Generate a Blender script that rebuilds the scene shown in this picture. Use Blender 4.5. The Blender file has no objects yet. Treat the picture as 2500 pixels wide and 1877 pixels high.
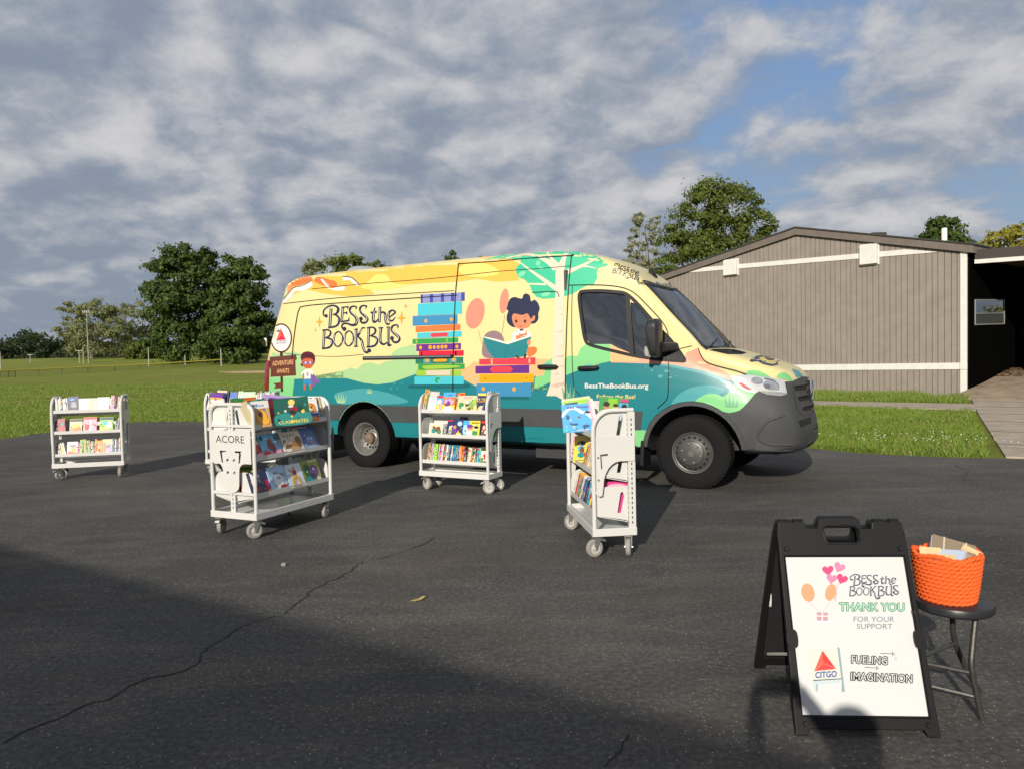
import bpy, bmesh, math, random
import numpy as np
from mathutils import Vector, Matrix, noise
from mathutils.bvhtree import BVHTree
from mathutils.geometry import tessellate_polygon
R_=math.radians; PI=math.pi
sc=bpy.context.scene; C=sc.collection
# ------------------------------------------------------------------ camera
F_,PITCH,ROLL,CH=1828.9,R_(2.059),R_(-1.219),1.398
_fw=Vector((0,math.cos(PITCH),-math.sin(PITCH))); _r=Vector((1,0,0)); _u=_r.cross(_fw)
RT=_r*math.cos(ROLL)+_u*math.sin(ROLL); UP=-_r*math.sin(ROLL)+_u*math.cos(ROLL)
CAM=Vector((0,0,CH))
cd=bpy.data.cameras.new('camera'); cam=bpy.data.objects.new('camera',cd); C.objects.link(cam)
m3=Matrix((RT,UP,-_fw)).transposed(); cam.matrix_world=Matrix.Translation(CAM)@m3.to_4x4()
cd.sensor_width=36; cd.lens=F_/2500*36; cd.clip_start=.02; cd.clip_end=3000
sc.camera=cam
# ------------------------------------------------------------------ light
SUN_AZ,SUN_EL=R_(71.3),R_(22.0)       # travel direction of the light on the ground, elevation
SDIR=Vector((math.cos(SUN_AZ)*math.cos(SUN_EL),math.sin(SUN_AZ)*math.cos(SUN_EL),-math.sin(SUN_EL)))
sl=bpy.data.lights.new('sun','SUN'); sl.energy=5; sl.angle=R_(.53); sl.color=(1,.925,.80)
so=bpy.data.objects.new('sun',sl); C.objects.link(so); so.rotation_euler=SDIR.to_track_quat('-Z','Y').to_euler()
so.location=(-4,-12,9)
sc.view_settings.view_transform='Standard'; sc.view_settings.look='None'; sc.view_settings.gamma=1; sc.view_settings.exposure=0
W=bpy.data.worlds.new('World'); sc.world=W; W.use_nodes=True; W.cycles.sampling_method='MANUAL'; W.cycles.sample_map_resolution=512
def lin(h):
    h=h.lstrip('#'); o=[]
    for i in (0,2,4):
        c=int(h[i:i+2],16)/255; o.append(c/12.92 if c<=.04045 else ((c+.055)/1.055)**2.4)
    return tuple(o)
def world():
    nt=W.node_tree; N=nt.nodes; L=nt.links; N.clear()
    def nd(t,**k):
        n=N.new(t)
        for a,b in k.items(): setattr(n,a,b)
        return n
    def mth(op,a,b=None,c=None,clamp=False):
        n=nd('ShaderNodeMath',operation=op,use_clamp=clamp)
        for i,v in enumerate((a,b,c)):
            if v is None: continue
            if isinstance(v,(int,float)): n.inputs[i].default_value=v
            else: L.new(v,n.inputs[i])
        return n.outputs[0]
    def mix(f,a,b):
        n=nd('ShaderNodeMix',data_type='RGBA')
        for i,v in ((0,f),(6,a),(7,b)):
            if isinstance(v,(int,float)): n.inputs[i].default_value=v
            elif isinstance(v,tuple): n.inputs[i].default_value=(*v,1)
            else: L.new(v,n.inputs[i])
        return n.outputs[2]
    def noi(v,scale,detail,rough,dist=0):
        n=nd('ShaderNodeTexNoise'); L.new(v,n.inputs['Vector']); n.inputs['Scale'].default_value=scale
        n.inputs['Detail'].default_value=detail; n.inputs['Roughness'].default_value=rough; n.inputs['Distortion'].default_value=dist
        return n.outputs[0]
    def mr(v,a,b,c=0,d=1,sm=True):
        n=nd('ShaderNodeMapRange',interpolation_type='SMOOTHSTEP' if sm else 'LINEAR'); L.new(v,n.inputs[0])
        for i,x in enumerate((a,b,c,d)): n.inputs[i+1].default_value=x
        return n.outputs[0]
    out=nd('ShaderNodeOutputWorld'); bg=nd('ShaderNodeBackground'); L.new(bg.outputs[0],out.inputs[0]); bg.inputs[1].default_value=.1
    sky=nd('ShaderNodeTexSky',sky_type='NISHITA'); sky.sun_disc=False; sky.sun_elevation=SUN_EL
    td=-SDIR; sky.sun_rotation=math.atan2(td.x,td.y); sky.air_density=1.2; sky.dust_density=1.5
    tc=nd('ShaderNodeTexCoord'); sp=nd('ShaderNodeSeparateXYZ'); L.new(tc.outputs['Generated'],sp.inputs[0])
    x,y,z=sp.outputs
    zz=mth('ADD',mth('MAXIMUM',z,0.0),.36)
    def uv(dx,dy):
        cb=nd('ShaderNodeCombineXYZ'); L.new(mth('ADD',mth('DIVIDE',x,zz),dx),cb.inputs[0]); L.new(mth('ADD',mth('DIVIDE',y,zz),dy),cb.inputs[1]); cb.inputs[2].default_value=3.7
        return cb.outputs[0]
    p=uv(0,0)
    def warp(v,amt,scale):
        n=nd('ShaderNodeTexNoise'); L.new(v,n.inputs['Vector']); n.inputs['Scale'].default_value=scale; n.inputs['Detail'].default_value=4
        a=nd('ShaderNodeVectorMath',operation='MULTIPLY_ADD'); L.new(n.outputs['Color'],a.inputs[0]); a.inputs[1].default_value=(amt,amt,0); L.new(v,a.inputs[2]); return a.outputs[0]
    def puff(v,dt):
        w=warp(v,.22,3.0)
        a=noi(v,1.5,3,.5,.1); b=noi(w,3.9,dt,.64,0); c=mth('ABSOLUTE',mth('SUBTRACT',mth('MULTIPLY',noi(w,2.9,3,.5,0),2),1))
        return mth('ADD',mth('ADD',mth('MULTIPLY',a,.45),mth('MULTIPLY',b,.42)),mth('MULTIPLY',mth('SUBTRACT',c,.02),.42))
    big=noi(p,.8,2,.5,.1)
    n1=puff(p,11); n1b=puff(uv(-.04,-.075),9)      # the same field, a step towards the sun: lit edges against shaded bellies
    n2=noi(warp(p,.1,5.0),8.0,9,.66,.0)
    az=mth('DIVIDE',x,mth('ADD',mth('ABSOLUTE',y),.15))
    cov=mth('ADD',mth('ADD',n1,mth('MULTIPLY',big,.8)),mr(az,-.30,.30,.24,.0,False))
    cov=mth('ADD',cov,mr(z,.04,.20,.14,0))
    cov=mth('ADD',cov,mth('MULTIPLY',mth('SUBTRACT',n2,.5),.16))
    mask=mr(cov,.71,.87)
    lit=mth('SUBTRACT',n1,n1b)
    br=mth('ADD',mth('MULTIPLY',lit,3.0),mth('MULTIPLY',mth('SUBTRACT',n1,.41),1.7))
    br=mth('ADD',br,mth('MULTIPLY',mth('SUBTRACT',n2,.5),1.5))
    br=mth('ADD',br,mr(az,-.5,.45,.27,.46,False))
    br=mth('SUBTRACT',br,mr(z,.02,.24,.45,0))
    br=mr(mth('MULTIPLY',br,.80),-.12,1.05,0,1,True)
    K=9.7
    s=lambda h:tuple(c*K for c in lin(h))
    cloud=mix(br,s('8b96a6'),s('d6d4d4'))
    clear=mix(mr(z,.02,.40),s('8fa5be'),s('7b9ccb'))
    # blue gaps: the physical sky tinted to the hazy blue of the photograph
    clr=mix(.15,clear,sky.outputs[0])
    col=mix(mth('MULTIPLY',mask,.93),clr,cloud)
    # below the horizon: dull ground colour
    col=mix(mr(z,-.06,-.01),s('5b6048'),col)
    L.new(col,bg.inputs[0])
world()
# ------------------------------------------------------------------ helpers
def ray(x,y):
    return (_fw*F_+RT*(x-1250)-UP*(y-938.5)).normalized()
def gnd(x,y,z=0):
    d=ray(x,y); t=(z-CH)/d.z; return CAM+d*t
def at_depth(x,y,dep):            # point on the ray at a ground distance Y=dep
    d=ray(x,y); return CAM+d*(dep/d.y)
def tag(o,label=None,cat=None,group=None,kind=None):
    if label: o['label']=label
    if cat: o['category']=cat
    if group: o['group']=group
    if kind: o['kind']=kind
    return o
def empty(name,loc=(0,0,0),rz=0,parent=None):
    o=bpy.data.objects.new(name,None); C.objects.link(o); o.location=loc; o.rotation_euler=(0,0,rz); o.empty_display_size=.1
    if parent: o.parent=parent
    return o
MATS={}
def mat(name,col,rough=.5,metal=0,spec=.5,var=0,vscale=8,bump=0,bscale=60,coat=0,detail=4,trans=0):
    if name in MATS: return MATS[name]
    m=bpy.data.materials.new(name); m.use_nodes=True; nt=m.node_tree; b=nt.nodes['Principled BSDF']
    if isinstance(col,str): col=lin(col)
    b.inputs['Base Color'].default_value=(*col,1); b.inputs['Roughness'].default_value=rough; b.inputs['Metallic'].default_value=metal
    b.inputs['Specular IOR Level'].default_value=spec; b.inputs['Coat Weight'].default_value=coat; b.inputs['Coat Roughness'].default_value=.08
    if trans: b.inputs['Transmission Weight'].default_value=trans
    if var or bump:
        tc=nt.nodes.new('ShaderNodeTexCoord')
    if var:
        n=nt.nodes.new('ShaderNodeTexNoise'); n.inputs['Scale'].default_value=vscale; n.inputs['Detail'].default_value=detail; n.inputs['Roughness'].default_value=.6
        nt.links.new(tc.outputs['Object'],n.inputs['Vector'])
        r=nt.nodes.new('ShaderNodeMapRange'); r.inputs[1].default_value=.3; r.inputs[2].default_value=.7; r.inputs[3].default_value=1-var; r.inputs[4].default_value=1+var
        nt.links.new(n.outputs[0],r.inputs[0])
        mx=nt.nodes.new('ShaderNodeMix'); mx.data_type='RGBA'; mx.blend_type='MULTIPLY'; mx.inputs[0].default_value=1
        mx.inputs[6].default_value=(*col,1); nt.links.new(r.outputs[0],mx.inputs[7]); nt.links.new(mx.outputs[2],b.inputs['Base Color'])
    if bump:
        n2=nt.nodes.new('ShaderNodeTexNoise'); n2.inputs['Scale'].default_value=bscale; n2.inputs['Detail'].default_value=5
        nt.links.new(tc.outputs['Object'],n2.inputs['Vector'])
        bp=nt.nodes.new('ShaderNodeBump'); bp.inputs['Strength'].default_value=bump; bp.inputs['Distance'].default_value=.02
        nt.links.new(n2.outputs[0],bp.inputs['Height']); nt.links.new(bp.outputs[0],b.inputs['Normal'])
    MATS[name]=m; return m
class MB:
    def __init__(s): s.v=[]; s.f=[]; s.m=[]
    def add(s,vs,fs,m=0):
        o=len(s.v); s.v+= [tuple(p) for p in vs]
        for f in fs: s.f.append(tuple(i+o for i in f)); s.m.append(m)
        return s
    def box(s,c,d,M=None,m=0):
        vs=[]
        for k in range(8):
            p=Vector((c[0]+(d[0]/2 if k&1 else -d[0]/2),c[1]+(d[1]/2 if k&2 else -d[1]/2),c[2]+(d[2]/2 if k&4 else -d[2]/2)))
            vs.append(M@p if M else p)
        return s.add(vs,[(0,2,3,1),(4,5,7,6),(0,1,5,4),(2,6,7,3),(0,4,6,2),(1,3,7,5)],m)
    def tube(s,pts,r,n=8,m=0,cap=True,closed=False):
        pts=[Vector(p) for p in pts]; k=len(pts); rs=r if isinstance(r,(list,tuple)) else [r]*k
        vs=[];ref=None
        for i,p in enumerate(pts):
            if closed: t=(pts[(i+1)%k]-pts[i-1])
            else: t=(pts[min(i+1,k-1)]-pts[max(i-1,0)])
            t.normalize()
            if ref is None:
                ref=t.orthogonal().normalized()
            else:
                ref=(ref-t*ref.dot(t)); 
                ref=ref.normalized() if ref.length>1e-6 else t.orthogonal().normalized()
            b=t.cross(ref)
            for j in range(n):
                a=2*PI*j/n; vs.append(p+(ref*math.cos(a)+b*math.sin(a))*rs[i])
        fs=[]
        for i in range(k if closed else k-1):
            for j in range(n):
                a=i*n+j;b2=i*n+(j+1)%n;i2=((i+1)%k)*n
                fs.append((a,b2,i2+(j+1)%n,i2+j))
        if cap and not closed: fs+= [tuple(range(n))[::-1],tuple((k-1)*n+j for j in range(n))]
        return s.add(vs,fs,m)
    def lathe(s,prof,n,fn,m=0,closed=False):
        vs=[];k=len(prof)
        for (r,h) in prof:
            for j in range(n):
                a=2*PI*j/n; vs.append(fn(r*math.cos(a),r*math.sin(a),h))
        fs=[]
        for i in range(k if closed else k-1):
            for j in range(n):
                i2=(i+1)%k
                fs.append((i*n+j,i*n+(j+1)%n,i2*n+(j+1)%n,i2*n+j))
        return s.add(vs,fs,m)
    def prism(s,poly,t0,t1,fn,holes=(),m=0):
        loops=[list(poly)]+[list(h) for h in holes]
        flat=[p for l in loops for p in l]; n=len(flat)
        tr=tessellate_polygon([[Vector((p[0],p[1],0)) for p in l] for l in loops])
        vs=[fn(p[0],p[1],t0) for p in flat]+[fn(p[0],p[1],t1) for p in flat]
        fs=[tuple(t) for t in tr]+[tuple(i+n for i in t[::-1]) for t in tr]
        o=0
        for l in loops:
            k=len(l)
            for i in range(k): fs.append((o+i,o+(i+1)%k,n+o+(i+1)%k,n+o+i))
            o+=k
        return s.add(vs,fs,m)
    def build(s,name,mats,parent=None,smooth=35,fix=True,bevel=0):
        me=bpy.data.meshes.new(name); me.from_pydata(s.v,[],s.f); me.polygons.foreach_set('material_index',s.m)
        for m in (mats if isinstance(mats,(list,tuple)) else [mats]): me.materials.append(m)
        if fix:
            bm=bmesh.new(); bm.from_mesh(me); bmesh.ops.recalc_face_normals(bm,faces=bm.faces); bm.to_mesh(me); bm.free()
        if smooth:
            me.polygons.foreach_set('use_smooth',[True]*len(me.polygons)); me.set_sharp_from_angle(angle=R_(smooth))
        me.update()
        o=bpy.data.objects.new(name,me); C.objects.link(o)
        if parent: o.parent=parent
        if bevel:
            b=o.modifiers.new('bevel','BEVEL'); b.width=bevel; b.segments=2; b.limit_method='ANGLE'; b.angle_limit=R_(40)
        return o
def npobj(name,V,Fq,mats,mi=None,parent=None,smooth=False):      # big meshes straight from numpy; Fq an (n,3|4) array
    me=bpy.data.meshes.new(name); n=len(Fq); k=Fq.shape[1]
    me.vertices.add(len(V)); me.vertices.foreach_set('co',np.asarray(V,np.float32).ravel())
    me.loops.add(n*k); me.loops.foreach_set('vertex_index',np.asarray(Fq,np.int32).ravel())
    me.polygons.add(n); me.polygons.foreach_set('loop_start',np.arange(0,n*k,k,dtype=np.int32)); me.polygons.foreach_set('loop_total',np.full(n,k,np.int32))
    if mi is not None: me.polygons.foreach_set('material_index',np.asarray(mi,np.int32))
    if smooth: me.polygons.foreach_set('use_smooth',np.ones(n,bool))
    for m in (mats if isinstance(mats,(list,tuple)) else [mats]): me.materials.append(m)
    me.update(calc_edges=True); me.validate()
    o=bpy.data.objects.new(name,me); C.objects.link(o)
    if parent: o.parent=parent
    return o
def cr(pts,n=6,closed=True):        # Catmull-Rom through 2-D/3-D points
    k=len(pts);out=[];dim=len(pts[0])
    rng=range(k) if closed else range(k-1)
    for i in rng:
        if closed: p0,p1,p2,p3=pts[i-1],pts[i],pts[(i+1)%k],pts[(i+2)%k]
        else: p0,p1,p2,p3=pts[max(i-1,0)],pts[i],pts[i+1],pts[min(i+2,k-1)]
        for j in range(n):
            t=j/n
            out.append(tuple(.5*(2*p1[d]+(p2[d]-p0[d])*t+(2*p0[d]-5*p1[d]+4*p2[d]-p3[d])*t*t+(3*p1[d]-p0[d]-3*p2[d]+p3[d])*t**3) for d in range(dim)))
    if not closed: out.append(tuple(pts[-1]))
    return out
def ell(cx,cy,rx,ry,rot=0,n=20):
    c,s=math.cos(R_(rot)),math.sin(R_(rot))
    return [(cx+rx*math.cos(a)*c-ry*math.sin(a)*s,cy+rx*math.cos(a)*s+ry*math.sin(a)*c) for a in (2*PI*i/n for i in range(n))]
def ribbon(pts,w,n=5,closed=False):   # outline of a stroke of varying width
    if len(pts)>2: 
        ww=w if isinstance(w,(list,tuple)) else [w]*len(pts)
        q=cr([(p[0],p[1],ww[i]) for i,p in enumerate(pts)],n,closed)
    else:
        ww=w if isinstance(w,(list,tuple)) else [w]*2
        q=[(p[0],p[1],ww[i]) for i,p in enumerate(pts)]
    k=len(q);L=[];Rr=[]
    for i,(x,y,w_) in enumerate(q):
        a=q[(i+1)%k] if closed else q[min(i+1,k-1)]; b=q[i-1] if closed else q[max(i-1,0)]
        dx,dy=a[0]-b[0],a[1]-b[1]; l=math.hypot(dx,dy) or 1
        L.append((x-dy/l*w_/2,y+dx/l*w_/2)); Rr.append((x+dy/l*w_/2,y-dx/l*w_/2))
    if closed: return L+[L[0]]+[Rr[0]]+Rr[::-1]
    return L+Rr[::-1]
_tcache={}
def text2d(txt,bold=0):              # flat outline triangles of a line of text: (verts, tris, width) with cap height about .7
    k=(txt,bold)
    if k in _tcache: return _tcache[k]
    cu=bpy.data.curves.new('t','FONT'); cu.body=txt; cu.size=1; cu.fill_mode='FRONT'; cu.resolution_u=3; cu.offset=bold
    o=bpy.data.objects.new('t',cu); C.objects.link(o); dg=bpy.context.evaluated_depsgraph_get()
    me=bpy.data.meshes.new_from_object(o.evaluated_get(dg)); me.calc_loop_triangles()
    vs=[(v.co.x,v.co.y) for v in me.vertices]; ts=[tuple(t.vertices) for t in me.loop_triangles]
    bpy.data.objects.remove(o); bpy.data.curves.remove(cu); bpy.data.meshes.remove(me)
    w=max((v[0] for v in vs),default=1); _tcache[k]=(vs,ts,w); return _tcache[k]
class Decal:
    """flat art laid on a surface: hit(u,v) -> (point, normal) or None"""
    def __init__(s,hit,grid=None,base=.0022,step=.0003): s.h=hit; s.g=grid; s.b=base; s.st=step; s.mb=MB(); s.k=0
    def lay(s,k): s.k=k
    def tris(s,vs,ts,m,off=None):
        if off is None: off=s.b+s.st*s.k; s.k+=1
        if s.g:
            bm=bmesh.new(); bv=[bm.verts.new((p[0],p[1],0)) for p in vs]
            for t in ts:
                try: bm.faces.new([bv[i] for i in t])
                except ValueError: pass
            for ax in (0,1):
                lo=min(p[ax] for p in vs); hi=max(p[ax] for p in vs); g=s.g
                c=math.ceil(lo/g)*g
                while c<hi:
                    co=[0,0,0]; no=[0,0,0]; co[ax]=c; no[ax]=1
                    bmesh.ops.bisect_plane(bm,geom=bm.verts[:]+bm.edges[:]+bm.faces[:],plane_co=co,plane_no=no,dist=1e-5); c+=g
            bm.verts.index_update(); vs=[(v.co.x,v.co.y) for v in bm.verts]; ts=[tuple(v.index for v in f.verts) for f in bm.faces]; bm.free()
        P=[];idx={}
        H=[s.h(p[0],p[1]) for p in vs]
        for i,h in enumerate(H):
            if h: idx[i]=len(P); P.append(h[0]+h[1]*off)
        fs=[]
        for t in ts:
            if all(i in idx for i in t) and not all(len(H[i])>2 for i in t):
                q=[P[idx[i]] for i in t]
                if max((a-q[0]).length for a in q)<(.45 if s.g else 99): fs.append(tuple(idx[i] for i in t))
        s.mb.add(P,fs,m)
    def poly(s,pts,m,holes=(),off=None):
        loops=[list(pts)]+[list(h) for h in holes]
        fl=[p for l in loops for p in l]
        ts=[tuple(t) for t in tessellate_polygon([[Vector((p[0],p[1],0)) for p in l] for l in loops])]
        s.tris(fl,ts,m,off)
    def smooth(s,pts,m,n=6,off=None): s.poly(cr(pts,n),m,off=off)
    def stroke(s,pts,w,m,n=5,closed=False,off=None):
        # a strip of quads (no self overlap problems)
        r=ribbon(pts,w,n,closed); k=len(r)//2; L=r[:k]; Rr=r[k:][::-1]
        fs=[(i,i+1,k+i+1,k+i) for i in range(k-1)]
        s.tris(L+Rr,fs,m,off)
    def text(s,txt,org,right,up,m,bold=0,width=None,align=0,off=None):
        # right = vector of the whole line if width is None: scaled so that the text spans it
        vs,ts,w=text2d(txt,bold); w=text2d(txt,0)[2]
        q=[(org[0]+v[0]/w*right[0]+v[1]/.72*up[0],org[1]+v[0]/w*right[1]+v[1]/.72*up[1]) for v in vs]
        s.tris(q,ts,m,off)
def PX(ox,oy,sc_): return lambda pts:[(ox+p[0]/sc_,oy+p[1]/sc_)+tuple(p[2:]) for p in pts]
c1=PX(600,580,2.7686); c2=PX(1300,580,2.556); cL=PX(760,730,8.848); cR=PX(990,700,5.933); cB=PX(630,650,5.358)
cS=PX(1900,1360,6.144); cS2=PX(1930,1560,6.144); cF=PX(1780,880,5.191); cT=PX(1220,600,4.153); cH=PX(1540,630,5.027)
c7=PX(1820,1240,2.768)
rnd=random.Random(7)
# ------------------------------------------------------------------ ground, lawn, asphalt
def gz(y): return 0 if y<95 else (y-95)*.02 if y<146 else 1.02+(y-146)*.045 if y<210 else 3.9
def groundmat():
    m=bpy.data.materials.new('lawn'); m.use_nodes=True; nt=m.node_tree; N=nt.nodes; L=nt.links; b=N['Principled BSDF']; b.inputs['Roughness'].default_value=.9; b.inputs['Specular IOR Level'].default_value=.15
    tc=N.new('ShaderNodeTexCoord')
    def noi(sc_,det,rg,sx=1,sy=1):
        mp=N.new('ShaderNodeMapping'); mp.inputs['Scale'].default_value=(sx,sy,1); L.new(tc.outputs['Object'],mp.inputs[0])
        n=N.new('ShaderNodeTexNoise'); n.inputs['Scale'].default_value=sc_; n.inputs['Detail'].default_value=det; n.inputs['Roughness'].default_value=rg; L.new(mp.outputs[0],n.inputs['Vector']); return n.outputs[0]
    def ramp(v,cols):
        r=N.new('ShaderNodeValToRGB'); e=r.color_ramp.elements
        while len(e)<len(cols): e.new(.5)
        for i,(p,c) in enumerate(cols): e[i].position=p; e[i].color=(*c,1)
        L.new(v,r.inputs[0]); return r.outputs[0]
    a=ramp(noi(.16,6,.6,1,2.2),[(.3,(.135,.170,.026)),(.5,(.195,.225,.036)),(.68,(.255,.260,.056))])
    c=ramp(noi(5,7,.75),[(.3,(.55,.58,.5)),(.55,(1,1,1)),(.75,(1.35,1.3,1.2))])
    mx=N.new('ShaderNodeMix'); mx.data_type='RGBA'; mx.blend_type='MULTIPLY'; mx.inputs[0].default_value=1; L.new(a,mx.inputs[6]); L.new(c,mx.inputs[7]); L.new(mx.outputs[2],b.inputs['Base Color'])
    bp=N.new('ShaderNodeBump'); bp.inputs['Strength'].default_value=.9; bp.inputs['Distance'].default_value=.08; L.new(noi(9,6,.8),bp.inputs['Height']); L.new(bp.outputs[0],b.inputs['Normal'])
    return m
xs=np.array([-700,-400,-250,-150,-100,-70,-45,-25,-10,0,10,20,35,60,100,160,300,700.]); ys=np.array([-60,-20,0,8,16,25,40,60,80,95,105,115,125,135,146,160,175,190,200,210,240,320,500,900.])
Vg=[(x,y,gz(y)-.012) for y in ys for x in xs]; nx=len(xs)
Fg=[(j*nx+i,j*nx+i+1,(j+1)*nx+i+1,(j+1)*nx+i) for j in range(len(ys)-1) for i in range(nx-1)]
tag(npobj('lawn',np.array(Vg),np.array(Fg),groundmat(),smooth=True),kind='structure')
def asphalt():
    m=bpy.data.materials.new('asphalt'); m.use_nodes=True; nt=m.node_tree; N=nt.nodes; L=nt.links; b=N['Principled BSDF']; b.inputs['Roughness'].default_value=.9; b.inputs['Specular IOR Level'].default_value=.12
    tc=N.new('ShaderNodeTexCoord')
    def noi(sc_,det,rg,sx=1,sy=1,dist=0,rot=0):
        mp=N.new('ShaderNodeMapping'); mp.inputs['Scale'].default_value=(sx,sy,1); mp.inputs['Rotation'].default_value=(0,0,rot); L.new(tc.outputs['Object'],mp.inputs[0])
        n=N.new('ShaderNodeTexNoise'); n.inputs['Scale'].default_value=sc_; n.inputs['Detail'].default_value=det; n.inputs['Roughness'].default_value=rg; n.inputs['Distortion'].default_value=dist; L.new(mp.outputs[0],n.inputs['Vector']); return n.outputs[0]
    def ramp(v,cols):
        r=N.new('ShaderNodeValToRGB'); e=r.color_ramp.elements
        while len(e)<len(cols): e.new(.5)
        for i,(p,c) in enumerate(cols): e[i].position=p; e[i].color=(*((c,)*3 if isinstance(c,(int,float)) else c),1)
        L.new(v,r.inputs[0]); return r.outputs[0]
    def mix(f,a,b_,bl='MIX'):
        x=N.new('ShaderNodeMix'); x.data_type='RGBA'; x.blend_type=bl
        if isinstance(f,(int,float)): x.inputs[0].default_value=f
        else: L.new(f,x.inputs[0])
        for i,v in ((6,a),(7,b_)):
            if isinstance(v,tuple): x.inputs[i].default_value=(*v,1)
            else: L.new(v,x.inputs[i])
        return x.outputs[2]
    base=ramp(noi(.33,6,.65,1,1,.4),[(.28,(.050,.0495,.049)),(.5,(.078,.0765,.074)),(.72,(.118,.114,.108))])
    worn=ramp(noi(1.1,7,.7,1,3.5,.5,-.35),[(.47,(0,0,0)),(.66,(1,1,1))])
    fine=noi(38,4,.75); grain=ramp(fine,[(.35,.62),(.52,1.0),(.66,1.5)])
    col=mix(1.0,base,grain,'MULTIPLY')
    vo=N.new('ShaderNodeTexVoronoi'); vo.inputs['Scale'].default_value=75; L.new(tc.outputs['Object'],vo.inputs['Vector'])
    sp=N.new('ShaderNodeMath'); sp.operation='LESS_THAN'; sp.inputs[1].default_value=.24; L.new(vo.outputs['Distance'],sp.inputs[0])
    wn=N.new('ShaderNodeTexWhiteNoise'); L.new(vo.outputs['Position'],wn.inputs['Vector'])
    th=N.new('ShaderNodeMath'); th.operation='MULTIPLY_ADD'; th.inputs[1].default_value=-.50; th.inputs[2].default_value=.96; L.new(worn,th.inputs[0])
    gt=N.new('ShaderNodeMath'); gt.operation='GREATER_THAN'; L.new(wn.outputs['Value'],gt.inputs[0]); L.new(th.outputs[0],gt.inputs[1])
    mm=N.new('ShaderNodeMath'); mm.operation='MULTIPLY'; L.new(sp.outputs[0],mm.inputs[0]); L.new(gt.outputs[0],mm.inputs[1])
    col=mix(mm.outputs[0],col,(.36,.34,.30))
    wf=N.new('ShaderNodeMath'); wf.operation='MULTIPLY'; wf.inputs[1].default_value=.28; L.new(worn,wf.inputs[0])
    col=mix(wf.outputs[0],col,(.165,.147,.125))
    st=ramp(noi(.45,5,.6,1,1.6,.6,.4),[(.50,(0,0,0)),(.70,(1,1,1))]); sf=N.new('ShaderNodeMath'); sf.operation='MULTIPLY'; sf.inputs[1].default_value=.30; L.new(st,sf.inputs[0])
    col=mix(sf.outputs[0],col,(.115,.088,.066)); L.new(col,b.inputs['Base Color'])
    bp=N.new('ShaderNodeBump'); bp.inputs['Strength'].default_value=.55; bp.inputs['Distance'].default_value=.012; L.new(noi(42,5,.75),bp.inputs['Height']); L.new(bp.outputs[0],b.inputs['Normal'])
    return m
ASPH=[(-80,-45),(70,-45),(70,-6),(26,2),(12,7.3),(8,8.75),(6.39,9.34),(6.09,9.42),(5.6,9.60),(5.1,9.84),(4.7,10.2),(4.3,10.75),(2,12.6),(-2,15.4),(-5,17.2),(-7.45,18.1),(-8.4,18.55),(-9.25,18.5),(-9.7,17.6),(-9.95,16.6),(-10.09,15.98),(-10.1,15.2),(-10.3,14.7),(-13,13.4),(-20,11.5),(-40,9),(-80,7)]
rg=random.Random(3)
def wob(poly,step,amp):
    out=[]
    for i,p in enumerate(poly):
        q=poly[(i+1)%len(poly)]; l=math.dist(p,q); n=max(1,int(l/step)) if l<20 else 1
        for k in range(n):
            t=k/n; out.append((p[0]+(q[0]-p[0])*t+rg.uniform(-amp,amp),p[1]+(q[1]-p[1])*t+rg.uniform(-amp,amp)))
    return out
def sheet(name,poly,z,m,thick=.12,extra=None):
    mb=MB(); mb.prism(poly,z-thick,z,lambda a,b,t:(a,b,t))
    mats=[m]
    if extra: extra(mb); mats.append(mat('crack_dark',(.012,.012,.013),.95))
    return tag(mb.build(name,mats,None,smooth=0),kind='structure')
def cracks(mb):
    def crack(px,w0,w1,amp=.012,seed=1):
        rr=random.Random(seed); pts=[gnd(*p) for p in px]; q=[]
        for i in range(len(pts)-1):
            n=max(2,int((pts[i+1]-pts[i]).length/.035))
            for k in range(n):
                p=pts[i].lerp(pts[i+1],k/n); q.append((p.x+rr.gauss(0,amp),p.y+rr.gauss(0,amp)))
        k=len(q); L=[];Rr=[]
        for i,p in enumerate(q):
            a=q[min(i+1,k-1)];b=q[max(i-1,0)]; dx,dy=a[0]-b[0],a[1]-b[1]; l=math.hypot(dx,dy) or 1; w=(w0+(w1-w0)*i/k)*rr.uniform(.45,1.35)
            L.append((p[0]-dy/l*w/2,p[1]+dx/l*w/2,.0025)); Rr.append((p[0]+dy/l*w/2,p[1]-dx/l*w/2,.0025))
        mb.add(L+Rr,[(i,i+1,k+i+1,k+i) for i in range(k-1)],1)
    cx=PX(0,1150,1.7696)
    crack(cx([(0,1178),(150,1105),(260,1065),(400,1000),(470,985),(560,930),(640,895),(760,872),(860,830),(866,790),(925,745),(980,715),(1020,685),(1100,650),(1220,615)]),.011,.009,.006,1)
    crack(cx([(1220,615),(1310,555),(1340,520),(1440,470),(1520,430),(1580,385)]),.011,.010,.008,2); crack(cx([(1640,375),(1750,345),(1850,305),(1885,280)]),.007,.004,.008,5)
    c6=PX(1000,1150,2.212); crack(c6([(1060,1600),(1110,1540),(1150,1470),(1190,1390)]),.006,.006,.006,3); crack(c6([(20,415),(95,385),(140,350)]),.008,.004,.008,4)
    crack([(2330,1135),(2362,1150),(2350,1168),(2385,1185)],.008,.004,.02,6)
sheet('asphalt_lot',wob(ASPH,.35,.03),0,asphalt(),.12,cracks)
CONC=mat('concrete',(.36,.30,.235),.85,var=.22,vscale=3,bump=.25,bscale=40,detail=8)
U0=Vector((13.158,21.681,0)); DD=Vector((.6286,-.7777,0)); NN=Vector((-.7777,-.6286,0))
def wp(u,z,d=0): return U0+DD*u-NN*d+Vector((0,0,z))     # d goes into the building
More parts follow.
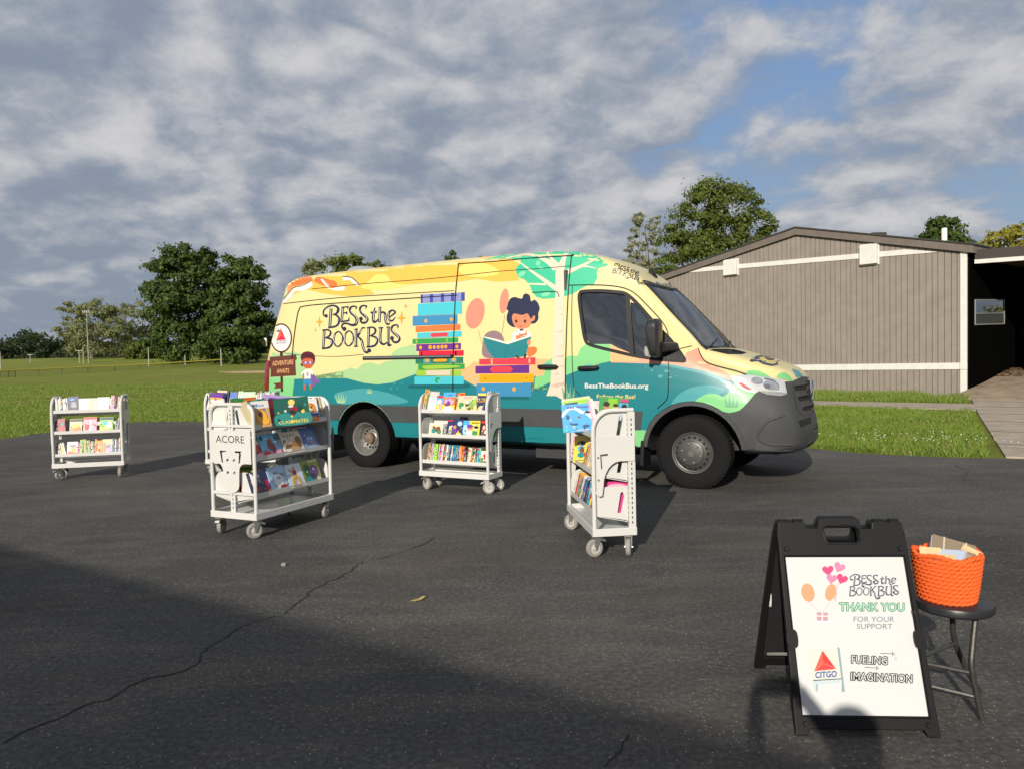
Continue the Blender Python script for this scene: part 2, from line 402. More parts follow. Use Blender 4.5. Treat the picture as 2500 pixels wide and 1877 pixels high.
sheet('concrete_path',[(6.27,9.5),(9.5,15.2),(12.93,21.1),(13.3,21.65),(16.2,19.0),(9.6,7.6)],.012,CONC,.12,lambda mb:[mb.prism([(a[0],a[1]),(b[0],b[1]),(b[0]+.02,b[1]+.028),(a[0]+.02,a[1]+.028)],.0125,.0145,lambda p,q,t:(p,q,t),m=1) for a,b in (((6.95,10.75),(9.9,8.1)),((7.9,12.4),(10.9,9.8)),((8.9,14.15),(12,11.7)),((9.8,15.8),(13,13.6)),((10.9,17.6),(14,15.4)),((11.9,19.4),(15.1,17.2)))])
sheet('side_walk',wob([(3.7,24.7),(8.44,20.96),(11.36,18.65),(11.5,18.6),(10.35,16.75),(7.74,19.22),(2.9,22.95)],.8,.04),.008,CONC,.12)
sheet('infield_dirt',[(-41+0,105),(-38,101),(-30,98),(-15,97),(-8,104),(-12,111),(-30,113),(-38,110)],.30,mat('dirt',(.30,.20,.13),.95,var=.1,vscale=.5),.6)
# ------------------------------------------------------------------ grass blades
def blades(name,poly,n,h0,h1,w,seed,dens=None,m=None):
    rs=np.random.RandomState(seed); P=np.array(poly); lo=P.min(0); hi=P.max(0)
    pts=rs.rand(int(n*3.0),2)*(hi-lo)+lo
    ins=np.zeros(len(pts),bool); x,y=pts.T; j=len(P)-1
    for i in range(len(P)):
        c=((P[i,1]>y)!=(P[j,1]>y))&(x<(P[j,0]-P[i,0])*(y-P[i,1])/(P[j,1]-P[i,1]+1e-12)+P[i,0]); ins^=c; j=i
    pts=pts[ins]
    # clumps
    cl=np.array([noise.noise((p[0]*.9,p[1]*.9,seed)) for p in pts]); keep=rs.rand(len(pts))<(.62+.6*cl); pts=pts[keep][:n]; cl=cl[keep][:n]
    k=len(pts); a=rs.rand(k)*2*np.pi; h=(h0+(h1-h0)*rs.rand(k)**1.6)*(1+.55*cl); ln=h*(.25+.5*rs.rand(k)); wd=w*(.7+.6*rs.rand(k)); b=rs.rand(k)*2*np.pi
    z0=np.full(k,-.012)
    Vv=np.zeros((k,4,3)); dx,dy=np.cos(a)*wd/2,np.sin(a)*wd/2
    Vv[:,0]=np.stack([pts[:,0]-dx,pts[:,1]-dy,z0],1); Vv[:,1]=np.stack([pts[:,0]+dx,pts[:,1]+dy,z0],1)
    Vv[:,2]=np.stack([pts[:,0]+np.cos(b)*ln*.45+dx*.6,pts[:,1]+np.sin(b)*ln*.45+dy*.6,z0+h*.62],1); Vv[:,3]=np.stack([pts[:,0]+np.cos(b)*ln,pts[:,1]+np.sin(b)*ln,z0+h],1)
    base=np.arange(k)*4; F=np.concatenate([np.stack([base,base+1,base+2],1),np.stack([base,base+2,base+3],1)])
    mi=rs.choice(3,k,p=[.5,.33,.17]); o=npobj(name,Vv.reshape(-1,3),F,GRASSM,np.concatenate([mi,mi])); return tag(o,kind='stuff')
def leafmat(name,col,tr=.35):
    m=bpy.data.materials.new(name); m.use_nodes=True; nt=m.node_tree; N=nt.nodes; b=N['Principled BSDF']; b.inputs['Base Color'].default_value=(*col,1); b.inputs['Roughness'].default_value=.55; b.inputs['Specular IOR Level'].default_value=.25
    t=N.new('ShaderNodeBsdfTranslucent'); t.inputs[0].default_value=(col[0]*1.5,col[1]*1.4,col[2]*.7,1); mx=N.new('ShaderNodeMixShader'); mx.inputs[0].default_value=tr
    nt.links.new(b.outputs[0],mx.inputs[1]); nt.links.new(t.outputs[0],mx.inputs[2]); nt.links.new(mx.outputs[0],N['Material Output'].inputs[0]); return m
GRASSM=[leafmat('grass_a',(.150,.245,.034)),leafmat('grass_b',(.205,.285,.046)),leafmat('grass_c',(.27,.27,.09))]
blades('lawn_grass',[(4.3,10.85),(5.1,9.95),(6.05,9.52),(8.0,12.75),(10.3,16.7),(7.7,19.15),(2.9,22.8),(0,18),(1.5,13.4)],60000,.04,.10,.012,1)
blades('lawn_grass',[(11.4,18.75),(12.95,21.3),(12.2,22.8),(6.2,30.2),(3.4,25.3),(8.44,21.05)],28000,.06,.19,.015,2)
blades('lawn_grass',[(-10.3,14.8),(-9.3,18.6),(-7.4,18.2),(-4,16.8),(-3,24),(-9,28),(-20,28),(-20,11.7)],70000,.03,.075,.020,3)
blades('lawn_grass',[(-9,24),(-3,22),(-4,60),(-48,60),(-26,24)],36000,.03,.07,.05,6)
# clover flowers along the lot edge
rs=np.random.RandomState(5); mb=MB()
for i in range(80):
    t=rs.rand(); x=4.5+t*1.6+rs.rand()*1.2; y=10.9-.9*t+rs.rand()*1.3; r=.005+.006*rs.rand(); z=.06+.08*rs.rand()
    mb.add([(x-r,y,z),(x,y-r,z),(x+r,y,z),(x,y+r,z),(x,y,z+r),(x,y,z-r)],[(0,1,4),(1,2,4),(2,3,4),(3,0,4),(1,0,5),(2,1,5),(3,2,5),(0,3,5)])
tag(mb.build('clover_flowers',mat('clover',(.7,.7,.62),.8),None),kind='stuff')
# ------------------------------------------------------------------ trees
def tree(name,label,cat_group,base,clumps,leaf,n,cols,trunk=None,limbs=7,seed=1,density=1.0,barecol=(.11,.095,.08),cat='tree'):
    """clumps: (x,y,z,rx,rz) ellipsoids relative to the base; leaves fill many small puffs on and inside them"""
    rs=np.random.RandomState(seed); root=empty(name,base); tag(root,label,cat,cat_group)
    vol=np.array([c[3]*c[3]*c[4] for c in clumps])**.72; vol/=vol.sum(); C_=[];N_=[];M_=[]
    for c,fr in zip(clumps,vol):
        kk=max(6,int(46*fr*len(clumps)**.5*density)); per=int(n*fr/kk)
        for _ in range(kk):
            d=rs.normal(size=3); d/=np.linalg.norm(d); 
            if d[2]<-.55: d[2]*=-.5
            r=(.55+.5*rs.rand()**.6); p=np.array([c[0]+d[0]*c[3]*r,c[1]+d[1]*c[3]*r,c[2]+d[2]*c[4]*r]); pr=c[3]*(.16+.20*rs.rand())
            q=rs.normal(size=(per,3))*[1,1,.62]*pr*.62; C_.append(p+q); nn=q/np.maximum(np.linalg.norm(q,axis=1,keepdims=True),1e-6)+d*.7+rs.normal(size=(per,3))*.55; N_.append(nn); M_.append(rs.choice(len(cols),per,p=np.array([.5,.3,.2][:len(cols)])/sum([.5,.3,.2][:len(cols)])))
    Cc=np.concatenate(C_);Nn=np.concatenate(N_);Mm=np.concatenate(M_); Nn/=np.linalg.norm(Nn,axis=1,keepdims=True); k=len(Cc)
    up=rs.normal(size=(k,3)); t=np.cross(Nn,up); t/=np.linalg.norm(t,axis=1,keepdims=True); b=np.cross(Nn,t); s=(leaf*(.55+.9*rs.rand(k)))[:,None]
    Vv=np.stack([Cc-t*s*.5,Cc-b*s*.28+Nn*s*.08,Cc+t*s*.5,Cc+b*s*.28],1).reshape(-1,3); F=np.arange(k*4).reshape(-1,4)
    npobj('crown',Vv,F,cols,Mm,parent=root)
    if trunk:
        mb=MB(); R0,Ht=trunk; rr=random.Random(seed); wb=[(rr.uniform(-.02,.02)*Ht,rr.uniform(-.02,.02)*Ht) for _ in range(5)]
        mb.tube([(wb[i][0]*i/4,wb[i][1]*i/4,Ht*i/4-.2*(i==0)) for i in range(5)],[R0*1.35,R0,R0*.85,R0*.7,R0*.45],9)
        big=sorted(clumps,key=lambda c:-c[3])
        for i in range(limbs):
            c=big[i%len(big)]; st=Ht*rr.uniform(.45,.95); e=Vector((c[0]+rr.uniform(-.6,.6)*c[3],c[1]+rr.uniform(-.6,.6)*c[3],c[2]+rr.uniform(-.3,.75)*c[4])); s0=Vector((0,0,st)); md=s0.lerp(e,.5)+Vector((rr.uniform(-.1,.1)*c[3],rr.uniform(-.1,.1)*c[3],-.06*c[4]))
            r=R0*rr.uniform(.3,.5); mb.tube([s0,s0.lerp(md,.5),md,md.lerp(e,.6),e],[r,r*.8,r*.62,r*.4,r*.15],6)
            for _ in range(3):
                e2=md.lerp(e,rr.uniform(.1,.8)); e3=e2+Vector((rr.uniform(-.5,.5)*c[3],rr.uniform(-.5,.5)*c[3],rr.uniform(.1,.6)*c[4])); mb.tube([e2,e2.lerp(e3,.5)+Vector((0,0,.03*c[4])),e3],[r*.35,r*.22,r*.08],5)
        mb.build('trunk',mat('bark'+str(int(barecol[0]*1000)),barecol,.9,var=.3,vscale=2,bump=.5,bscale=6),root)
    return root
def tpx(x0,x1,y0,y1,dep): 
    """picture box -> size in metres at a ground distance"""
    k=dep/F_; b=at_depth((x0+x1)/2,y1,dep); return (x1-x0)*k,(y1-y0)*k,b
def clp(box,dep,lst,ysq=.8):
    """clumps given as picture ellipses (cx,cy,rx,ry) -> metres relative to the tree's foot"""
    x0,yb=box; k=dep/F_; foot=at_depth(x0,yb,dep); g=Vector((foot.x,dep,gz(dep))); out=[]
    for i,(cx,cy,rx,ry) in enumerate(lst):
        p=at_depth(cx,cy,dep); out.append((p.x-g.x,((i*37)%11/11-.5)*rx*k*1.2*ysq,p.z-g.z,rx*k,ry*k))
    return g,out
OAK=[leafmat('leaf_dark_a',(.040,.068,.014),.25),leafmat('leaf_dark_b',(.056,.09,.018),.25),leafmat('leaf_dark_c',(.10,.145,.028),.25)]
MID=[leafmat('leaf_mid_a',(.085,.115,.022)),leafmat('leaf_mid_b',(.12,.155,.03)),leafmat('leaf_mid_c',(.165,.195,.045))]
PALE=[leafmat('leaf_pale_a',(.19,.21,.09)),leafmat('leaf_pale_b',(.24,.26,.12)),leafmat('leaf_pale_c',(.16,.17,.095))]
WISP=[leafmat('leaf_wisp_a',(.26,.27,.17)),leafmat('leaf_wisp_b',(.32,.33,.22)),leafmat('leaf_wisp_c',(.20,.21,.14))]
YEL=[leafmat('leaf_yellow_a',(.24,.22,.03)),leafmat('leaf_yellow_b',(.32,.29,.05)),leafmat('leaf_yellow_c',(.15,.17,.03))]
FARC=[leafmat('leaf_far_a',(.045,.068,.030)),leafmat('leaf_far_b',(.060,.085,.038)),leafmat('leaf_far_c',(.035,.052,.026))]
g,c=clp((455,888),160,[(455,650,55,42),(405,665,42,32),(380,705,38,30),(420,735,55,40),(490,680,55,45),(470,740,60,45),(395,770,38,28),(430,815,60,38),(490,810,60,45),(385,840,32,28),(480,860,70,28),(505,635,35,28),(530,760,40,55)])
tree('oak_tree','broad dark green tree with a ragged crown left of the van','trees along the far field',g,c,.75,34000,OAK,(.55,9),9,11,1.6)
g,c=clp((600,888),152,[(585,660,38,36),(620,680,32,36),(560,700,40,40),(610,730,48,42),(570,770,50,42),(625,790,38,45),(590,830,62,40),(640,840,25,40),(575,865,60,22),(530,850,40,35)])
tree('oak_tree','dense dark green tree right beside the rear end of the van','trees along the far field',g,c,.75,30000,OAK,(.5,8),8,12,1.6)
g,c=clp((225,882),200,[(185,775,36,32),(225,765,40,34),(275,775,42,38),(165,805,22,30),(210,815,48,36),(265,825,50,40),(300,810,25,35),(235,855,60,24),(190,855,30,25)])
tree('willow_tree','pale olive green tree with a rounded fan shaped crown behind the tall light pole','trees along the far field',g,c,.6,14000,PALE,(.5,5),14,13,1.1,barecol=(.15,.135,.11))
g,c=clp((345,882),215,[(345,765,34,28),(375,790,36,30),(325,800,22,30),(355,825,35,30),(400,790,25,22)])
tree('bare_tree','sparse grey green tree half hidden behind the dark tree','trees along the far field',g,c,.7,2600,PALE,(.4,8),12,14,.9,barecol=(.2,.19,.17))
g,c=clp((330,884),190,[(345,858,28,22),(375,865,22,18),(320,868,14,14)])
tree('bush','low olive bush at the foot of the pale tree','trees along the far field',g,c,.7,2600,MID,None,0,15,cat='bush')
g,c=clp((165,882),230,[(150,870,18,12),(175,868,16,13)])
tree('bush','small round dark bush beside the utility pole on the left','trees along the far field',g,c,.7,1500,FARC,None,0,16,cat='bush')
# far wood along the horizon
rs=np.random.RandomState(9); Cc=[];Mm=[]
for x in np.arange(-160,1500,5.5):
    dep=330+rs.rand()*25; hgt=(52+14*math.sin(x*.045)+12*rs.rand()) if x<185 else (34+10*rs.rand()); b=at_depth(x,0,dep); k=dep/F_; hor=901-.0213*x
    for j in range(5):
        zc=gz(dep)+hgt*k*(.2+.72*j/4); per=34; q=rs.normal(size=(per,3))*[1.3,1.3,1.0]+[b.x+rs.normal()*1.2,dep+rs.normal()*2,zc]; Cc.append(q); Mm.append(rs.choice(3,per,p=[.45,.25,.3]))
Cc=np.concatenate(Cc);Mm=np.concatenate(Mm);k=len(Cc);Nn=rs.normal(size=(k,3))+[0,-.5,.6];Nn/=np.linalg.norm(Nn,axis=1,keepdims=True);t=np.cross(Nn,rs.normal(size=(k,3)));t/=np.linalg.norm(t,axis=1,keepdims=True);b=np.cross(Nn,t);s=(.9+1.2*rs.rand(k))[:,None]
tag(npobj('distant_wood',np.stack([Cc-t*s*.5,Cc-b*s*.35,Cc+t*s*.5,Cc+b*s*.35],1).reshape(-1,3),np.arange(k*4).reshape(-1,4),FARC,Mm),kind='stuff')
GB='treetops above the van roof'
for (nm,lb,foot,dep,cl,lf,n,cols,tr,sd) in (
 ('bare_tree','brownish sparse treetop over the rear of the van roof',775,140,[(770,655,32,20),(800,648,22,20),(745,665,18,12),(770,700,45,40)],.6,1500,PALE,(.3,8),21),
 ('maple_tree','bright green rounded treetop showing over the van roof near its rear vent',860,130,[(850,645,38,22),(880,655,28,18),(835,665,28,20),(860,700,50,45)],.6,3800,MID,(.4,8),22),
 ('maple_tree','narrow green treetop just right of the roof vent',930,130,[(925,655,22,14),(945,660,16,10),(930,700,40,40)],.6,2400,MID,(.35,8),23),
 ('pine_tree','dark pointed treetop poking up over the middle of the van roof',1102,120,[(1102,622,10,10),(1102,640,22,14),(1102,670,32,22),(1102,720,40,40)],.5,2800,OAK,(.3,9),24),
 ('pine_tree','tiny dark tree tip left of the painted tree on the van roof',1172,150,[(1172,632,9,7),(1172,650,16,12),(1172,700,28,40)],.5,1400,OAK,(.3,9),25)):
    g,c=clp((foot,895),dep,cl); tree(nm,lb,GB,g,c,lf,n,cols,tr,6,sd)
g,c=clp((1740,900),62,[(1730,495,62,48),(1800,505,55,48),(1845,545,48,42),(1690,540,60,45),(1770,560,70,55),(1650,595,55,45),(1710,610,70,50),(1640,650,45,40),(1830,600,50,45),(1780,650,80,60),(1865,580,36,34)])
tree('ash_tree','large airy green tree rising behind the left slope of the shed roof','trees behind the shed',g,c,.25,26000,MID,(.32,6),16,31,1.35)
g,c=clp((1585,900),70,[(1562,560,20,40),(1598,550,16,30),(1550,610,22,34),(1588,605,20,35),(1540,650,22,24),(1575,660,26,30)])
tree('birch_tree','thin wispy pale tree behind the van aerial','trees behind the shed',g,c,.22,5200,WISP,(.16,9),16,32,.8,barecol=(.22,.21,.19))
g,c=clp((2300,860),70,[(2300,555,34,26),(2280,575,30,24),(2325,578,28,22),(2300,600,48,26),(2300,640,45,40)])
tree('maple_tree','compact round dark green treetop beside the white roof pipe','trees behind the shed',g,c,.35,6500,OAK,(.3,7),8,33,1.2)
g,c=clp((2450,860),60,[(2440,580,40,22),(2480,575,36,26),(2410,600,26,16),(2530,590,50,36),(2460,610,60,26),(2420,690,60,70),(2420,780,60,70),(2400,830,50,40)])
tree('forsythia_tree','yellow green blossoming tree at the right edge behind the porch','trees behind the shed',g,c,.26,9000,YEL,(.2,4),12,34,1.2)
c=[(0,0,2.6,3.4,2.6),(-3,2,2.2,3,2.2),(3,-1.5,2.4,3,2.4)]
tree('forsythia_bush','yellow green bush beyond the porch, seen mirrored in the porch window','trees behind the shed',Vector((38,36,0)),c,.3,4000,YEL,None,0,35,cat='bush')
# ------------------------------------------------------------------ poles, field fence
POLE=mat('pole_grey',(.34,.32,.28),.8); POST=mat('post_white',(.46,.45,.42),.6); WHITE=mat('white_paint',(.66,.65,.61),.5,var=.06,vscale=4)
def pole(px,y0,y1,dep,r,label,arm=None,m=POLE,name='pole',cat='pole'):
    b=at_depth(px,y1,dep); t=at_depth(px,y0,dep); root=empty(name,(b.x,dep,gz(dep))); tag(root,label,cat)
    mb=MB(); h=t.z-gz(dep); mb.tube([(0,0,-.3),(0,0,h)],[r*1.1,r*.8],8); mb.build('shaft',m,root)
    if arm:
        w,kind=arm; a=MB(); a.box((0,0,h-.15),(w,.12,.14)); 
        if kind: 
            for i in range(4): a.box((-w/2+w*(i+.5)/4,-.2,h+.18),(w/6,.25,.4))
        a.build('crossarm',m,root)
pole(216,763,880,170,.10,'tall grey floodlight pole before the pale olive tree',(1.7,True),name='light_pole',cat='light pole')
pole(204,848,881,170,.10,'short grey post just left of the tall floodlight pole'); pole(194,855,881,172,.11,'utility pole with a crossarm left of the floodlight pole',(1.6,False),name='utility_pole')
pole(74,865,881,180,.10,'small far post with a crossarm standing in the left field',(1.3,False),name='utility_pole'); pole(1,858,882,150,.12,'grey post at the left edge of the picture')
pole(363,848,882,150,.08,'white field post standing before the olive bush',m=POST); pole(452,867,883,150,.08,'short white post under the dark tree',m=POST); pole(540.5,851,896,140,.085,'tall white foul post at the end of the yellow topped fence',m=POST,name='foul_post')
fn=empty('field_fence',(0,0,0)); tag(fn,'long low mesh fence with a yellow top cap across the ball field','fence')
FP=[(-70,934,911),(0,927,905.5),(21,925.5,904.5),(38,925,904),(95,921,902),(152,917,899),(215,912.5,896),(280,908,893),(341,905,890),(399,902,887),(451,898,884),(501,895.5,881),(538,893,878)]
pb=[]
for i,(x,yb,yt) in enumerate(FP):
    dep=96+ (x+70)/608*44; b=at_depth(x,yb,dep); t=at_depth(x,yt,dep); pb.append((Vector((b.x,dep,gz(dep)-.1)),Vector((b.x,dep,t.z))))
    MB().tube([pb[-1][0],pb[-1][1]],.045,6).build('post',mat('fence_post',(.06,.065,.06),.6),fn)
MB().tube([p[1] for p in pb],.085,6).build('top_cap',mat('fence_yellow',(.62,.50,.05),.5),fn)
mm=MB()
for i in range(len(pb)-1):
    (a0,a1),(b0,b1)=pb[i],pb[i+1]; n=14
    for k in range(1,6): mm.tube([a0.lerp(a1,k/6.2),b0.lerp(b1,k/6.2)],.007,3,cap=False)
    for k in range(n): mm.tube([a0.lerp(b0,k/n),a1.lerp(b1,k/n)],.007,3,cap=False)
mm.build('mesh',mat('fence_mesh',(.05,.06,.05),.7),fn)
# ------------------------------------------------------------------ the shed
shed=empty('shed',U0); tag(shed,'long taupe board clad shed with white trim and a low gable behind the van','shed')
def lp(mb): mb.v=[(p[0]-U0.x,p[1]-U0.y,p[2]-U0.z) for p in mb.v]; return mb
SID=mat('siding_taupe',(.255,.218,.188),.75,var=.10,vscale=2.5,bump=.15,bscale=25,detail=7); TRIM=WHITE; FAS=mat('fascia_brown',(.15,.125,.108),.7,var=.15,vscale=3,bump=.1,bscale=40)
def top(u): return 5.34+(u+5.23)*.166 if u<-5.23 else 5.34-(u+5.23)*.236
top=lambda u: 5.36+(u+5.23)*(.172) if u<-5.23 else 5.36-(u+5.23)*(.235)
wall=MB()
core=[(-11.42,-.1),(.0,-.1),(0,top(0)),(-5.23,top(-5.23)),(-11.42,top(-11.42))]
wall.prism(core,.02,15,lambda a,b,t:wp(a,b,t))
u=-11.42; k=0
while u<-.16:
    w=.185 if k%3 else .155; u1=min(u+w,-.15); u+=.016*(k%7==3)
    if u1-u>.03:
        pts=[(u+.010,-.05),(u1-.010,-.05),(u1-.010,top(u1-.010)-.01)]
        if u+.010<-5.23<u1-.010: pts.append((-5.23,top(-5.23)-.01))
        pts.append((u+.010,top(u+.010)-.01)); wall.prism(pts,-.012,.0195,lambda a,b,t:wp(a,b,t))
    u=u1; k+=1
lp(wall).build('wall',SID,shed,smooth=0)
tr=lambda q,d0,d1,m,nm,par=shed: lp(MB().prism(q,d0,d1,lambda a,b,t:wp(a,b,t))).build(nm,m,par,smooth=0)
tr([(-.145,-.05),(.03,-.05),(.03,4.15),(-.145,4.15)],-.04,.0,TRIM,'corner_board'); 
tr([(-11.42,.70),(-.147,.775),(-.147,.965),(-11.42,.90)],-.036,-.0125,TRIM,'skirt_band'); tr([(-.146,.772),(.045,.774),(.045,.967),(-.146,.965)],-.062,-.041,TRIM,'skirt_band')
tr([(-10.1,4.56),(-9.5,4.53),(-1.0,4.24),(-.75,4.24),(-1.7,4.43),(-9.7,4.69)],-.034,-.0125,TRIM,'white_rail')
for u_,z_,w_,h_ in ((-7.86,4.53,.62,.62),(-2.76,4.40,.60,.68)):
    v_=empty('wall_vent',wp(u_,z_)-U0,0,shed); mb=MB()
    for (ww,hh,d0,d1) in ((w_,h_,-.06,-.0125),(w_-.06,h_-.07,-.17,-.06)): mb.prism([(u_-ww/2,z_-hh/2),(u_+ww/2,z_-hh/2),(u_+ww/2,z_+hh/2),(u_-ww/2,z_+hh/2)],d0,d1,lambda a,b,t:wp(a,b,t))
    lp(mb); mb.v=[(p[0]-v_.location.x,p[1]-v_.location.y,p[2]-v_.location.z) for p in mb.v]; mb.build('vent_box',TRIM,v_,smooth=0,bevel=.01)
rf=MB()
for pts in ([(-11.75,top(-11.75)+.01),(-5.23,top(-5.23)+.005),(-5.23,top(-5.23)+.23),(-11.75,top(-11.75)+.22)],[(-5.229,top(-5.23)+.005),(.22,top(.22)+.01),(.22,top(.22)+.24),(-5.229,top(-5.23)+.23)]):
    rf.prism(pts,-.13,15.2,lambda a,b,t:wp(a,b,t),m=0)
for pts in ([(-11.79,top(-11.79)+.222),(-5.23,top(-5.23)+.232),(-5.23,top(-5.23)+.275),(-11.79,top(-11.79)+.26)],[(-5.229,top(-5.23)+.232),(.26,top(.26)+.242),(.26,top(.26)+.28),(-5.229,top(-5.23)+.275)]):
    rf.prism(pts,-.17,15.3,lambda a,b,t:wp(a,b,t),m=1)
lp(rf).build('roof',[FAS,mat('shingle',(.045,.042,.04),.9,bump=.5,bscale=30)],shed,smooth=0)
pp=MB(); pp.lathe([(.0,.66),(.085,.66),(.085,.0)],16,lambda a,b,h:wp(-1.55,4.62,2.5)+Vector((a,b,h))); lp(pp).build('roof_pipe',mat('pipe_white',(.8,.79,.74),.5),shed)
pp=MB(); pp.lathe([(.0,.16),(.12,.15),(.24,.04),(.30,-.1)],16,lambda a,b,h:wp(-1.55,4.72,2.5)+Vector((a,b,h))); lp(pp).build('pipe_collar',MATS['fascia_brown'],shed)
pp=MB(); pp.box((0,0,0),(.5,.5,.2),Matrix.Translation(wp(-3.6,5.28,2.2))); lp(pp).build('roof_hatch',MATS['shingle'],shed,bevel=.03)
# the open porch to the right of it
porch=empty('porch',wp(.1,0)); tag(porch,'dark open porch with a plank ceiling, joined to the right end of the shed','porch')
def lq(mb): mb.v=[(p[0]-porch.location.x,p[1]-porch.location.y,p[2]-porch.location.z) for p in mb.v]; return mb
pz=lambda u: 4.20-u*.03
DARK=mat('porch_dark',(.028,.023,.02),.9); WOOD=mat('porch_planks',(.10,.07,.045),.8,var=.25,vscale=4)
lq(MB().prism([(.17,3.92),(2.6,3.84),(2.6,4.12),(.17,4.20)],.15,.22,lambda a,b,t:wp(a,b,t))).build('fascia',mat('porch_fascia',(.055,.045,.04),.8),porch,smooth=0)
lq(MB().prism([(.17,3.80),(2.6,3.72),(2.6,3.835),(.17,3.915)],.12,.2,lambda a,b,t:wp(a,b,t))).build('white_edge',TRIM,porch,smooth=0)
mb=MB()
for k in range(34): mb.prism([(.17,3.93),(7,3.70),(7,3.735),(.17,3.965)],.24+k*.25,.24+k*.25+.236,lambda a,b,t:wp(a,b,t))
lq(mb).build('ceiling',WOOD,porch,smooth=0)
lq(MB().prism([(.1,4.02),(7.4,3.80),(7.4,3.95),(.1,4.2)],.23,9,lambda a,b,t:wp(a,b,t))).build('roof',MATS['shingle'],porch,smooth=0)
w0=[]
wa=at_depth(2381,735,29); wb_=at_depth(2449,791,29)
def wu(P): return (P-U0).dot(DD)
BD=8.0
def onback(x,y):
    d=ray(x,y); O=wp(0,0,BD); t=((O-CAM).dot(NN))/d.dot(NN); P=CAM+d*t; return (wu(P),P.z)
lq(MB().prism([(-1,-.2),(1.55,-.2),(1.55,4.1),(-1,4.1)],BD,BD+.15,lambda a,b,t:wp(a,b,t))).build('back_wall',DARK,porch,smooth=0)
ND=Vector((DD.x,DD.y,0)); LU=.07
def onside(x,y):        # plane of the shade sheet on the shed's end, seen obliquely from the lot
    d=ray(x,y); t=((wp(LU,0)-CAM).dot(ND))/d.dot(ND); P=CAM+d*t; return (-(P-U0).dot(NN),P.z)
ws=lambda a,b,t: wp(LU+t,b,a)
lq(MB().prism([(.06,-.1),(9,-.1),(9,4.05),(.06,4.05)],-.035,0,ws)).build('side_shade',mat('shade_black',(.003,.003,.003),.95,spec=.0),porch,smooth=0)  # black sheet: the porch's shade painted over the shed's end wall
h4=[onside(2379,733),onside(2379,793),onside(2450,791),onside(2450,733)]
fr=MB()
for a,b in zip(h4,h4[1:]+h4[:1]): fr.tube([ws(a[0],a[1],.015),ws(b[0],b[1],.015)],.022,4)
m1=[((h4[0][0]+h4[1][0])/2,h4[0][1]*.45+h4[1][1]*.55),((h4[2][0]+h4[3][0])/2,h4[3][1]*.45+h4[2][1]*.55)]; fr.tube([ws(m1[0][0],m1[0][1],.015),ws(m1[1][0],m1[1][1],.015)],.018,4)
wf=lq(fr).build('window',mat('frame_grey',(.22,.22,.21),.5),porch)
for q,mt in (([h4[1],h4[2],m1[1],m1[0]],mat('pane_screen',(.04,.042,.04),.5)),([m1[0],m1[1],h4[3],h4[0]],mat('pane_glass',(.30,.31,.29),.02,metal=1))):
    g2=MB(); g2.prism(q,.004,.009,ws); lq(g2).build('pane',mt,wf,smooth=0)
lq(MB().prism([(2.3,-.1),(12,-.1),(12,3.7),(2.3,3.7)],.21,.4,lambda a,b,t:wp(a,b,t))).build('sun_block_wall',SID,porch,smooth=0)  # unseen wall, added to keep the sun out of the porch
rp=MB(); rp.prism([(-1.4,.015),(1.0,.34),(3.0,.66),(8,.7),(8,-.2),(-1.4,-.1)],.05,2.0,lambda a,b,t:wp(t,b,a)); lq(rp).build('ramp',mat('ramp_boards',(.30,.23,.165),.85,var=.3,vscale=3,bump=.3,bscale=30),porch,smooth=0)
rs=np.random.RandomState(4); k=900; uu=.1+1.85*rs.rand(k); dd=2.0+1.6*rs.rand(k)**1.0; Cn=np.array([tuple(wp(u_,(.34+.16*(d_-1) if d_<3 else .66)+.01+.05*rs.rand()*min(1,max(0,d_-2)),d_)) for u_,d_ in zip(uu,dd)]); a=rs.rand(k)*6.28; s=.03+.04*rs.rand(k)
Vl=np.stack([Cn+np.stack([np.cos(a+j*PI/2)*s*(1 if j%2 else .5),np.sin(a+j*PI/2)*s*(1 if j%2 else .5),rs.rand(k)*.03],1) for j in range(4)],1).reshape(-1,3)
tag(npobj('leaf_litter',Vl,np.arange(k*4).reshape(-1,4),[mat('dead_leaf',(.20,.10,.05),.9),mat('dead_leaf_pale',(.30,.19,.10),.9)],rs.randint(0,2,k)),kind='stuff')
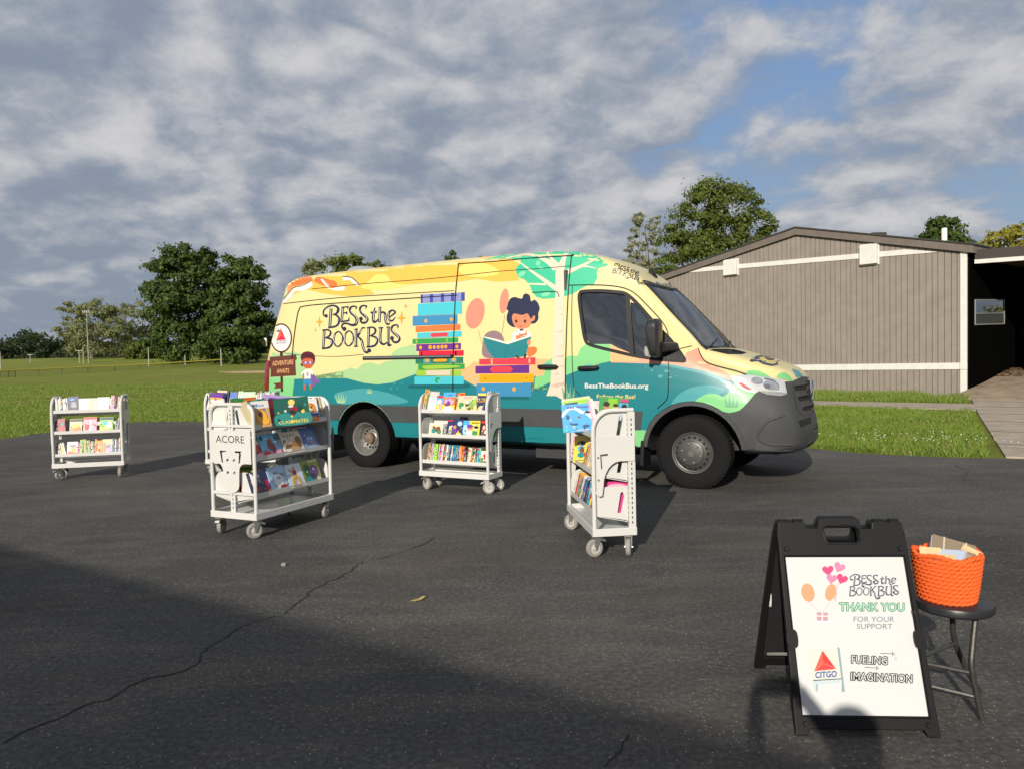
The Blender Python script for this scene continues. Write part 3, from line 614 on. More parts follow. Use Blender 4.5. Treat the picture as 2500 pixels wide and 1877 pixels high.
# ------------------------------------------------------------------ the van (local frame: x = -s, y = -w; s runs rearwards from the front axle, w towards the camera)
VL=(2.326,8.582,0); VYAW=R_(-28.833)
VM=Matrix.Translation(VL)@Matrix.Rotation(VYAW,4,'Z'); VI=VM.inverted()
V=lambda s,w,z: Vector((-s,-w,z))
ST=[(-1.06,.50,.30,.34,.58,.30,.60,.27,.62),(-1.03,.43,.50,.54,.66,.46,.68,.40,.70),(-1.00,.40,.66,.68,.74,.46,.84,.36,.90),(-.975,.39,.72,.74,.84,.50,1.0,.36,1.09),
(-.94,.38,.76,.79,.95,.57,1.085,.42,1.155),(-.89,.37,.80,.83,1.02,.66,1.11,.52,1.20),(-.80,.36,.85,.885,1.06,.76,1.14,.64,1.25),(-.60,.36,.91,.94,1.12,.86,1.195,.74,1.325),
(-.40,.36,.945,.97,1.17,.91,1.255,.78,1.39),(-.20,.36,.965,.985,1.23,.94,1.33,.80,1.445),(-.08,.36,.97,.99,1.27,.95,1.385,.81,1.48),(.05,.36,.975,.995,1.31,.955,1.53,.80,1.635),
(.25,.36,.98,1.0,1.36,.96,1.73,.775,1.86),(.45,.36,.98,1.0,1.40,.965,1.935,.745,2.085),(.60,.36,.98,1.0,1.42,.97,2.08,.725,2.23),(.75,.36,.98,1.0,1.44,.97,2.20,.72,2.36),
(.95,.36,.98,1.0,1.46,.97,2.33,.73,2.48),(1.2,.36,.98,1.0,1.48,.97,2.43,.745,2.57),(1.5,.36,.98,1.0,1.5,.97,2.50,.76,2.635),(1.9,.36,.98,1.0,1.5,.97,2.525,.77,2.66),
(2.9,.36,.98,1.0,1.5,.97,2.535,.77,2.67),(4.5,.36,.98,1.0,1.5,.97,2.525,.77,2.66),(5.5,.37,.98,1.0,1.5,.97,2.51,.77,2.645),(5.9,.38,.975,.995,1.5,.965,2.48,.76,2.615),
(6.08,.40,.955,.98,1.5,.95,2.43,.735,2.55),(6.17,.43,.92,.945,1.5,.915,2.35,.69,2.46),(6.21,.47,.86,.885,1.5,.86,2.22,.62,2.33)]
def half(st,ins=0):
    s,zb,wl,wm,zbt,wb,ze,we,zt=st
    zb+=ins*.3; wl-=ins; wm-=ins; wb-=ins; we-=ins; ze-=ins; zt-=ins
    q=[(0,zb),(.8*wl,zb),(wl,zb+.06),(wm,zb+(zbt-zb)*.34),(wm,zb+(zbt-zb)*.68),(wb,zbt),(wb+(we-wb)*.45,zbt+(ze-zbt)*.52),(we,ze),(we-.035*min(1,we),ze+(zt-ze)*.5),(we*.82,zt-(zt-ze)*.17),(we*.45,zt-(zt-ze)*.04),(0,zt)]
    return q[:2]+cr(q[2:],3,False)
def loft(stations,ins=0,sub=4):
    stt=cr(stations,sub,False); mb=MB(); rows=[]
    for st in stt:
        h=half(st,ins); s=st[0]
        ring=[(w,z) for w,z in h]+[(-w,z) for w,z in h[-2:0:-1]]
        def S(z): return s-max(0,(s-5.0)/1.2)**2*max(0,z-1.15)*.15
        rows.append([V(S(z),w,z) for w,z in ring])
    n=len(rows[0]); vs=[p for r in rows for p in r]; fs=[]
    for i in range(len(rows)-1):
        for j in range(n): fs.append((i*n+j,i*n+(j+1)%n,(i+1)*n+(j+1)%n,(i+1)*n+j))
    def cap(i,flip):
        r=i*n; hn=n//2
        for j in range(hn):
            a,b,c,d=r+j,r+j+1,r+(n-j-1)%n,r+(n-j)%n
            f=[a,b,c,d]; f=[x for k,x in enumerate(f) if x not in f[:k]]
            if len(f)>2: fs.append(tuple(f if not flip else f[::-1]))
    cap(0,False); cap(len(rows)-1,True)
    mb.add(vs,fs); return mb
shell=loft(ST)
_bm=bmesh.new()
for v in shell.v: _bm.verts.new(v)
_bm.verts.ensure_lookup_table()
for f in shell.f:
    try: _bm.faces.new([_bm.verts[i] for i in f])
    except ValueError: pass
bmesh.ops.recalc_face_normals(_bm,faces=_bm.faces)
SB=BVHTree.FromBMesh(_bm)
_co=VI@CAM
def vhit(x,y):
    d=(VI.to_3x3()@ray(x,y)).normalized(); p,n,i,t=SB.ray_cast(_co,d)
    if p is None: return None
    if n.dot(d)>0: n=-n
    for s0 in (0,4.325):       # art stops at the lip of the wheel arches
        dx,dz=-p.x-s0,p.z-.375; r=math.hypot(dx,dz)
        rc=.535 if s0==0 else .492
        if r<rc and p.y<-.55:
            k=(rc+.001)/max(r,.02); return Vector((-(s0+dx*k),p.y,.375+dz*k)),n,True
    return p,n
def shit(side=1):
    def f(s,z):
        p,n,i,t=SB.ray_cast(V(s,side*3,z),V(0,-side,0))
        if p is None: return None
        if n.dot(V(0,side,0))<0: n=-n
        return p,n
    return f
def fhit(w,z):        # from the front
    p,n,i,t=SB.ray_cast(V(-3,w,z),V(1,0,0)); 
    return (p,n if n.x>0 else -n) if p else None
def thit(s,w):        # from above
    p,n,i,t=SB.ray_cast(V(s,w,4),V(0,0,-1)); return (p,n if n.z>0 else -n) if p else None
def loc(pt): h=vhit(*pt); return h[0] if h else None
# palette of the wrap and of the cab
PAL=['van_yellow','cavity_dark']; VMATS=[mat('van_yellow',(.68,.585,.275),.36,coat=.18,var=.03,vscale=1.5),mat('cavity_dark',(.035,.037,.04),.8)]
def vm(name,col,rough=.4,coat=.15):
    if name not in PAL: PAL.append(name); VMATS.append(mat('wrap_'+name,tuple(c*.84 for c in lin(col)) if isinstance(col,str) else col,rough,coat=coat,spec=.4))
    return PAL.index(name)
for n_,h in dict(orange_sky='f3bf52',orange='f57a3c',coral='f39a62',cloud_yellow='f3dc78',white='efece2',navy='232848',cream='f1ecda',teal='1f8088',teal_dark='14666f',teal_light='4aa0a6',crown='3fc497',crown_light='83dcae',trunk='e4d5c0',trunk_mark='cdb9a6',
    grass='84d08a',grass_dark='6fa98a',sage='a9cf95',peach='f3b983',salmon='efa68c',brown='6b3b2c',brown_dark='4a2a22',gold='f0a62a',blue='3f8dbc',blue_dark='3d4fa0',lilac='8c93c9',cyan='4bc4d4',red='e0203f',red_light='f04050',purple='6b2d88',green='2f9e4d',green_dark='2c7a5c',lime='9bc646',amber='f2a812',skin='d98a63',skin_dark='c9623c',hair='5c2130',black='17181c',gap='0c0c0d',citgo_red='d9302c',citgo_light='f0604c',citgo_blue='234a86',ear='f08f78',mauve='92797f',plum='7b5ea0',sand='d9cbb4').items(): vm(n_,h)
for n_ in ('gap',): VMATS[PAL.index(n_)]=mat('wrap_gap',(.01,.01,.011),.8)
m_=lambda n: PAL.index(n)
D=Decal(vhit,9)
def P(f,pts,c,off=None): D.poly(f(pts),m_(c),off=off)
def S(f,pts,c,n=6,off=None): D.smooth(f(pts),m_(c),n,off=off)
def K(f,pts,w,c,n=4,closed=False,off=None):   # stroke; widths given in the crop's own pixels
    q=f(pts); k=(f([(1,0)])[0][0]-f([(0,0)])[0][0])
    ww=[x*k for x in w] if isinstance(w,(list,tuple)) else w*k
    D.stroke(q,ww,m_(c),n,closed,off)
def E_(f,cx,cy,rx,ry,c,rot=0,n=18): D.poly(f(ell(cx,cy,rx,ry,rot,n)),m_(c))
# ---- backgrounds
D.lay(0)
P(c1,[(150,300),(235,225),(1000,150),(1700,90),(1760,130),(1850,180),(1830,240),(1850,290),(1700,300),(1560,280),(1440,300),(1200,310),(1000,330),(820,330),(870,385),(700,400),(560,385),(400,350),(250,420),(160,440)],'orange_sky')
S(c1,[(780,340),(830,300),(880,255),(950,255),(1000,310),(1120,320),(1000,345),(880,355)],'cloud_yellow')
S(c1,[(1440,230),(1480,180),(1560,170),(1640,185),(1710,225),(1690,255),(1540,268)],'cloud_yellow')
D.lay(1); S(c1,[(185,330),(215,270),(330,255),(420,258),(455,285),(440,340),(360,350),(280,390),(220,430),(185,400)],'coral')
S(c1,[(205,300),(240,262),(360,255),(430,262),(448,290),(380,320),(300,330),(240,340)],'orange'); S(c1,[(465,300),(480,270),(520,272),(560,285),(610,300),(612,330),(540,330)],'orange')
# flying books
D.lay(4)
for wing,edge,col in (([(235,455),(320,350),(450,295),(452,330),(400,360),(335,365),(300,410),(250,462)],[(232,452),(318,345),(380,330),(452,292)],'green_dark'),([(505,285),(525,278),(580,345),(675,330),(665,360),(610,362),(560,348)],[(520,276),(575,342),(620,330),(678,330)],'orange'),([(655,268),(715,275),(768,320),(755,332),(725,310),(705,290),(660,295)],[(655,266),(718,273),(768,320)],'navy')):
    P(c1,wing,'white'); K(c1,edge,6,col,3)
# hills
D.lay(0)
S(c1,[(985,800),(1030,755),(1085,735),(1150,745),(1150,960),(990,980)],'sage'); P(c1,[(112,1100),(112,800),(150,770),(200,780),(240,790),(330,770),(400,800),(420,960),(330,1010),(300,1120)],'sage')
D.lay(1); P(c1,[(330,960),(500,985),(660,1000),(660,900),(710,880),(750,890),(800,850),(850,845),(905,860),(935,840),(985,835),(1150,800),(1150,950),(1000,1010),(800,1010)],'sage')
P(c1,[(120,1120),(112,830),(150,850),(160,950),(330,950),(330,1020),(310,1120)],'grass')
S(c1,[(1150,960),(1480,880),(1530,850),(1570,840),(1960,840),(1960,1010),(1560,1020),(1300,1000)],'peach')
P(cT,[(300,1150),(500,1150),(500,1420),(300,1480)],'peach')
S(cT,[(365,1330),(410,1315),(450,1310),(460,1190),(500,1160),(545,1160),(540,1400),(370,1470),(355,1380)],'grass')
P(cT,[(660,1150),(700,1115),(790,1120),(820,1040),(880,1000),(1125,1000),(1135,1170),(900,1220),(660,1320)],'grass')
P(c2,[(490,700),(700,750),(940,772),(960,720),(1035,690),(1060,760),(1240,862),(1300,880),(1260,900),(1060,830),(850,790),(490,780)],'salmon')
P(cT,[(1125,1000),(1125,1180),(1412,1180),(1412,1120),(1300,1080),(1200,1040)],'peach')
# teal ground
D.lay(4)
P(c1,[(310,1140),(330,955),(450,955),(560,950),(680,950),(800,982),(890,992),(990,980),(1080,948),(1160,920),(1480,962),(1560,1005),(1700,1020),(1800,1010),(1935,955),(1960,930),(1960,1440),(1000,1440),(560,1440),(120,1300),(112,1120)],'teal')
P(c2,[(0,945),(85,915),(200,862),(280,830),(380,800),(470,775),(560,768),(650,765),(740,770),(850,788),(960,808),(1060,830),(1130,850),(1200,875),(1270,905),(1290,940),(1400,980),(1230,1100),(1000,1090),(800,1380),(0,1380)],'teal')
D.lay(5); S(c1,[(600,1060),(700,1030),(800,1020),(900,1035),(1000,1060),(1100,1110),(930,1125),(760,1118),(640,1122)],'teal_light')
P(c2,[(480,772),(560,760),(660,764),(850,787),(1000,815),(1150,857),(1250,893),(1180,893),(1060,848),(850,805),(690,782),(560,776)],'teal_light')
S(c2,[(870,1040),(900,990),(960,950),(1040,925),(1130,925),(1200,955),(1100,1000),(960,1030)],'teal_light')
S(c2,[(1000,1050),(1030,1005),(1090,975),(1150,975),(1190,990),(1230,960),(1265,905),(1290,920),(1400,985),(1300,1075),(1180,1095),(1080,1065)],'grass')
P(c2,[(640,1195),(760,1205),(740,1345),(700,1345),(640,1290)],'grass')
D.lay(7)
for bx,by,sz in ((645,1085,90),(838,1035,50)):
    for k,(dx,h) in enumerate(((-.42,.5),(-.2,.85),(.03,1),(.25,.8),(.45,.45))): P(c1,[(bx+dx*sz*.5-6*sz/90,by+sz*.35),(bx+dx*sz-1,by-h*sz*.55),(bx+dx*sz*.5+6*sz/90,by+sz*.35)],'sage')
for bx,by,sz,c_ in ((1245,1010,110,'grass_dark'),(230,960,100,'grass_dark')):
    for k,(dx,h) in enumerate(((-.45,.7),(-.18,1.1),(.1,.75),(.4,.65))): P(c2,[(bx+dx*sz*.6-9,by+sz*.42),(bx+dx*sz-1,by-h*sz*.6),(bx+dx*sz*.6+9,by+sz*.42)],c_)
for x,y,r in ((1010,985,9),(1060,985,7),(985,1020,8),(1030,1020,6),(1005,1000,4)): E_(c1,x,y,r,r*.7,'teal_light')
for x,y,rx in ((265,1385,20),(440,1390,30),(368,1455,34),(490,1470,22),(560,1450,12),(190,1345,13)): E_(cH,x,y,rx,rx*.72,'teal_light')
# ---- tree
D.lay(5)
P(cT,[(-160,145),(0,105),(100,90),(300,75),(500,60),(740,55),(900,70),(1000,120),(1105,200),(1000,230),(985,270),(990,330),(950,395),(880,410),(820,440),(740,490),(650,515),(560,532),(440,540),(370,520),(330,470),(300,390),(250,345),(190,320),(165,270),(170,220),(215,180),(210,145),(120,135),(0,135)],'crown')
for x,y,rx,ry,r in ((390,180,22,28,20),(420,230,25,14,20),(225,290,40,22,-30),(470,495,48,20,-15)): E_(cT,x,y,rx,ry,'crown_light',r)
D.lay(7); P(cT,[(568,225),(660,225),(655,400),(650,600),(645,800),(645,1000),(650,1150),(665,1330),(690,1470),(720,1560),(640,1560),(570,1520),(475,1520),(515,1400),(535,1150),(550,950),(560,700),(566,450)],'trunk')
D.lay(8); K(cT,[(570,235),(500,170),(380,110),(260,95),(60,130)],[70,50,30,20,8],'trunk'); K(cT,[(600,220),(540,150),(500,100),(478,70)],[60,34,22,18],'trunk')
D.lay(9); K(cT,[(620,230),(650,140),(680,80),(720,40)],[80,45,34,40],'trunk'); K(cT,[(640,285),(750,245),(870,190),(990,130)],[60,40,24,14],'trunk')
D.lay(8); K(cT,[(575,440),(450,350),(330,265),(215,180)],[50,36,24,12],'trunk'); K(cT,[(470,395),(300,390)],[22,16],'trunk'); K(cT,[(830,210),(900,215),(980,235)],[26,14,6],'trunk')
D.lay(10)
for y,x0,x1,h in ((630,565,640,8),(700,585,640,12),(870,560,640,18),(1015,585,642,10),(1120,540,645,22),(1220,580,650,18),(1300,535,600,14),(1395,515,668,40),(1420,515,600,22)): P(cT,[(x0,y+h*.4),(x1,y-h*.5),(x1,y+h*.5),((x0+x1)/2,y+h*.4)],'trunk_mark')
# ---- lettering
def lettering(kf,ef,f,two=True):
    B=lambda pts,w,n=4: kf(f,pts,w,'navy',n)
    I=lambda pts,w=11,n=4: kf(f,pts,w,'cream',n) if two else None
    def blob(x,y,r): ef(f,x,y,r,r*1.05,'navy')
    # BESS
    D.lay(9)
    B([(330,375),(285,370),(262,320),(285,240),(390,165),(510,158),(582,210),(575,280),(530,330),(470,345)],[30,30,30,36,44,50,56,54,40,24]); blob(325,372,36)
    B([(685,190),(660,500)],52); B([(955,235),(985,180)],[8,36]); B([(1170,215),(1205,160)],[8,36]); B([(1380,185),(1350,330),(1342,460),(1370,505),(1430,470),(1440,430)],[12,56,58,46,26,12]); B([(1490,175),(1475,512)],52)
    D.lay(10)
    B([(432,215),(402,615)],60); B([(655,190),(805,172)],26); B([(985,175),(900,165),(840,215),(860,300),(960,390),(990,470),(965,550),(880,570),(780,535),(690,545),(662,610),(700,660)],[30,34,44,54,62,64,60,48,40,36,34,34]); blob(718,652,44)
    B([(1205,158),(1115,152),(1058,205),(1085,300),(1185,390),(1212,450),(1175,510),(1105,520),(1060,470)],[30,34,44,54,62,60,50,44,40]); blob(1078,432,40)
    B([(1285,302),(1420,285)],38); B([(1490,330),(1540,290),(1595,320),(1605,430),(1625,520),(1665,555),(1705,515)],[20,36,52,56,50,36,14])
    B([(1700,395),(1818,300),(1785,258),(1735,255),(1680,310),(1672,400),(1705,470),(1765,468),(1825,390)],[24,34,34,36,50,52,44,30,8])
    D.lay(11)
    B([(470,330),(560,370),(598,440),(580,540),(510,600),(385,625)],[24,44,58,58,44,34]); B([(370,632),(450,620)],26); B([(690,312),(775,300)],26); B([(640,500),(820,470)],34); B([(805,160),(785,225)],[26,10]); B([(772,280),(768,340)],24); B([(822,400),(815,485)],[12,34])
    # BOOKBUS
    D.lay(9)
    B([(285,680),(262,1070)],54)
    for cx,cy in ((582,872),(815,857)): kf(f,ell(cx,cy,92,160,4,14),[44-16*abs(math.sin(2*PI*i/14)) for i in range(14)],'navy',3,True)
    B([(975,660),(968,1030)],54); B([(1248,630),(1232,1040)],54); B([(1512,630),(1492,800),(1505,940),(1570,985),(1640,940)],[56,56,54,40,24]); B([(1885,575),(1800,570),(1740,625),(1765,715),(1865,800),(1905,865),(1870,930),(1795,938),(1745,880)],[30,34,44,54,62,60,50,44,40]); blob(1748,850,40)
    D.lay(10)
    B([(240,680),(360,672),(418,725),(395,800),(310,845)],[24,36,46,40,24]); B([(1165,635),(1110,632),(1060,720),(1000,815)],[30,30,40,44]); B([(1205,630),(1330,618),(1388,670),(1370,750),(1280,800)],[24,36,46,40,24]); B([(1672,615),(1668,960),(1690,1008),(1735,985)],[52,52,44,24]); B([(1860,640),(1888,590)],[8,34])
    D.lay(11)
    B([(305,845),(420,870),(448,950),(395,1045),(235,1082)],[24,44,54,46,26]); B([(1000,805),(1090,900),(1120,1040),(1170,1145),(1235,1160)],[30,50,54,52,44]); blob(1255,1118,42); B([(1275,800),(1395,835),(1425,920),(1360,1015),(1195,1045)],[24,44,54,46,26])
    B([(935,663),(1010,653)],22); B([(928,1030),(1012,1030)],22); B([(1455,632),(1560,622)],22); B([(1625,617),(1700,610)],20); B([(1205,632),(1250,628)],24)
    D.lay(13)
    I([(430,230),(408,600)]); I([(285,320),(310,245),(400,185),(500,178),(560,220)],9); I([(560,400),(582,450),(565,530),(510,580)]); I([(688,210),(668,480)]); I([(862,250),(885,300),(975,390),(1000,470),(970,540)]); I([(1075,240),(1110,300),(1195,380),(1205,450),(1170,500)]); I([(1365,260),(1345,470)]); I([(1490,200),(1478,490)]); I([(1600,340),(1612,450),(1640,530)]); I([(1672,300),(1668,400),(1700,455)])
    I([(288,700),(266,1050)]); I([(398,700),(402,740),(385,790)],9); I([(432,890),(442,950),(395,1025)])
    for cx,cy in ((582,872),(815,857)): I([(cx-70,cy-90),(cx-88,cy),(cx-70,cy+90)]); I([(cx+70,cy-90),(cx+88,cy),(cx+70,cy+90)])
    I([(975,680),(970,1010)]); I([(1110,660),(1060,740)]); I([(1090,900),(1130,1050),(1180,1135)]); I([(1248,650),(1236,1020)]); I([(1370,665),(1368,730)],9); I([(1408,860),(1418,920),(1360,1000)]); I([(1512,650),(1495,800),(1510,930)]); I([(1672,630),(1668,950)],9); I([(1762,650),(1785,715),(1875,800),(1895,865),(1860,918)])
lettering(K,E_,cL)
def star(f,x,y,r,c): P(f,[(x+ (r if i%2==0 else r*.28)*math.sin(i*PI/4)*(.8 if i in (2,6) else 1),y-(r*1.15 if i in(0,4) else r if i%2==0 else r*.28)*math.cos(i*PI/4)) for i in range(8)],c)
D.lay(9); star(cL,180,500,110,'gold'); star(cL,1955,415,125,'gold'); star(cL,2045,160,55,'coral'); star(cL,95,682,38,'coral')
# ---- stack of painted books, left
D.lay(6)
def bk(q,c): P(cR,q,c)
def r4(x0,x1,yl,yr,hl,hr=None): hr=hr or hl; return [(x0,yl),(x1,yr),(x1,yr+hr),(x0,yl+hl)]
for q,c in ((r4(222,860,118,84,124),'lilac'),(r4(180,822,252,215,170,180),'cyan'),(r4(105,755,430,404,140),'blue'),(r4(150,795,578,546,84),'orange'),(r4(170,815,672,645,80),'cyan'),(r4(105,765,762,738,70),'green'),(r4(160,805,838,820,98,90),'purple'),(r4(195,845,935,922,80),'red'),(r4(150,838,1030,1018,88,90),'green_dark'),(r4(188,858,1122,1115,84,80),'green'),(r4(162,808,1208,1210,84),'lime'),(r4(135,850,1300,1296,116),'cyan')): bk(q,c)
D.lay(7)
for x in (222,355,515,662,812): bk([(x,118-(x-222)*.053),(x+(30 if x==222 else 48),117-(x-222)*.053),(x+(30 if x==222 else 46),240-(x-222)*.053),(x,241-(x-222)*.053)],'blue_dark')
for x,y,r in ((298,500,22),(668,478,22),(222,885,22),(360,880,26),(420,880,22),(478,878,22),(535,875,24),(588,872,22),(750,872,22)): E_(cR,x,y,r,r*1.2,'gold')
bk([(360,708),(385,680),(600,668),(628,690),(605,722),(385,735)],'red_light'); bk(r4(155,178,775,774,50),'lime'); bk(r4(598,616,755,754,50),'lime'); bk(r4(720,745,940,939,60),'black'); bk(r4(232,248,948,947,55),'black'); bk(r4(265,370,1050,1048,62),'teal_light'); bk(r4(645,750,1042,1040,62),'teal_light'); E_(cR,318,1068,28,26,'gold'); E_(cR,708,1060,26,26,'gold'); S(cR,[(410,1072),(440,1052),(580,1048),(610,1066),(580,1085),(440,1090)],'gold')
S(cR,[(250,1160),(300,1145),(510,1135),(770,1145),(770,1170),(510,1190),(300,1195)],'lime'); bk(r4(308,658,1216,1214,70),'sand'); D.lay(8)
for i in range(7): E_(cR,358+i*44.5,1248-i*.8,13,14,'mauve',n=10)
for a in range(6): E_(cR,472+26*math.cos(a*PI/3),1355+28*math.sin(a*PI/3),17,17,'green',n=10)
D.lay(5); S(cR,[(30,1450),(150,1415),(840,1405),(940,1440),(820,1470),(150,1475)],'teal_dark')
# painted stack, right, with a child reading
D.lay(6)
for q,c in ((r4(1070,1885,1050,1025,82,104),'red_light'),(r4(1015,1795,1150,1132,110,122),'purple'),(r4(1075,1858,1272,1262,112,126),'amber'),(r4(1030,1825,1400,1390,180,198),'blue'),(r4(1040,1790,1585,1590,44),'teal_dark')): bk(q,c)
D.lay(7); bk(r4(1240,1264,1053,1052,72),'peach'); bk(r4(1786,1810,1048,1047,62),'peach'); bk([(1225,1202),(1262,1160),(1520,1155),(1560,1196),(1525,1238),(1262,1245)],'red_light'); E_(cR,1575,1482,26,32,'gold'); E_(cR,1130,1478,22,30,'gold'); E_(cR,1160,1328,9,10,'black',n=8); E_(cR,1752,1325,9,10,'black',n=8)
for x in (1205,1350,1500,1648): bk(r4(x,x+5,1405,1405,170),'teal_light')
D.lay(5); S(cR,[(1760,900),(1820,875),(1890,880),(1905,930),(1860,990),(1780,1015)],'orange')
# plain cushion and two balloons stand where the wrap shows a mascot
D.lay(6); K(cR,[(1060,640),(1090,760),(1130,860)],6,'mauve'); K(cR,[(1440,400),(1420,560),(1390,700)],6,'mauve')
D.lay(7); E_(cR,1010,390,130,225,'ear',14,24); E_(cR,1430,210,62,180,'ear',8,24)
S(cR,[(1120,830),(1160,690),(1290,640),(1400,700),(1440,860),(1400,1000),(1250,1040),(1120,1000)],'mauve')
# child
D.lay(7); S(cR,[(1490,360),(1465,320),(1485,250),(1520,180),(1580,155),(1640,170),(1690,175),(1710,125),(1745,105),(1800,130),(1820,215),(1870,195),(1920,240),(1945,320),(1925,390),(1925,470),(1880,530),(1810,540),(1700,560),(1580,590),(1510,560),(1470,500),(1470,420)],'navy',5)
D.lay(8); S(cR,[(1545,440),(1580,395),(1690,415),(1770,395),(1820,470),(1850,430),(1880,430),(1870,490),(1830,510),(1800,570),(1730,610),(1670,615),(1600,590),(1560,530)],'skin',5); P(cR,[(1545,800),(1550,690),(1600,635),(1640,615),(1750,615),(1790,650),(1825,720),(1780,760),(1600,800)],'white')
D.lay(9); P(cR,[(1600,790),(1605,640),(1625,615),(1640,680),(1700,690),(1745,670),(1745,615),(1760,640),(1765,740)],'orange'); K(cR,[(1655,632),(1712,628)],26,'brown_dark')
for ex in (1607,1735): E_(cR,ex,505,19,25,'brown_dark',n=12)
D.lay(10)
for ex in (1613,1741): E_(cR,ex,497,6,7,'white',n=8)
K(cR,[(1645,572),(1670,582),(1695,572)],5,'brown'); K(cR,[(1590,468),(1605,458),(1622,462)],5,'brown'); K(cR,[(1725,450),(1740,440),(1755,446)],5,'brown')
D.lay(10); P(cR,[(1120,735),(1480,835),(1825,725),(1800,800),(1740,1010),(1440,1045),(1280,1040),(1190,920),(1150,820)],'teal'); P(cR,[(1120,735),(1145,728),(1300,760),(1470,808),(1800,712),(1825,725),(1480,838)],'cream')
D.lay(12); K(cR,[(1478,840),(1440,1042)],6,'teal_dark'); S(cR,[(1765,800),(1790,770),(1815,800),(1805,840),(1775,845)],'skin',4); K(cR,[(1745,975),(1725,1045)],[34,22],'brown_dark'); K(cR,[(1605,1000),(1655,1045)],[30,18],'brown_dark')
# ---- rear scene: round sign on a post, painted child
D.lay(6); P(cB,[(288,1120),(326,1120),(330,1640),(300,1640)],'brown_dark'); D.lay(7); E_(cB,306,942,140,192,'brown_dark',0,32); P(cB,[(155,1190),(500,1160),(510,1220),(490,1235),(500,1430),(165,1450),(170,1360),(155,1300)],'brown'); P(cB,[(200,1530),(330,1515),(330,1590),(210,1600),(235,1560)],'brown')
D.lay(8); E_(cB,306,942,124,172,'white',0,32); D.lay(9); P(cB,[(300,815),(240,972),(308,905)],'citgo_light'); P(cB,[(300,815),(368,965),(308,905)],'brown_dark' if 0 else 'citgo_red'); P(cB,[(240,974),(308,907),(368,965)],'red')
D.text('CITGO',cB([(242,1024)])[0],[x-y for x,y in zip(cB([(375,1012)])[0],cB([(242,1024)])[0])],(0,-8.2),m_('citgo_blue'),.012)
D.text('ADVENTURE',cB([(192,1305)])[0],(272/5.358,-22/5.358),(0,-11.5),m_('peach'),.006); D.text('AWAITS',cB([(250,1402)])[0],(160/5.358,-8/5.358),(0,-11),m_('peach'),.006)
D.lay(8); S(cB,[(690,1370),(760,1450),(815,1500),(790,1530),(750,1530),(740,1570),(690,1560),(680,1460)],'plum',4); P(cB,[(600,1470),(690,1470),(705,1555),(660,1555),(648,1510),(638,1555),(595,1555)],'blue'); K(cB,[(615,1550),(612,1620)],24,'skin_dark'); K(cB,[(682,1550),(695,1612)],24,'skin_dark')
D.lay(9); P(cB,[(625,1350),(690,1345),(735,1395),(715,1425),(690,1400),(692,1475),(610,1475),(605,1405),(585,1425),(565,1400)],'white')
D.lay(9); S(cB,[(575,1250),(560,1200),(575,1150),(610,1125),(660,1118),(715,1135),(745,1180),(745,1240),(720,1290),(600,1310),(560,1300)],'hair',4); D.lay(10); S(cB,[(575,1260),(600,1215),(660,1205),(715,1220),(728,1262),(705,1320),(660,1340),(605,1322)],'skin_dark',4); D.lay(11); S(cB,[(582,1262),(605,1245),(650,1258),(700,1245),(728,1258),(705,1285),(665,1278),(620,1290)],'plum',4)
D.lay(12); E_(cB,628,1266,14,16,'white',n=10); E_(cB,686,1263,14,16,'white',n=10); D.lay(13); E_(cB,632,1267,7,9,'black',n=8); E_(cB,684,1264,7,9,'black',n=8)
D.lay(10); D.text('B',cB([(636,1438)])[0],(30/5.358,-2/5.358),(0,-10.5),m_('navy'))
K(cB,[(600,1400),(596,1480)],18,'skin_dark'); 
# ---- writing on the door and the roof cap
D.lay(9); o_=c2([(325,938)])[0]; D.text('BessTheBookBus.org',o_,(398/2.556,2/2.556),(0,-31/2.556),m_('white'),.016); o_=c2([(400,1002)])[0]; D.text('Follow the Bus!',o_,(242/2.556,1/2.556),(0,-25/2.556),m_('cloud_yellow'),.012)
RM=lambda pts:[(1500+(p[0]-235)*.038+(p[1]-130)*-.006,642+(p[1]-130)*.026+(p[0]-235)*.013)+tuple(p[2:]) for p in pts]
_g=D.g; D.g=None
def K2(f,pts,w,c,n=2,closed=False):
    q=f(pts); ww=[x*.034 for x in w] if isinstance(w,(list,tuple)) else w*.034; D.stroke(q,ww,m_(c),n,closed)
lettering(K2,lambda f,x,y,a,b,c:D.poly(f(ell(x,y,a,b,0,8)),m_(c)),RM,False)
D.g=_g
D.lay(5); o_=cH([(85,325)])[0]; D.text('BessTheBookBus.org',o_,(118,10),(-3.5,-10),m_('navy'),.012)
# hood pictures
D.lay(4); S(cH,[(1415,1440),(1440,1390),(1530,1375),(1610,1400),(1720,1480),(1560,1465)],'grass'); S(cH,[(1790,1465),(1820,1420),(1880,1405),(1950,1450),(1985,1510),(1880,1490)],'grass'); P(cH,[(1975,1360),(2060,1385),(2115,1455),(2030,1470)],'teal_light')
D.lay(5); P(cH,[(1455,1262),(1540,1205),(1680,1185),(1790,1205),(1840,1265),(1820,1310),(1730,1330),(1620,1305),(1560,1270),(1480,1280)],'navy'); D.lay(6); P(cH,[(1530,1262),(1580,1225),(1680,1208),(1770,1222),(1800,1270),(1770,1300),(1720,1305),(1640,1285),(1590,1255)],'cloud_yellow'); D.lay(7); E_(cH,1700,1232,62,24,'brown_dark',10)
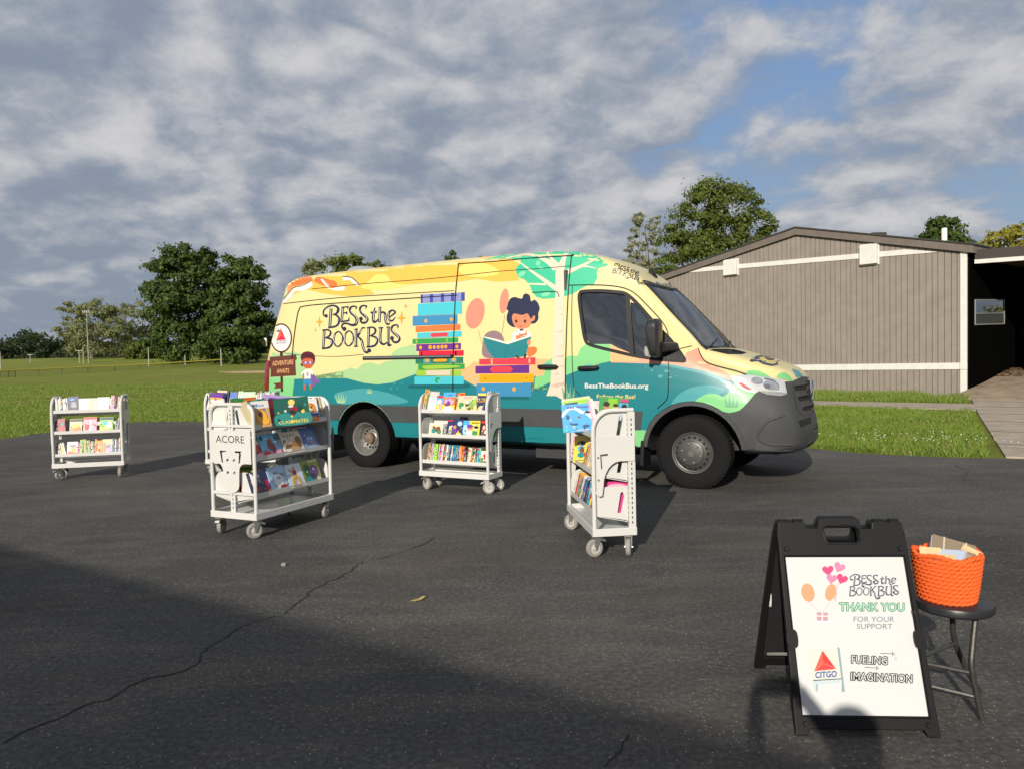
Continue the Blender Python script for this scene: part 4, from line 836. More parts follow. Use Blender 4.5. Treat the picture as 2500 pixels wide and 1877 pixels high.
# ---- shut lines
def gap(f,pts,w=2.2,n=3,off=.0085): 
    q=f(pts); D.stroke(q,w,m_('gap'),n,off=off)
gap(c1,[(210,455),(620,410),(1180,375),(1410,362)],1.4); gap(c1,[(160,830),(150,950),(155,700),(180,450),(235,275)],1.2) if 0 else None
gap(c1,[(148,850),(160,640),(190,440),(238,265)],1.4); gap(c1,[(315,825),(325,700),(345,560),(362,490),(400,465),(620,445),(1180,408),(1430,392)],2.0); gap(c1,[(1450,180),(1440,183),(1432,260),(1420,380),(1410,620),(1404,820),(1402,1000),(1400,1130)],2.4); gap(c1,[(1448,180),(1700,162),(1938,140)],2.0)
gap(c2,[(0,130),(240,115),(244,120),(236,200),(226,320),(216,520),(208,800),(205,1060)],2.6); gap(c1,[(1432,262),(1700,232),(1938,215)],1.2); gap(c1,[(450,350),(800,315),(1200,285),(1432,262)],1.2); gap(c2,[(0,200),(236,180)],1.2)
gap(c2,[(0,345),(140,340),(160,350),(168,372)],2.0); gap(c2,[(230,300),(400,298),(540,310),(630,345),(720,430),(810,530),(845,600),(850,680)],2.4); gap(c2,[(848,680),(850,850),(846,980),(830,1020),(780,1065)],2.2); gap(c2,[(250,305),(246,500),(250,780),(262,930),(300,985)],1.6)
gap(cH,[(825,1110),(850,1190),(900,1265),(980,1310),(1120,1350),(1300,1395),(1420,1440)],2.4); gap(cH,[(600,1120),(680,1100),(745,1085)],1.6)
gap(c1,[(230,770),(315,790),(450,800),(620,805),(800,790)],.9)
van=empty('van',VL,VYAW)
tag(van,'long high roof van wrapped in yellow and teal storybook art, parked behind the carts','van')
# cut the cab openings and the wheel arches out of the shell
GREYI=len(VMATS); VMATS.append(mat('trim_grey',(.058,.060,.063),.6,spec=.3,var=.12,vscale=3,bump=.05,bscale=300))
for i,f in enumerate(shell.f):
    c=sum((Vector(shell.v[k]) for k in f),Vector())/len(f)
    if -c.x<-.42 and c.z<1.0 and (c.z<.95 or -c.x<-.9): shell.m[i]=GREYI
    elif math.hypot(-c.x,c.z-.375)<.66 and c.z<1.0: shell.m[i]=GREYI
    elif c.z<.66: shell.m[i]=m_('teal')
body=shell.build('body',VMATS,van)
def prism_obj(name,mb,matl):
    o=mb.build(name,matl,None,smooth=0); return o
def boolean(o,cut):
    md=o.modifiers.new('b','BOOLEAN'); md.operation='DIFFERENCE'; md.object=cut; md.solver='EXACT'; md.material_mode='TRANSFER'
    dg=bpy.context.evaluated_depsgraph_get(); me=bpy.data.meshes.new_from_object(o.evaluated_get(dg)); o.modifiers.clear(); old=o.data; o.data=me; bpy.data.meshes.remove(old); bpy.data.objects.remove(cut)
body.parent=None
dark=[VMATS[1]]
boolean(body,loft([(s[0],.93)+tuple(s[2:]) for s in ST if -.2<=s[0]<=1.5],.055,3).build('cut',dark,None,smooth=0))
for s0 in (0,4.325):
    for sd in (1,-1):
        mb=MB(); mb.lathe([(.0,.50 if s0==0 else .45),(.49,.50 if s0==0 else .45),(.49,1.2),(.0,1.2)],40,lambda a,b,h:V(s0+a,sd*h,.375+b)); boolean(body,mb.build('cut',dark,None,smooth=0))
WIN=c2([(300,352),(315,343),(420,340),(520,347),(575,358),(585,372),(600,520),(610,640),(618,728),(520,705),(420,680),(360,660),(338,640),(325,590),(308,470),(298,380)])
QTR=c2([(612,405),(640,412),(690,470),(745,535),(780,580),(790,590),(790,735),(700,740),(632,730),(622,600),(612,480)])
for poly in (WIN,QTR):
    q=[loc(p) for p in poly]; q=[(-p.x,p.z) for p in q]
    mb=MB(); mb.prism(q,-1.3,1.3,lambda a,b,t:V(a,t,b)); boolean(body,mb.build('cut',dark,None,smooth=0))
WS=[(-.055,-.74),(-.09,-.5),(-.105,0),(-.09,.5),(-.055,.74),(.30,.70),(.60,.64),(.545,.35),(.53,0),(.545,-.35),(.60,-.64),(.30,-.70)]
mb=MB(); mb.prism(WS,1.40,2.6,lambda a,b,t:V(a,b,t)); boolean(body,mb.build('cut',dark,None,smooth=0))
# body + wrap as one mesh
bm=bmesh.new(); bm.from_mesh(body.data)
bmesh.ops.recalc_face_normals(bm,faces=bm.faces)
me2=bpy.data.meshes.new('x'); me2.from_pydata(D.mb.v,[],D.mb.f); me2.polygons.foreach_set('material_index',D.mb.m)
bm.from_mesh(me2)
nm=bpy.data.meshes.new('body'); bm.to_mesh(nm); bm.free()
for m in VMATS: nm.materials.append(m)
nm.polygons.foreach_set('use_smooth',[True]*len(nm.polygons)); nm.set_sharp_from_angle(angle=R_(38))
body.data=nm; body.parent=van
# ---- cladding, bumper, lamps: panels that follow the shell with a real thickness
GREY=mat('trim_grey',(.058,.060,.063),.6,spec=.3,var=.12,vscale=3,bump=.05,bscale=300); BLK=mat('black_plastic',(.012,.012,.013),.5,spec=.3); RUB=mat('rubber',(.011,.011,.0115),.9,0,.15,bump=.1,bscale=90)
GLASS=mat('cab_glass',(.02,.03,.035),.03,spec=.8); CHR=mat('chrome',(.75,.75,.75),.15,metal=1); STEEL=mat('wheel_steel',(.42,.41,.39),.38,metal=.8,var=.15,vscale=10)
def glassmat(name,tint,alpha):
    m=bpy.data.materials.new(name); m.use_nodes=True; nt=m.node_tree; N=nt.nodes; N.clear(); o=N.new('ShaderNodeOutputMaterial'); t=N.new('ShaderNodeBsdfTransparent'); t.inputs[0].default_value=(*tint,1)
    g=N.new('ShaderNodeBsdfGlossy'); g.inputs['Roughness'].default_value=.02; mx=N.new('ShaderNodeMixShader'); lw=N.new('ShaderNodeFresnel'); lw.inputs[0].default_value=1.5
    ad=N.new('ShaderNodeMath'); ad.operation='MULTIPLY_ADD'; ad.inputs[1].default_value=1.0; ad.inputs[2].default_value=alpha; nt.links.new(lw.outputs[0],ad.inputs[0])
    nt.links.new(ad.outputs[0],mx.inputs[0]); nt.links.new(t.outputs[0],mx.inputs[1]); nt.links.new(g.outputs[0],mx.inputs[2]); nt.links.new(mx.outputs[0],o.inputs[0]); return m
GL=glassmat('window_glass',(.30,.36,.37),.20); GLW=glassmat('windscreen_glass',(.40,.48,.56),.03); GLL=glassmat('lamp_glass',(.93,.95,.95),.02)
def panel(name,hit,poly,thick,m,parent=van,grid=.06,smooth=40,in_=.004,bev=0):
    """outline -> subdivided plate lying on the shell, extruded outwards"""
    if isinstance(name,MB): mb=name
    else: mb=MB()
    bm=bmesh.new(); ts=tessellate_polygon([[Vector((p[0],p[1],0)) for p in poly]]); bv=[bm.verts.new((p[0],p[1],0)) for p in poly]
    for t in ts:
        try: bm.faces.new([bv[i] for i in t])
        except ValueError: pass
    for ax in (0,1):
        lo=min(p[ax] for p in poly); hi=max(p[ax] for p in poly); c=math.ceil(lo/grid)*grid
        while c<hi:
            co=[0,0,0];no=[0,0,0];co[ax]=c;no[ax]=1
            bmesh.ops.bisect_plane(bm,geom=bm.verts[:]+bm.edges[:]+bm.faces[:],plane_co=co,plane_no=no,dist=1e-5); c+=grid
    kill=[]; hp={}
    for v in bm.verts:
        h=hit(v.co.x,v.co.y)
        if h is None: kill.append(v)
        else: hp[v]=h
    bmesh.ops.delete(bm,geom=kill,context='VERTS')
    for v in bm.verts: v.co=hp[v][0]-hp[v][1]*in_
    nrm={v:hp[v][1] for v in bm.verts}
    if thick:
        vs=list(bm.verts); fc=list(bm.faces); ed=[e for e in bm.edges if e.is_boundary]
        top={v:bm.verts.new(v.co+nrm[v]*(thick+in_)) for v in vs}
        for f in fc: bm.faces.new([top[v] for v in f.verts])
        for e in ed: a,b=e.verts; bm.faces.new((a,b,top[b],top[a]))
        bmesh.ops.delete(bm,geom=fc,context='FACES')
    bm.verts.index_update(); mb.add([v.co.copy() for v in bm.verts],[tuple(v.index for v in f.verts) for f in bm.faces],0); bm.free()
    if isinstance(name,MB): return mb
    return mb.build(name,m,parent,smooth=smooth)
arch=lambda s0,r,a0,a1,n=14:[(s0+r*math.cos(a),.375+r*math.sin(a)) for a in (R_(a0+(a1-a0)*i/n) for i in range(n+1))]
def clad(side):
    mb=MB(); h=shit(side); a1,a2=math.degrees(math.asin(.235/.5)),math.degrees(math.asin(.44/.5))
    mid=[(.52,.80)]+[(3.86,.815)][:0]+arch(4.325,.505,180-a2,180-a1,6)[::1]+[(.55,.60)]
    panel(mb,h,mid,.012,None,grid=.15); rear=arch(4.325,.505,a1,a2,6)+[(6.12,.84),(6.12,.625)]; panel(mb,h,rear,.012,None,grid=.15); return mb
for sd in (1,-1): clad(sd).build('side_cladding',GREY,van)
# front arch trim + bumper seen from the camera, and its mirror half
BUMP=c2([(713,1202),(735,1150),(770,1105),(830,1068),(900,1050),(980,1046),(1040,1052)])+cF([(0,660),(70,648),(130,630),(190,580),(260,500),(320,430),(370,392),(480,400),(560,440),(640,462),(735,420),(700,275),(800,268),(900,225),(960,212),(1000,260),(1040,330),(1056,450),(1050,600),(1040,720),(1072,880),(1060,1040),(800,1135),(600,1180),(400,1214),(160,1212),(125,1100),(90,960),(40,830),(0,740)])+c2([(1190,1150),(1150,1110),(1100,1080),(1040,1062),(960,1056),(880,1066),(820,1095),(775,1140),(760,1200)])
panel('bumper',vhit,BUMP,.010,GREY,grid=12)
mb=MB(); 
def fw(w,z,o=0): h=fhit(w,z); return h[0]+h[1]*o if h else None
def bar(mb,ws,z,r,o=.01,m=0,flat=1):
    pts=[fw(w,z,o) for w in ws]; pts=[p for p in pts if p]; mb.tube(pts,r,8,m)
# lower step of the bumper
path=[V(-.62,.93,.50),V(-.80,.86,.485),V(-.94,.74,.475),V(-1.02,.52,.47),V(-1.055,.25,.47),V(-1.06,0,.47)]; path=cr([tuple(p) for p in path],4,False); path=path+[(p[0],-p[1],p[2]) for p in path[-2::-1]]
vs=[];n=len(path)
for p in path:
    x,y,z=p
    for dx,dz in ((-.10,.085),(0,.075),(.012,.06),(.012,-.03),(-.02,-.075),(-.16,-.09)): vs.append((x+dx*(1 if abs(y)<.8 else .6),y,z+dz))
fs=[(i*6+j,i*6+j+1,(i+1)*6+j+1,(i+1)*6+j) for i in range(n-1) for j in range(5)]
MB().add(vs,fs).build('bumper_step',GREY,van)
# raised rim of the lamp recess
q=cF([(700,690),(600,720),(500,760),(420,840),(365,930),(390,1000),(500,1050),(680,1062),(800,1060)]); pts=[vhit(*p) for p in cr(q,4,False)]; MB().tube([h[0]+h[1]*.010 for h in pts if h],.012,8).build('bumper_rim',GREY,van)
D2=Decal(vhit,12,base=.0125); D2.poly(cF([(862,765),(970,730),(1020,710),(1028,790),(900,845)]),0); D2.mb.build('lower_intake',mat('hole_black',(.006,.006,.006),.9),van)
# grille: dark field and three louvres
D3=Decal(vhit,12,base=.0135); D3.smooth(cF([(800,300),(812,255),(880,225),(960,212),(1020,250),(1052,400),(1055,560),(1045,640),(960,685),(905,680),(850,600),(815,450)]),0,4); gr=D3.mb.build('grille',mat('grille_grey',(.05,.051,.053),.5),van)
for y0,y1,xa,xb in ((300,385,805,985),(430,515,850,1010),(560,632,905,1050)):
    D4=Decal(vhit,12,base=.0165); D4.poly(cF([(xa,y0+30),(xb-60,y0+12),(xb+10,y0-12),(xb-15,y0+45),(xb-40,y0+70),(xa+25,y1)]),0); D4.mb.build('louvre_gap',MATS['hole_black'],gr)
    pts=[vhit(*p) for p in cF([(xa,y0+24),((xa+xb)/2,y0+10),(xb-5,y0-14)])]; MB().tube([h[0]+h[1]*.02 for h in pts if h],.011,6).build('louvre',GREY,gr)
em=MB(); ec=V(-1.035,0,.985); tor=[ec+V(0,.105*math.cos(a),.105*math.sin(a)) for a in (2*PI*i/28 for i in range(28))]; em.tube(tor,.010,8,closed=True)
for k in range(3):
    a=PI/2+k*2*PI/3; em.tube([ec,ec+V(0,.1*math.cos(a),.1*math.sin(a))],[.017,.004],6)
em.build('emblem',CHR,gr)
MB().lathe([(.0,.0),(.1,.0),(.1,-.03),(0,-.03)],24,lambda a,b,h:ec+V(-h*-1*-1,a,b)+V(.02,0,0)).build('emblem_base',BLK,gr)
# headlights
HL=cF([(18,205),(30,192),(210,190),(450,222),(690,258),(705,330),(722,412),(560,398),(385,385),(330,418),(240,400),(130,340),(60,275)])
for mir in (1,-1):
    o=panel('headlight',vhit,HL,.012,mat('lamp_shell',(.62,.63,.64),.25,metal=.35,coat=1),grid=12)
    D5=Decal(vhit,12,base=.0145,step=.0006)
    for q,m in (([(105,285),(160,285),(285,368),(240,375),(170,345)],1),): D5.poly(cF(q),m)
    D5.poly(cF(ell(350,265,75,42,10)),2); D5.poly(cF(ell(520,320,95,58,12)),2); D5.poly(cF(ell(480,335,42,28,10)),3); D5.poly(cF(ell(590,335,35,45,0)),4); D5.poly(cF(ell(360,262,48,26,10)),4); D5.stroke(cF([(440,240),(560,270),(620,330),(615,385)]),1.2,3,3)
    D5.poly(cF([(385,405),(560,402),(720,418),(700,440),(640,458),(480,440)]),4)
    b=D5.mb.build('reflector',[MATS['lamp_shell'],mat('amber_lens',(.45,.09,.05),.2,coat=1),mat('reflector_silver',(.8,.8,.8),.12,metal=1),mat('lamp_dark',(.22,.22,.23),.25,metal=.6),mat('lamp_mid',(.52,.52,.52),.2,metal=.7)],o)
    if mir<0:
        for x in (o,b): x.data.transform(Matrix.Scale(-1,4,(0,1,0))); x.data.flip_normals()
# tail lights, rear lamp
for sd in (1,-1): panel('tail_light',shit(sd),[(6.135,1.00),(6.135,1.40),(6.08,1.43),(6.03,1.42),(6.05,1.0)],.02,mat('tail_red',(.22,.008,.012),.15,coat=1),grid=.05)
MB().box((0,0,0),(.05,.03,.12),Matrix.Translation(V(6.16,.93,1.69))).build('rear_hinge',CHR,van,bevel=.008)
# window glass, seals
for sd in (1,-1):
    for poly in (WIN,QTR):
        q=[loc(p) for p in poly]; q=[(-p.x,p.z) for p in q]; D6=Decal(shit(sd),.2,base=-.012,step=0); D6.poly(q,0); D6.mb.build('side_window',GL,van)
    def ring(pts,wd,cl=True):
        D7=Decal(shit(sd),.1,base=.006); q=[loc(p) for p in c2(pts)]; D7.stroke([(-p.x,p.z) for p in q if p],wd,0,3,cl); return D7.mb.build('window_seal',BLK,van)
    ring([(296,350),(315,338),(420,334),(520,341),(580,352),(640,400),(720,490),(800,580),(850,630),(905,700),(950,765),(930,772),(850,766),(760,758),(632,738),(520,712),(420,688),(355,668),(332,645),(318,590),(301,470),(291,380)],.035)
    ring([(592,365),(604,520),(614,640),(622,735)],.05,False)
    D8=Decal(shit(sd),.1,base=.009); q=[loc(p) for p in c2([(785,580),(850,630),(905,700),(950,765),(930,772),(850,766),(780,757)])]; D8.poly([(-p.x,p.z) for p in q if p],0); D8.mb.build('mirror_base',BLK,van)
DW=Decal(lambda s,w:thit(s,w),.06,base=-.010); DW.poly(WS,0); DW.mb.build('windscreen',GLW,van)
DW=Decal(lambda s,w:thit(s,w),.06,base=.004); WSr=[(a,b) for a,b in WS]; DW.stroke([(-.075,-.76),(-.11,-.5),(-.125,0),(-.11,.5),(-.075,.76)],.05,0,3); DW.stroke([(-.06,.755),(.30,.715),(.615,.655)],.022,0,3); DW.stroke([(-.06,-.755),(.30,-.715),(.615,-.655)],.022,0,3); DW.stroke([(.62,.655),(.56,.35),(.543,0),(.56,-.35),(.62,-.655)],.02,0,3); DW.mb.build('windscreen_seal',BLK,van)
# wipers, vents, mirrors, handles, rail, aerial
mb=MB(); 
for a,b in (((-.10,.62),(-.02,.02)),((-.13,-.05),(-.03,-.60))):
    pts=[thit(a[0]+(b[0]-a[0])*t,a[1]+(b[1]-a[1])*t) for t in (0,.25,.5,.75,1)]; mb.tube([h[0]+h[1]*.02 for h in pts],.010,6)
mb.build('wiper',BLK,van)
D9=Decal(vhit,12,base=.004); D9.poly(cH([(965,1135),(1010,1122),(1240,1118),(1425,1165),(1360,1185),(1190,1185)]),0)
v_=D9.mb.build('bonnet_vent',MATS['hole_black'],van)
for k in range(3):
    pts=[vhit(*p) for p in cH([(1020+k*40,1135+k*14),(1200+k*40,1132+k*14),(1330+k*25,1150+k*10)])]; MB().tube([h[0]+h[1]*.008 for h in pts if h],.006,6).build('vent_slat',BLK,v_)
for sd in (1,-1):
    mb=MB(); prof=cr([(0,.0),(.11,.01),(.14,.10),(.145,.26),(.125,.37),(.05,.385),(-.06,.37),(-.075,.22),(-.07,.06),(-.04,.0)],3)
    rings=[]
    for t,k in ((0,.90),(.04,1),(.13,1),(.19,.93),(.22,.7)): rings.append([V(.33+(a-.03)*.95*k*.62+.0,sd*(1.06+t),1.375+(b-.19)*k+.19) for a,b in prof])
    n=len(prof); vs=[p for r in rings for p in r]; fs=[(i*n+j,i*n+(j+1)%n,(i+1)*n+(j+1)%n,(i+1)*n+j) for i in range(len(rings)-1) for j in range(n)]+[tuple(range(n)),tuple(4*n+j for j in range(n))]
    mb.add(vs,fs); mb.tube([V(.18,sd*.93,1.47),V(.27,sd*1.10,1.47)],.05,10)
    wmr=mb.build('wing_mirror',mat('mirror_black',(.022,.022,.024),.42,bump=.05,bscale=300),van,smooth=50)
    MB().prism(cr([(.35,1.39),(.385,1.385),(.395,1.42),(.39,1.48),(.365,1.46)],3),sd*1.252,sd*1.292,lambda a,b,t:V(a,t,b)).build('indicator',mat('lens_clear',(.5,.5,.48),.15,metal=.3,coat=1),wmr)
def handle(px0,px1):
    a=vhit(*px0);b=vhit(*px1); d=(b[0]-a[0]); pts=[a[0]+d*t+a[1]*o for t,o in ((0,.01),(.06,.028),(.5,.038),(.94,.028),(1,.01))]
    MB().tube(pts,[.012,.024,.026,.024,.012],10).build('door_handle',BLK,van); D_=Decal(vhit,9,base=.0105); D_.poly(ell((px0[0]+px1[0])/2,px0[1]-3,15,7.5),0); D_.mb.build('handle_recess',mat('recess',(.16,.42,.36),.3),van)
handle(c2([(288,818)])[0],c2([(415,814)])[0]); handle(c2([(38,808)])[0],c2([(160,808)])[0])
a=vhit(*c1([(795,817)])[0]);b=vhit(*c1([(1400,806)])[0]); mb=MB(); n=a[1]; d=b[0]-a[0]; M=Matrix((d.normalized(),n,d.normalized().cross(n))).transposed().to_4x4(); M.translation=(a[0]+b[0])/2
mb.box((0,.006,0),(d.length,.016,.045),M,0); mb.box((0,.016,-.004),(d.length-.05,.012,.018),M,1); mb.build('door_rail',[BLK,mat('rail_alu',(.5,.5,.48),.3,metal=.9)],van)
h=vhit(1598,676); mb=MB(); mb.tube([h[0]-h[1]*.03,h[0]+Vector((-.05,0,.10))],[.06,.02],10); mb.tube([h[0]+Vector((-.05,0,.09)),h[0]+Vector((-.10,0,.50))],.004,5); mb.build('aerial',BLK,van)
mb=MB(); p=thit(4.9,.25)[0]; mb.lathe([(0,.075),(.16,.07),(.21,.04),(.23,0)],24,lambda a,b,h:p+Vector((a,b,h))); mb.build('roof_vent',mat('vent_grey',(.3,.31,.33),.4),van)
# wheels
def wheel(s0,sd,dual):
    w0=.985; f=lambda a,b,h:V(s0+a,sd*h,.375+b); R0=.383
    e=empty('wheel',V(s0,sd*w0,.375),0,van)
    def off(mb): 
        mb.v=[(p[0]-e.location.x,p[1]-e.location.y,p[2]-e.location.z) for p in mb.v]; return mb
    t=MB()
    for ww in ((w0,w0-.29) if dual else (w0,)):
        t.lathe([(.21,ww-.20),(.30,ww-.215),(.35,ww-.21),(R0-.008,ww-.19),(R0,ww-.17),(R0,ww-.04),(R0-.008,ww-.018),(.352,ww-.004),(.29,ww),(.235,ww-.006),(.208,ww-.02)],56,f)
        for k in range(56):       # tread blocks
            a=2*PI*k/56
            for j,wq in enumerate((ww-.185,ww-.135,ww-.085,ww-.032)):
                aa=a+(j%2)*PI/56; M=Matrix.Translation(f(R0*math.cos(aa),R0*math.sin(aa),wq))@Matrix.Rotation(aa*(1),4,'Y'); t.box((0,0,0),(.012,.038,.030),M)
    off(t).build('tyre',RUB,e,smooth=40)
    r=MB()
    if dual:
        r.lathe([(.212,w0-.01),(.218,w0-.002),(.205,w0-.004),(.196,w0-.02),(.19,w0-.07),(.178,w0-.085),(.172,w0-.10),(.168,w0-.135),(.15,w0-.155),(.095,w0-.145),(.092,w0-.12),(.085,w0-.115),(.0,w0-.115)],48,f)
        off(r); hub=MB(); hub.lathe([(.075,w0-.113),(.07,w0-.06),(.045,w0-.05),(0,w0-.05)],20,f); off(hub).build('hub',mat('rusty_hub',(.16,.11,.075),.7,var=.4,vscale=25),e); ho=MB()
        for k in range(16):
            a=2*PI*k/16; c=(.128*math.cos(a),.128*math.sin(a)); ho.lathe([(0,w0-.142),(.016,w0-.142),(.016,w0-.155)],10,lambda x,y,h:f(c[0]+x,c[1]+y,h))
        off(ho); r.add(ho.v,ho.f,1); r.build('rim',[STEEL,MATS['hole_black']],e)
    else:
        r.lathe([(.212,w0-.01),(.216,w0-.002),(.205,w0-.004),(.198,w0-.018),(.188,w0-.022),(.175,w0-.010),(.150,w0+.012),(.128,w0+.022),(.124,w0+.040),(.110,w0+.046),(.0,w0+.046)],48,f)
        off(r); ho=MB(); nu=MB()
        for k in range(18):
            a=2*PI*k/18; c=(.156*math.cos(a),.156*math.sin(a)); ho.lathe([(0,w0+.0105),(.014,w0+.0105),(.014,w0-.004)],10,lambda x,y,h:f(c[0]*1.02+x,c[1]*1.02+y,h))
        for k in range(6):
            a=2*PI*k/6+.26; c=(.098*math.cos(a),.098*math.sin(a)); nu.lathe([(0,w0+.060),(.012,w0+.058),(.015,w0+.045)],8,lambda x,y,h:f(c[0]+x,c[1]+y,h))
        nu.lathe([(.04,w0+.047),(.035,w0+.053),(0,w0+.053)],16,f)
        off(ho); r.add(ho.v,ho.f,1); r.build('rim',[mat('rim_grey',(.085,.082,.08),.42,metal=.3,var=.1,vscale=12),MATS['hole_black']],e); off(nu).build('wheel_nut',mat('nut',(.2,.19,.18),.4,metal=.7),e)
for s0,du in ((0,False),(4.325,True)):
    for sd in (1,-1): wheel(s0,sd,du)
# mud flaps, underbody
for s0 in (.52,4.87):
    for sd in (1,-1): MB().prism([(s0-.01,.62),(s0+.03,.62),(s0+.05,.20),(s0+.01,.19)],sd*.74,sd*.99,lambda a,b,t:V(a,t,b)).build('mud_flap',BLK,van,bevel=.006)
mb=MB(); mb.box((0,0,0),(5.4,.9,.14),Matrix.Translation(V(2.9,0,.33))); mb.tube([V(4.325,-.9,.375),V(4.325,.9,.375)],.07,10); mb.tube([V(0,-.8,.36),V(0,.8,.36)],.05,10); mb.box((0,0,0),(.7,.35,.2),Matrix.Translation(V(1.6,.55,.31))); mb.build('chassis',MATS['cavity_dark'],van)
# cab interior
SEAT=mat('seat_cloth',(.045,.05,.055),.85,bump=.1,bscale=80)
for w in (.42,-.42):
    e=empty('seat',V(1.02,w,.62),0,van); mb=MB(); mb.box((0,0,.42),(.5,.5,.14)); mb.box((0,0,.18),(.4,.4,.36)); mb.build('seat_base',SEAT,e,bevel=.04); MB().box((-.24,0,.80),(.13,.48,.66),Matrix.Rotation(R_(10),4,'Y')).build('backrest',SEAT,e,bevel=.05); MB().box((-.36,0,1.22),(.09,.26,.2),Matrix.Rotation(R_(8),4,'Y')).build('headrest',SEAT,e,bevel=.04)
MB().box((0,0,0),(.42,1.6,.42),Matrix.Translation(V(.16,0,1.13))).build('dashboard',mat('dash',(.05,.053,.057),.6),van,bevel=.06)
sw=MB(); cen=V(.50,-.42,1.38); ax=Vector((-.55,0,.83)).normalized(); q=ax.to_track_quat('Z','Y').to_matrix(); sw.tube([cen+q@Vector((.19*math.cos(a),.19*math.sin(a),0)) for a in (2*PI*i/24 for i in range(24))],.016,8,closed=True)
for a in (0,2.2,4.1): sw.tube([cen,cen+q@Vector((.19*math.cos(a),.19*math.sin(a),0))],.018,6)
sw.tube([cen,V(.2,-.42,1.2)],.03,8); sw.build('steering_wheel',BLK,van)
MB().box((0,0,0),(.05,.26,.085),Matrix.Translation(V(.50,0,1.98))).build('rear_view_mirror',BLK,van,bevel=.02)
mb=MB(); mb.box((0,0,0),(.03,1.7,1.75),Matrix.Translation(V(1.47,0,1.5))); mb.build('partition',mat('partition',(.06,.065,.07),.6),van)
mb=MB(); p0=V(.55,.50,1.28); mb.lathe([(.02,.16),(.05,.11),(.075,.03),(.06,0)],9,lambda a,b,h:p0+Vector((a+rnd.uniform(-.012,.012),b+rnd.uniform(-.01,.01),h+rnd.uniform(-.012,.012)))); bag=mb.build('plastic_bag',mat('bag_white',(.55,.62,.6),.4),None,smooth=20); bag.matrix_world=VM; tag(bag,'crumpled white plastic bag lying on the dashboard behind the van door window','bag')
# ------------------------------------------------------------------ book carts
WM=mat('cart_white',(.60,.595,.575),.35,var=.03,vscale=5,coat=.2); SLOT=mat('slot_dark',(.03,.03,.032),.8); CAST=mat('caster_rubber',(.27,.25,.225),.7,var=.1,vscale=20); CHUB=mat('caster_hub',(.44,.43,.40),.5); ZINC=mat('zinc',(.55,.54,.52),.35,metal=.85)
def arc(cx,cy,r,a0,a1,n=6,ry=None): return [(cx+r*math.cos(R_(a0+(a1-a0)*i/n)),cy+(ry or r)*math.sin(R_(a0+(a1-a0)*i/n))) for i in range(n+1)]
def caster(par,x,y,ang):
    e=empty('caster',(x,y,0),ang,par); R0=.0625
    f=lambda a,b,h:Vector((a+.025,h,R0+b)); mb=MB()
    mb.lathe([(.040,-.017),(R0-.006,-.017),(R0,-.011),(R0,.011),(R0-.006,.017),(.040,.017)],28,f); mb.build('tyre',CAST,e)
    h=MB(); h.lathe([(.0,-.019),(.020,-.019),(.024,-.012),(.041,-.014),(.041,.014),(.024,.012),(.020,.019),(.0,.019)],24,f); h.build('hub',CHUB,e)
    k=MB()
    for s in (-1,1): k.prism([(-.018,.135),(.030,.135),(.036,.06),(.025,.05),(.012,.06)],s*.021,s*.024,lambda a,b,t:Vector((a,t,b)))
    k.box((.004,0,.138),(.07,.055,.006)); k.lathe([(.022,.141),(.022,.152),(0,.152)],12,lambda a,b,t:Vector((a,b,t))); k.tube([(.025,-.03,R0),(.025,.03,R0)],.007,8); k.build('fork',ZINC,e)
    b=MB(); b.prism([(-.02,.128),(-.055,.118),(-.062,.106),(-.05,.104),(-.015,.115)],-.018,.018,lambda a,b_,t:Vector((a,t,b_))); b.build('brake_pedal',ZINC,e)
def upright(par,x,y,z1,d=1,sx=.05,dots=True,z0=.19):
    u=MB(); u.box((x,y,(z0+z1)/2),(.026,sx,z1-z0)); 
    if dots:
        z=z0+.05
        while z<z1-.03:
            for q in (-1,1): u.box((x+q*.0131,y,z),(.0008,.008,.017),None,1)
            u.box((x,y-sx/2-.0001,z),(.008,.0008,.017),None,1); u.box((x,y+sx/2+.0001,z),(.008,.0008,.017),None,1)
            z+=.034
    return u.build('upright',[WM,SLOT],par,smooth=0)
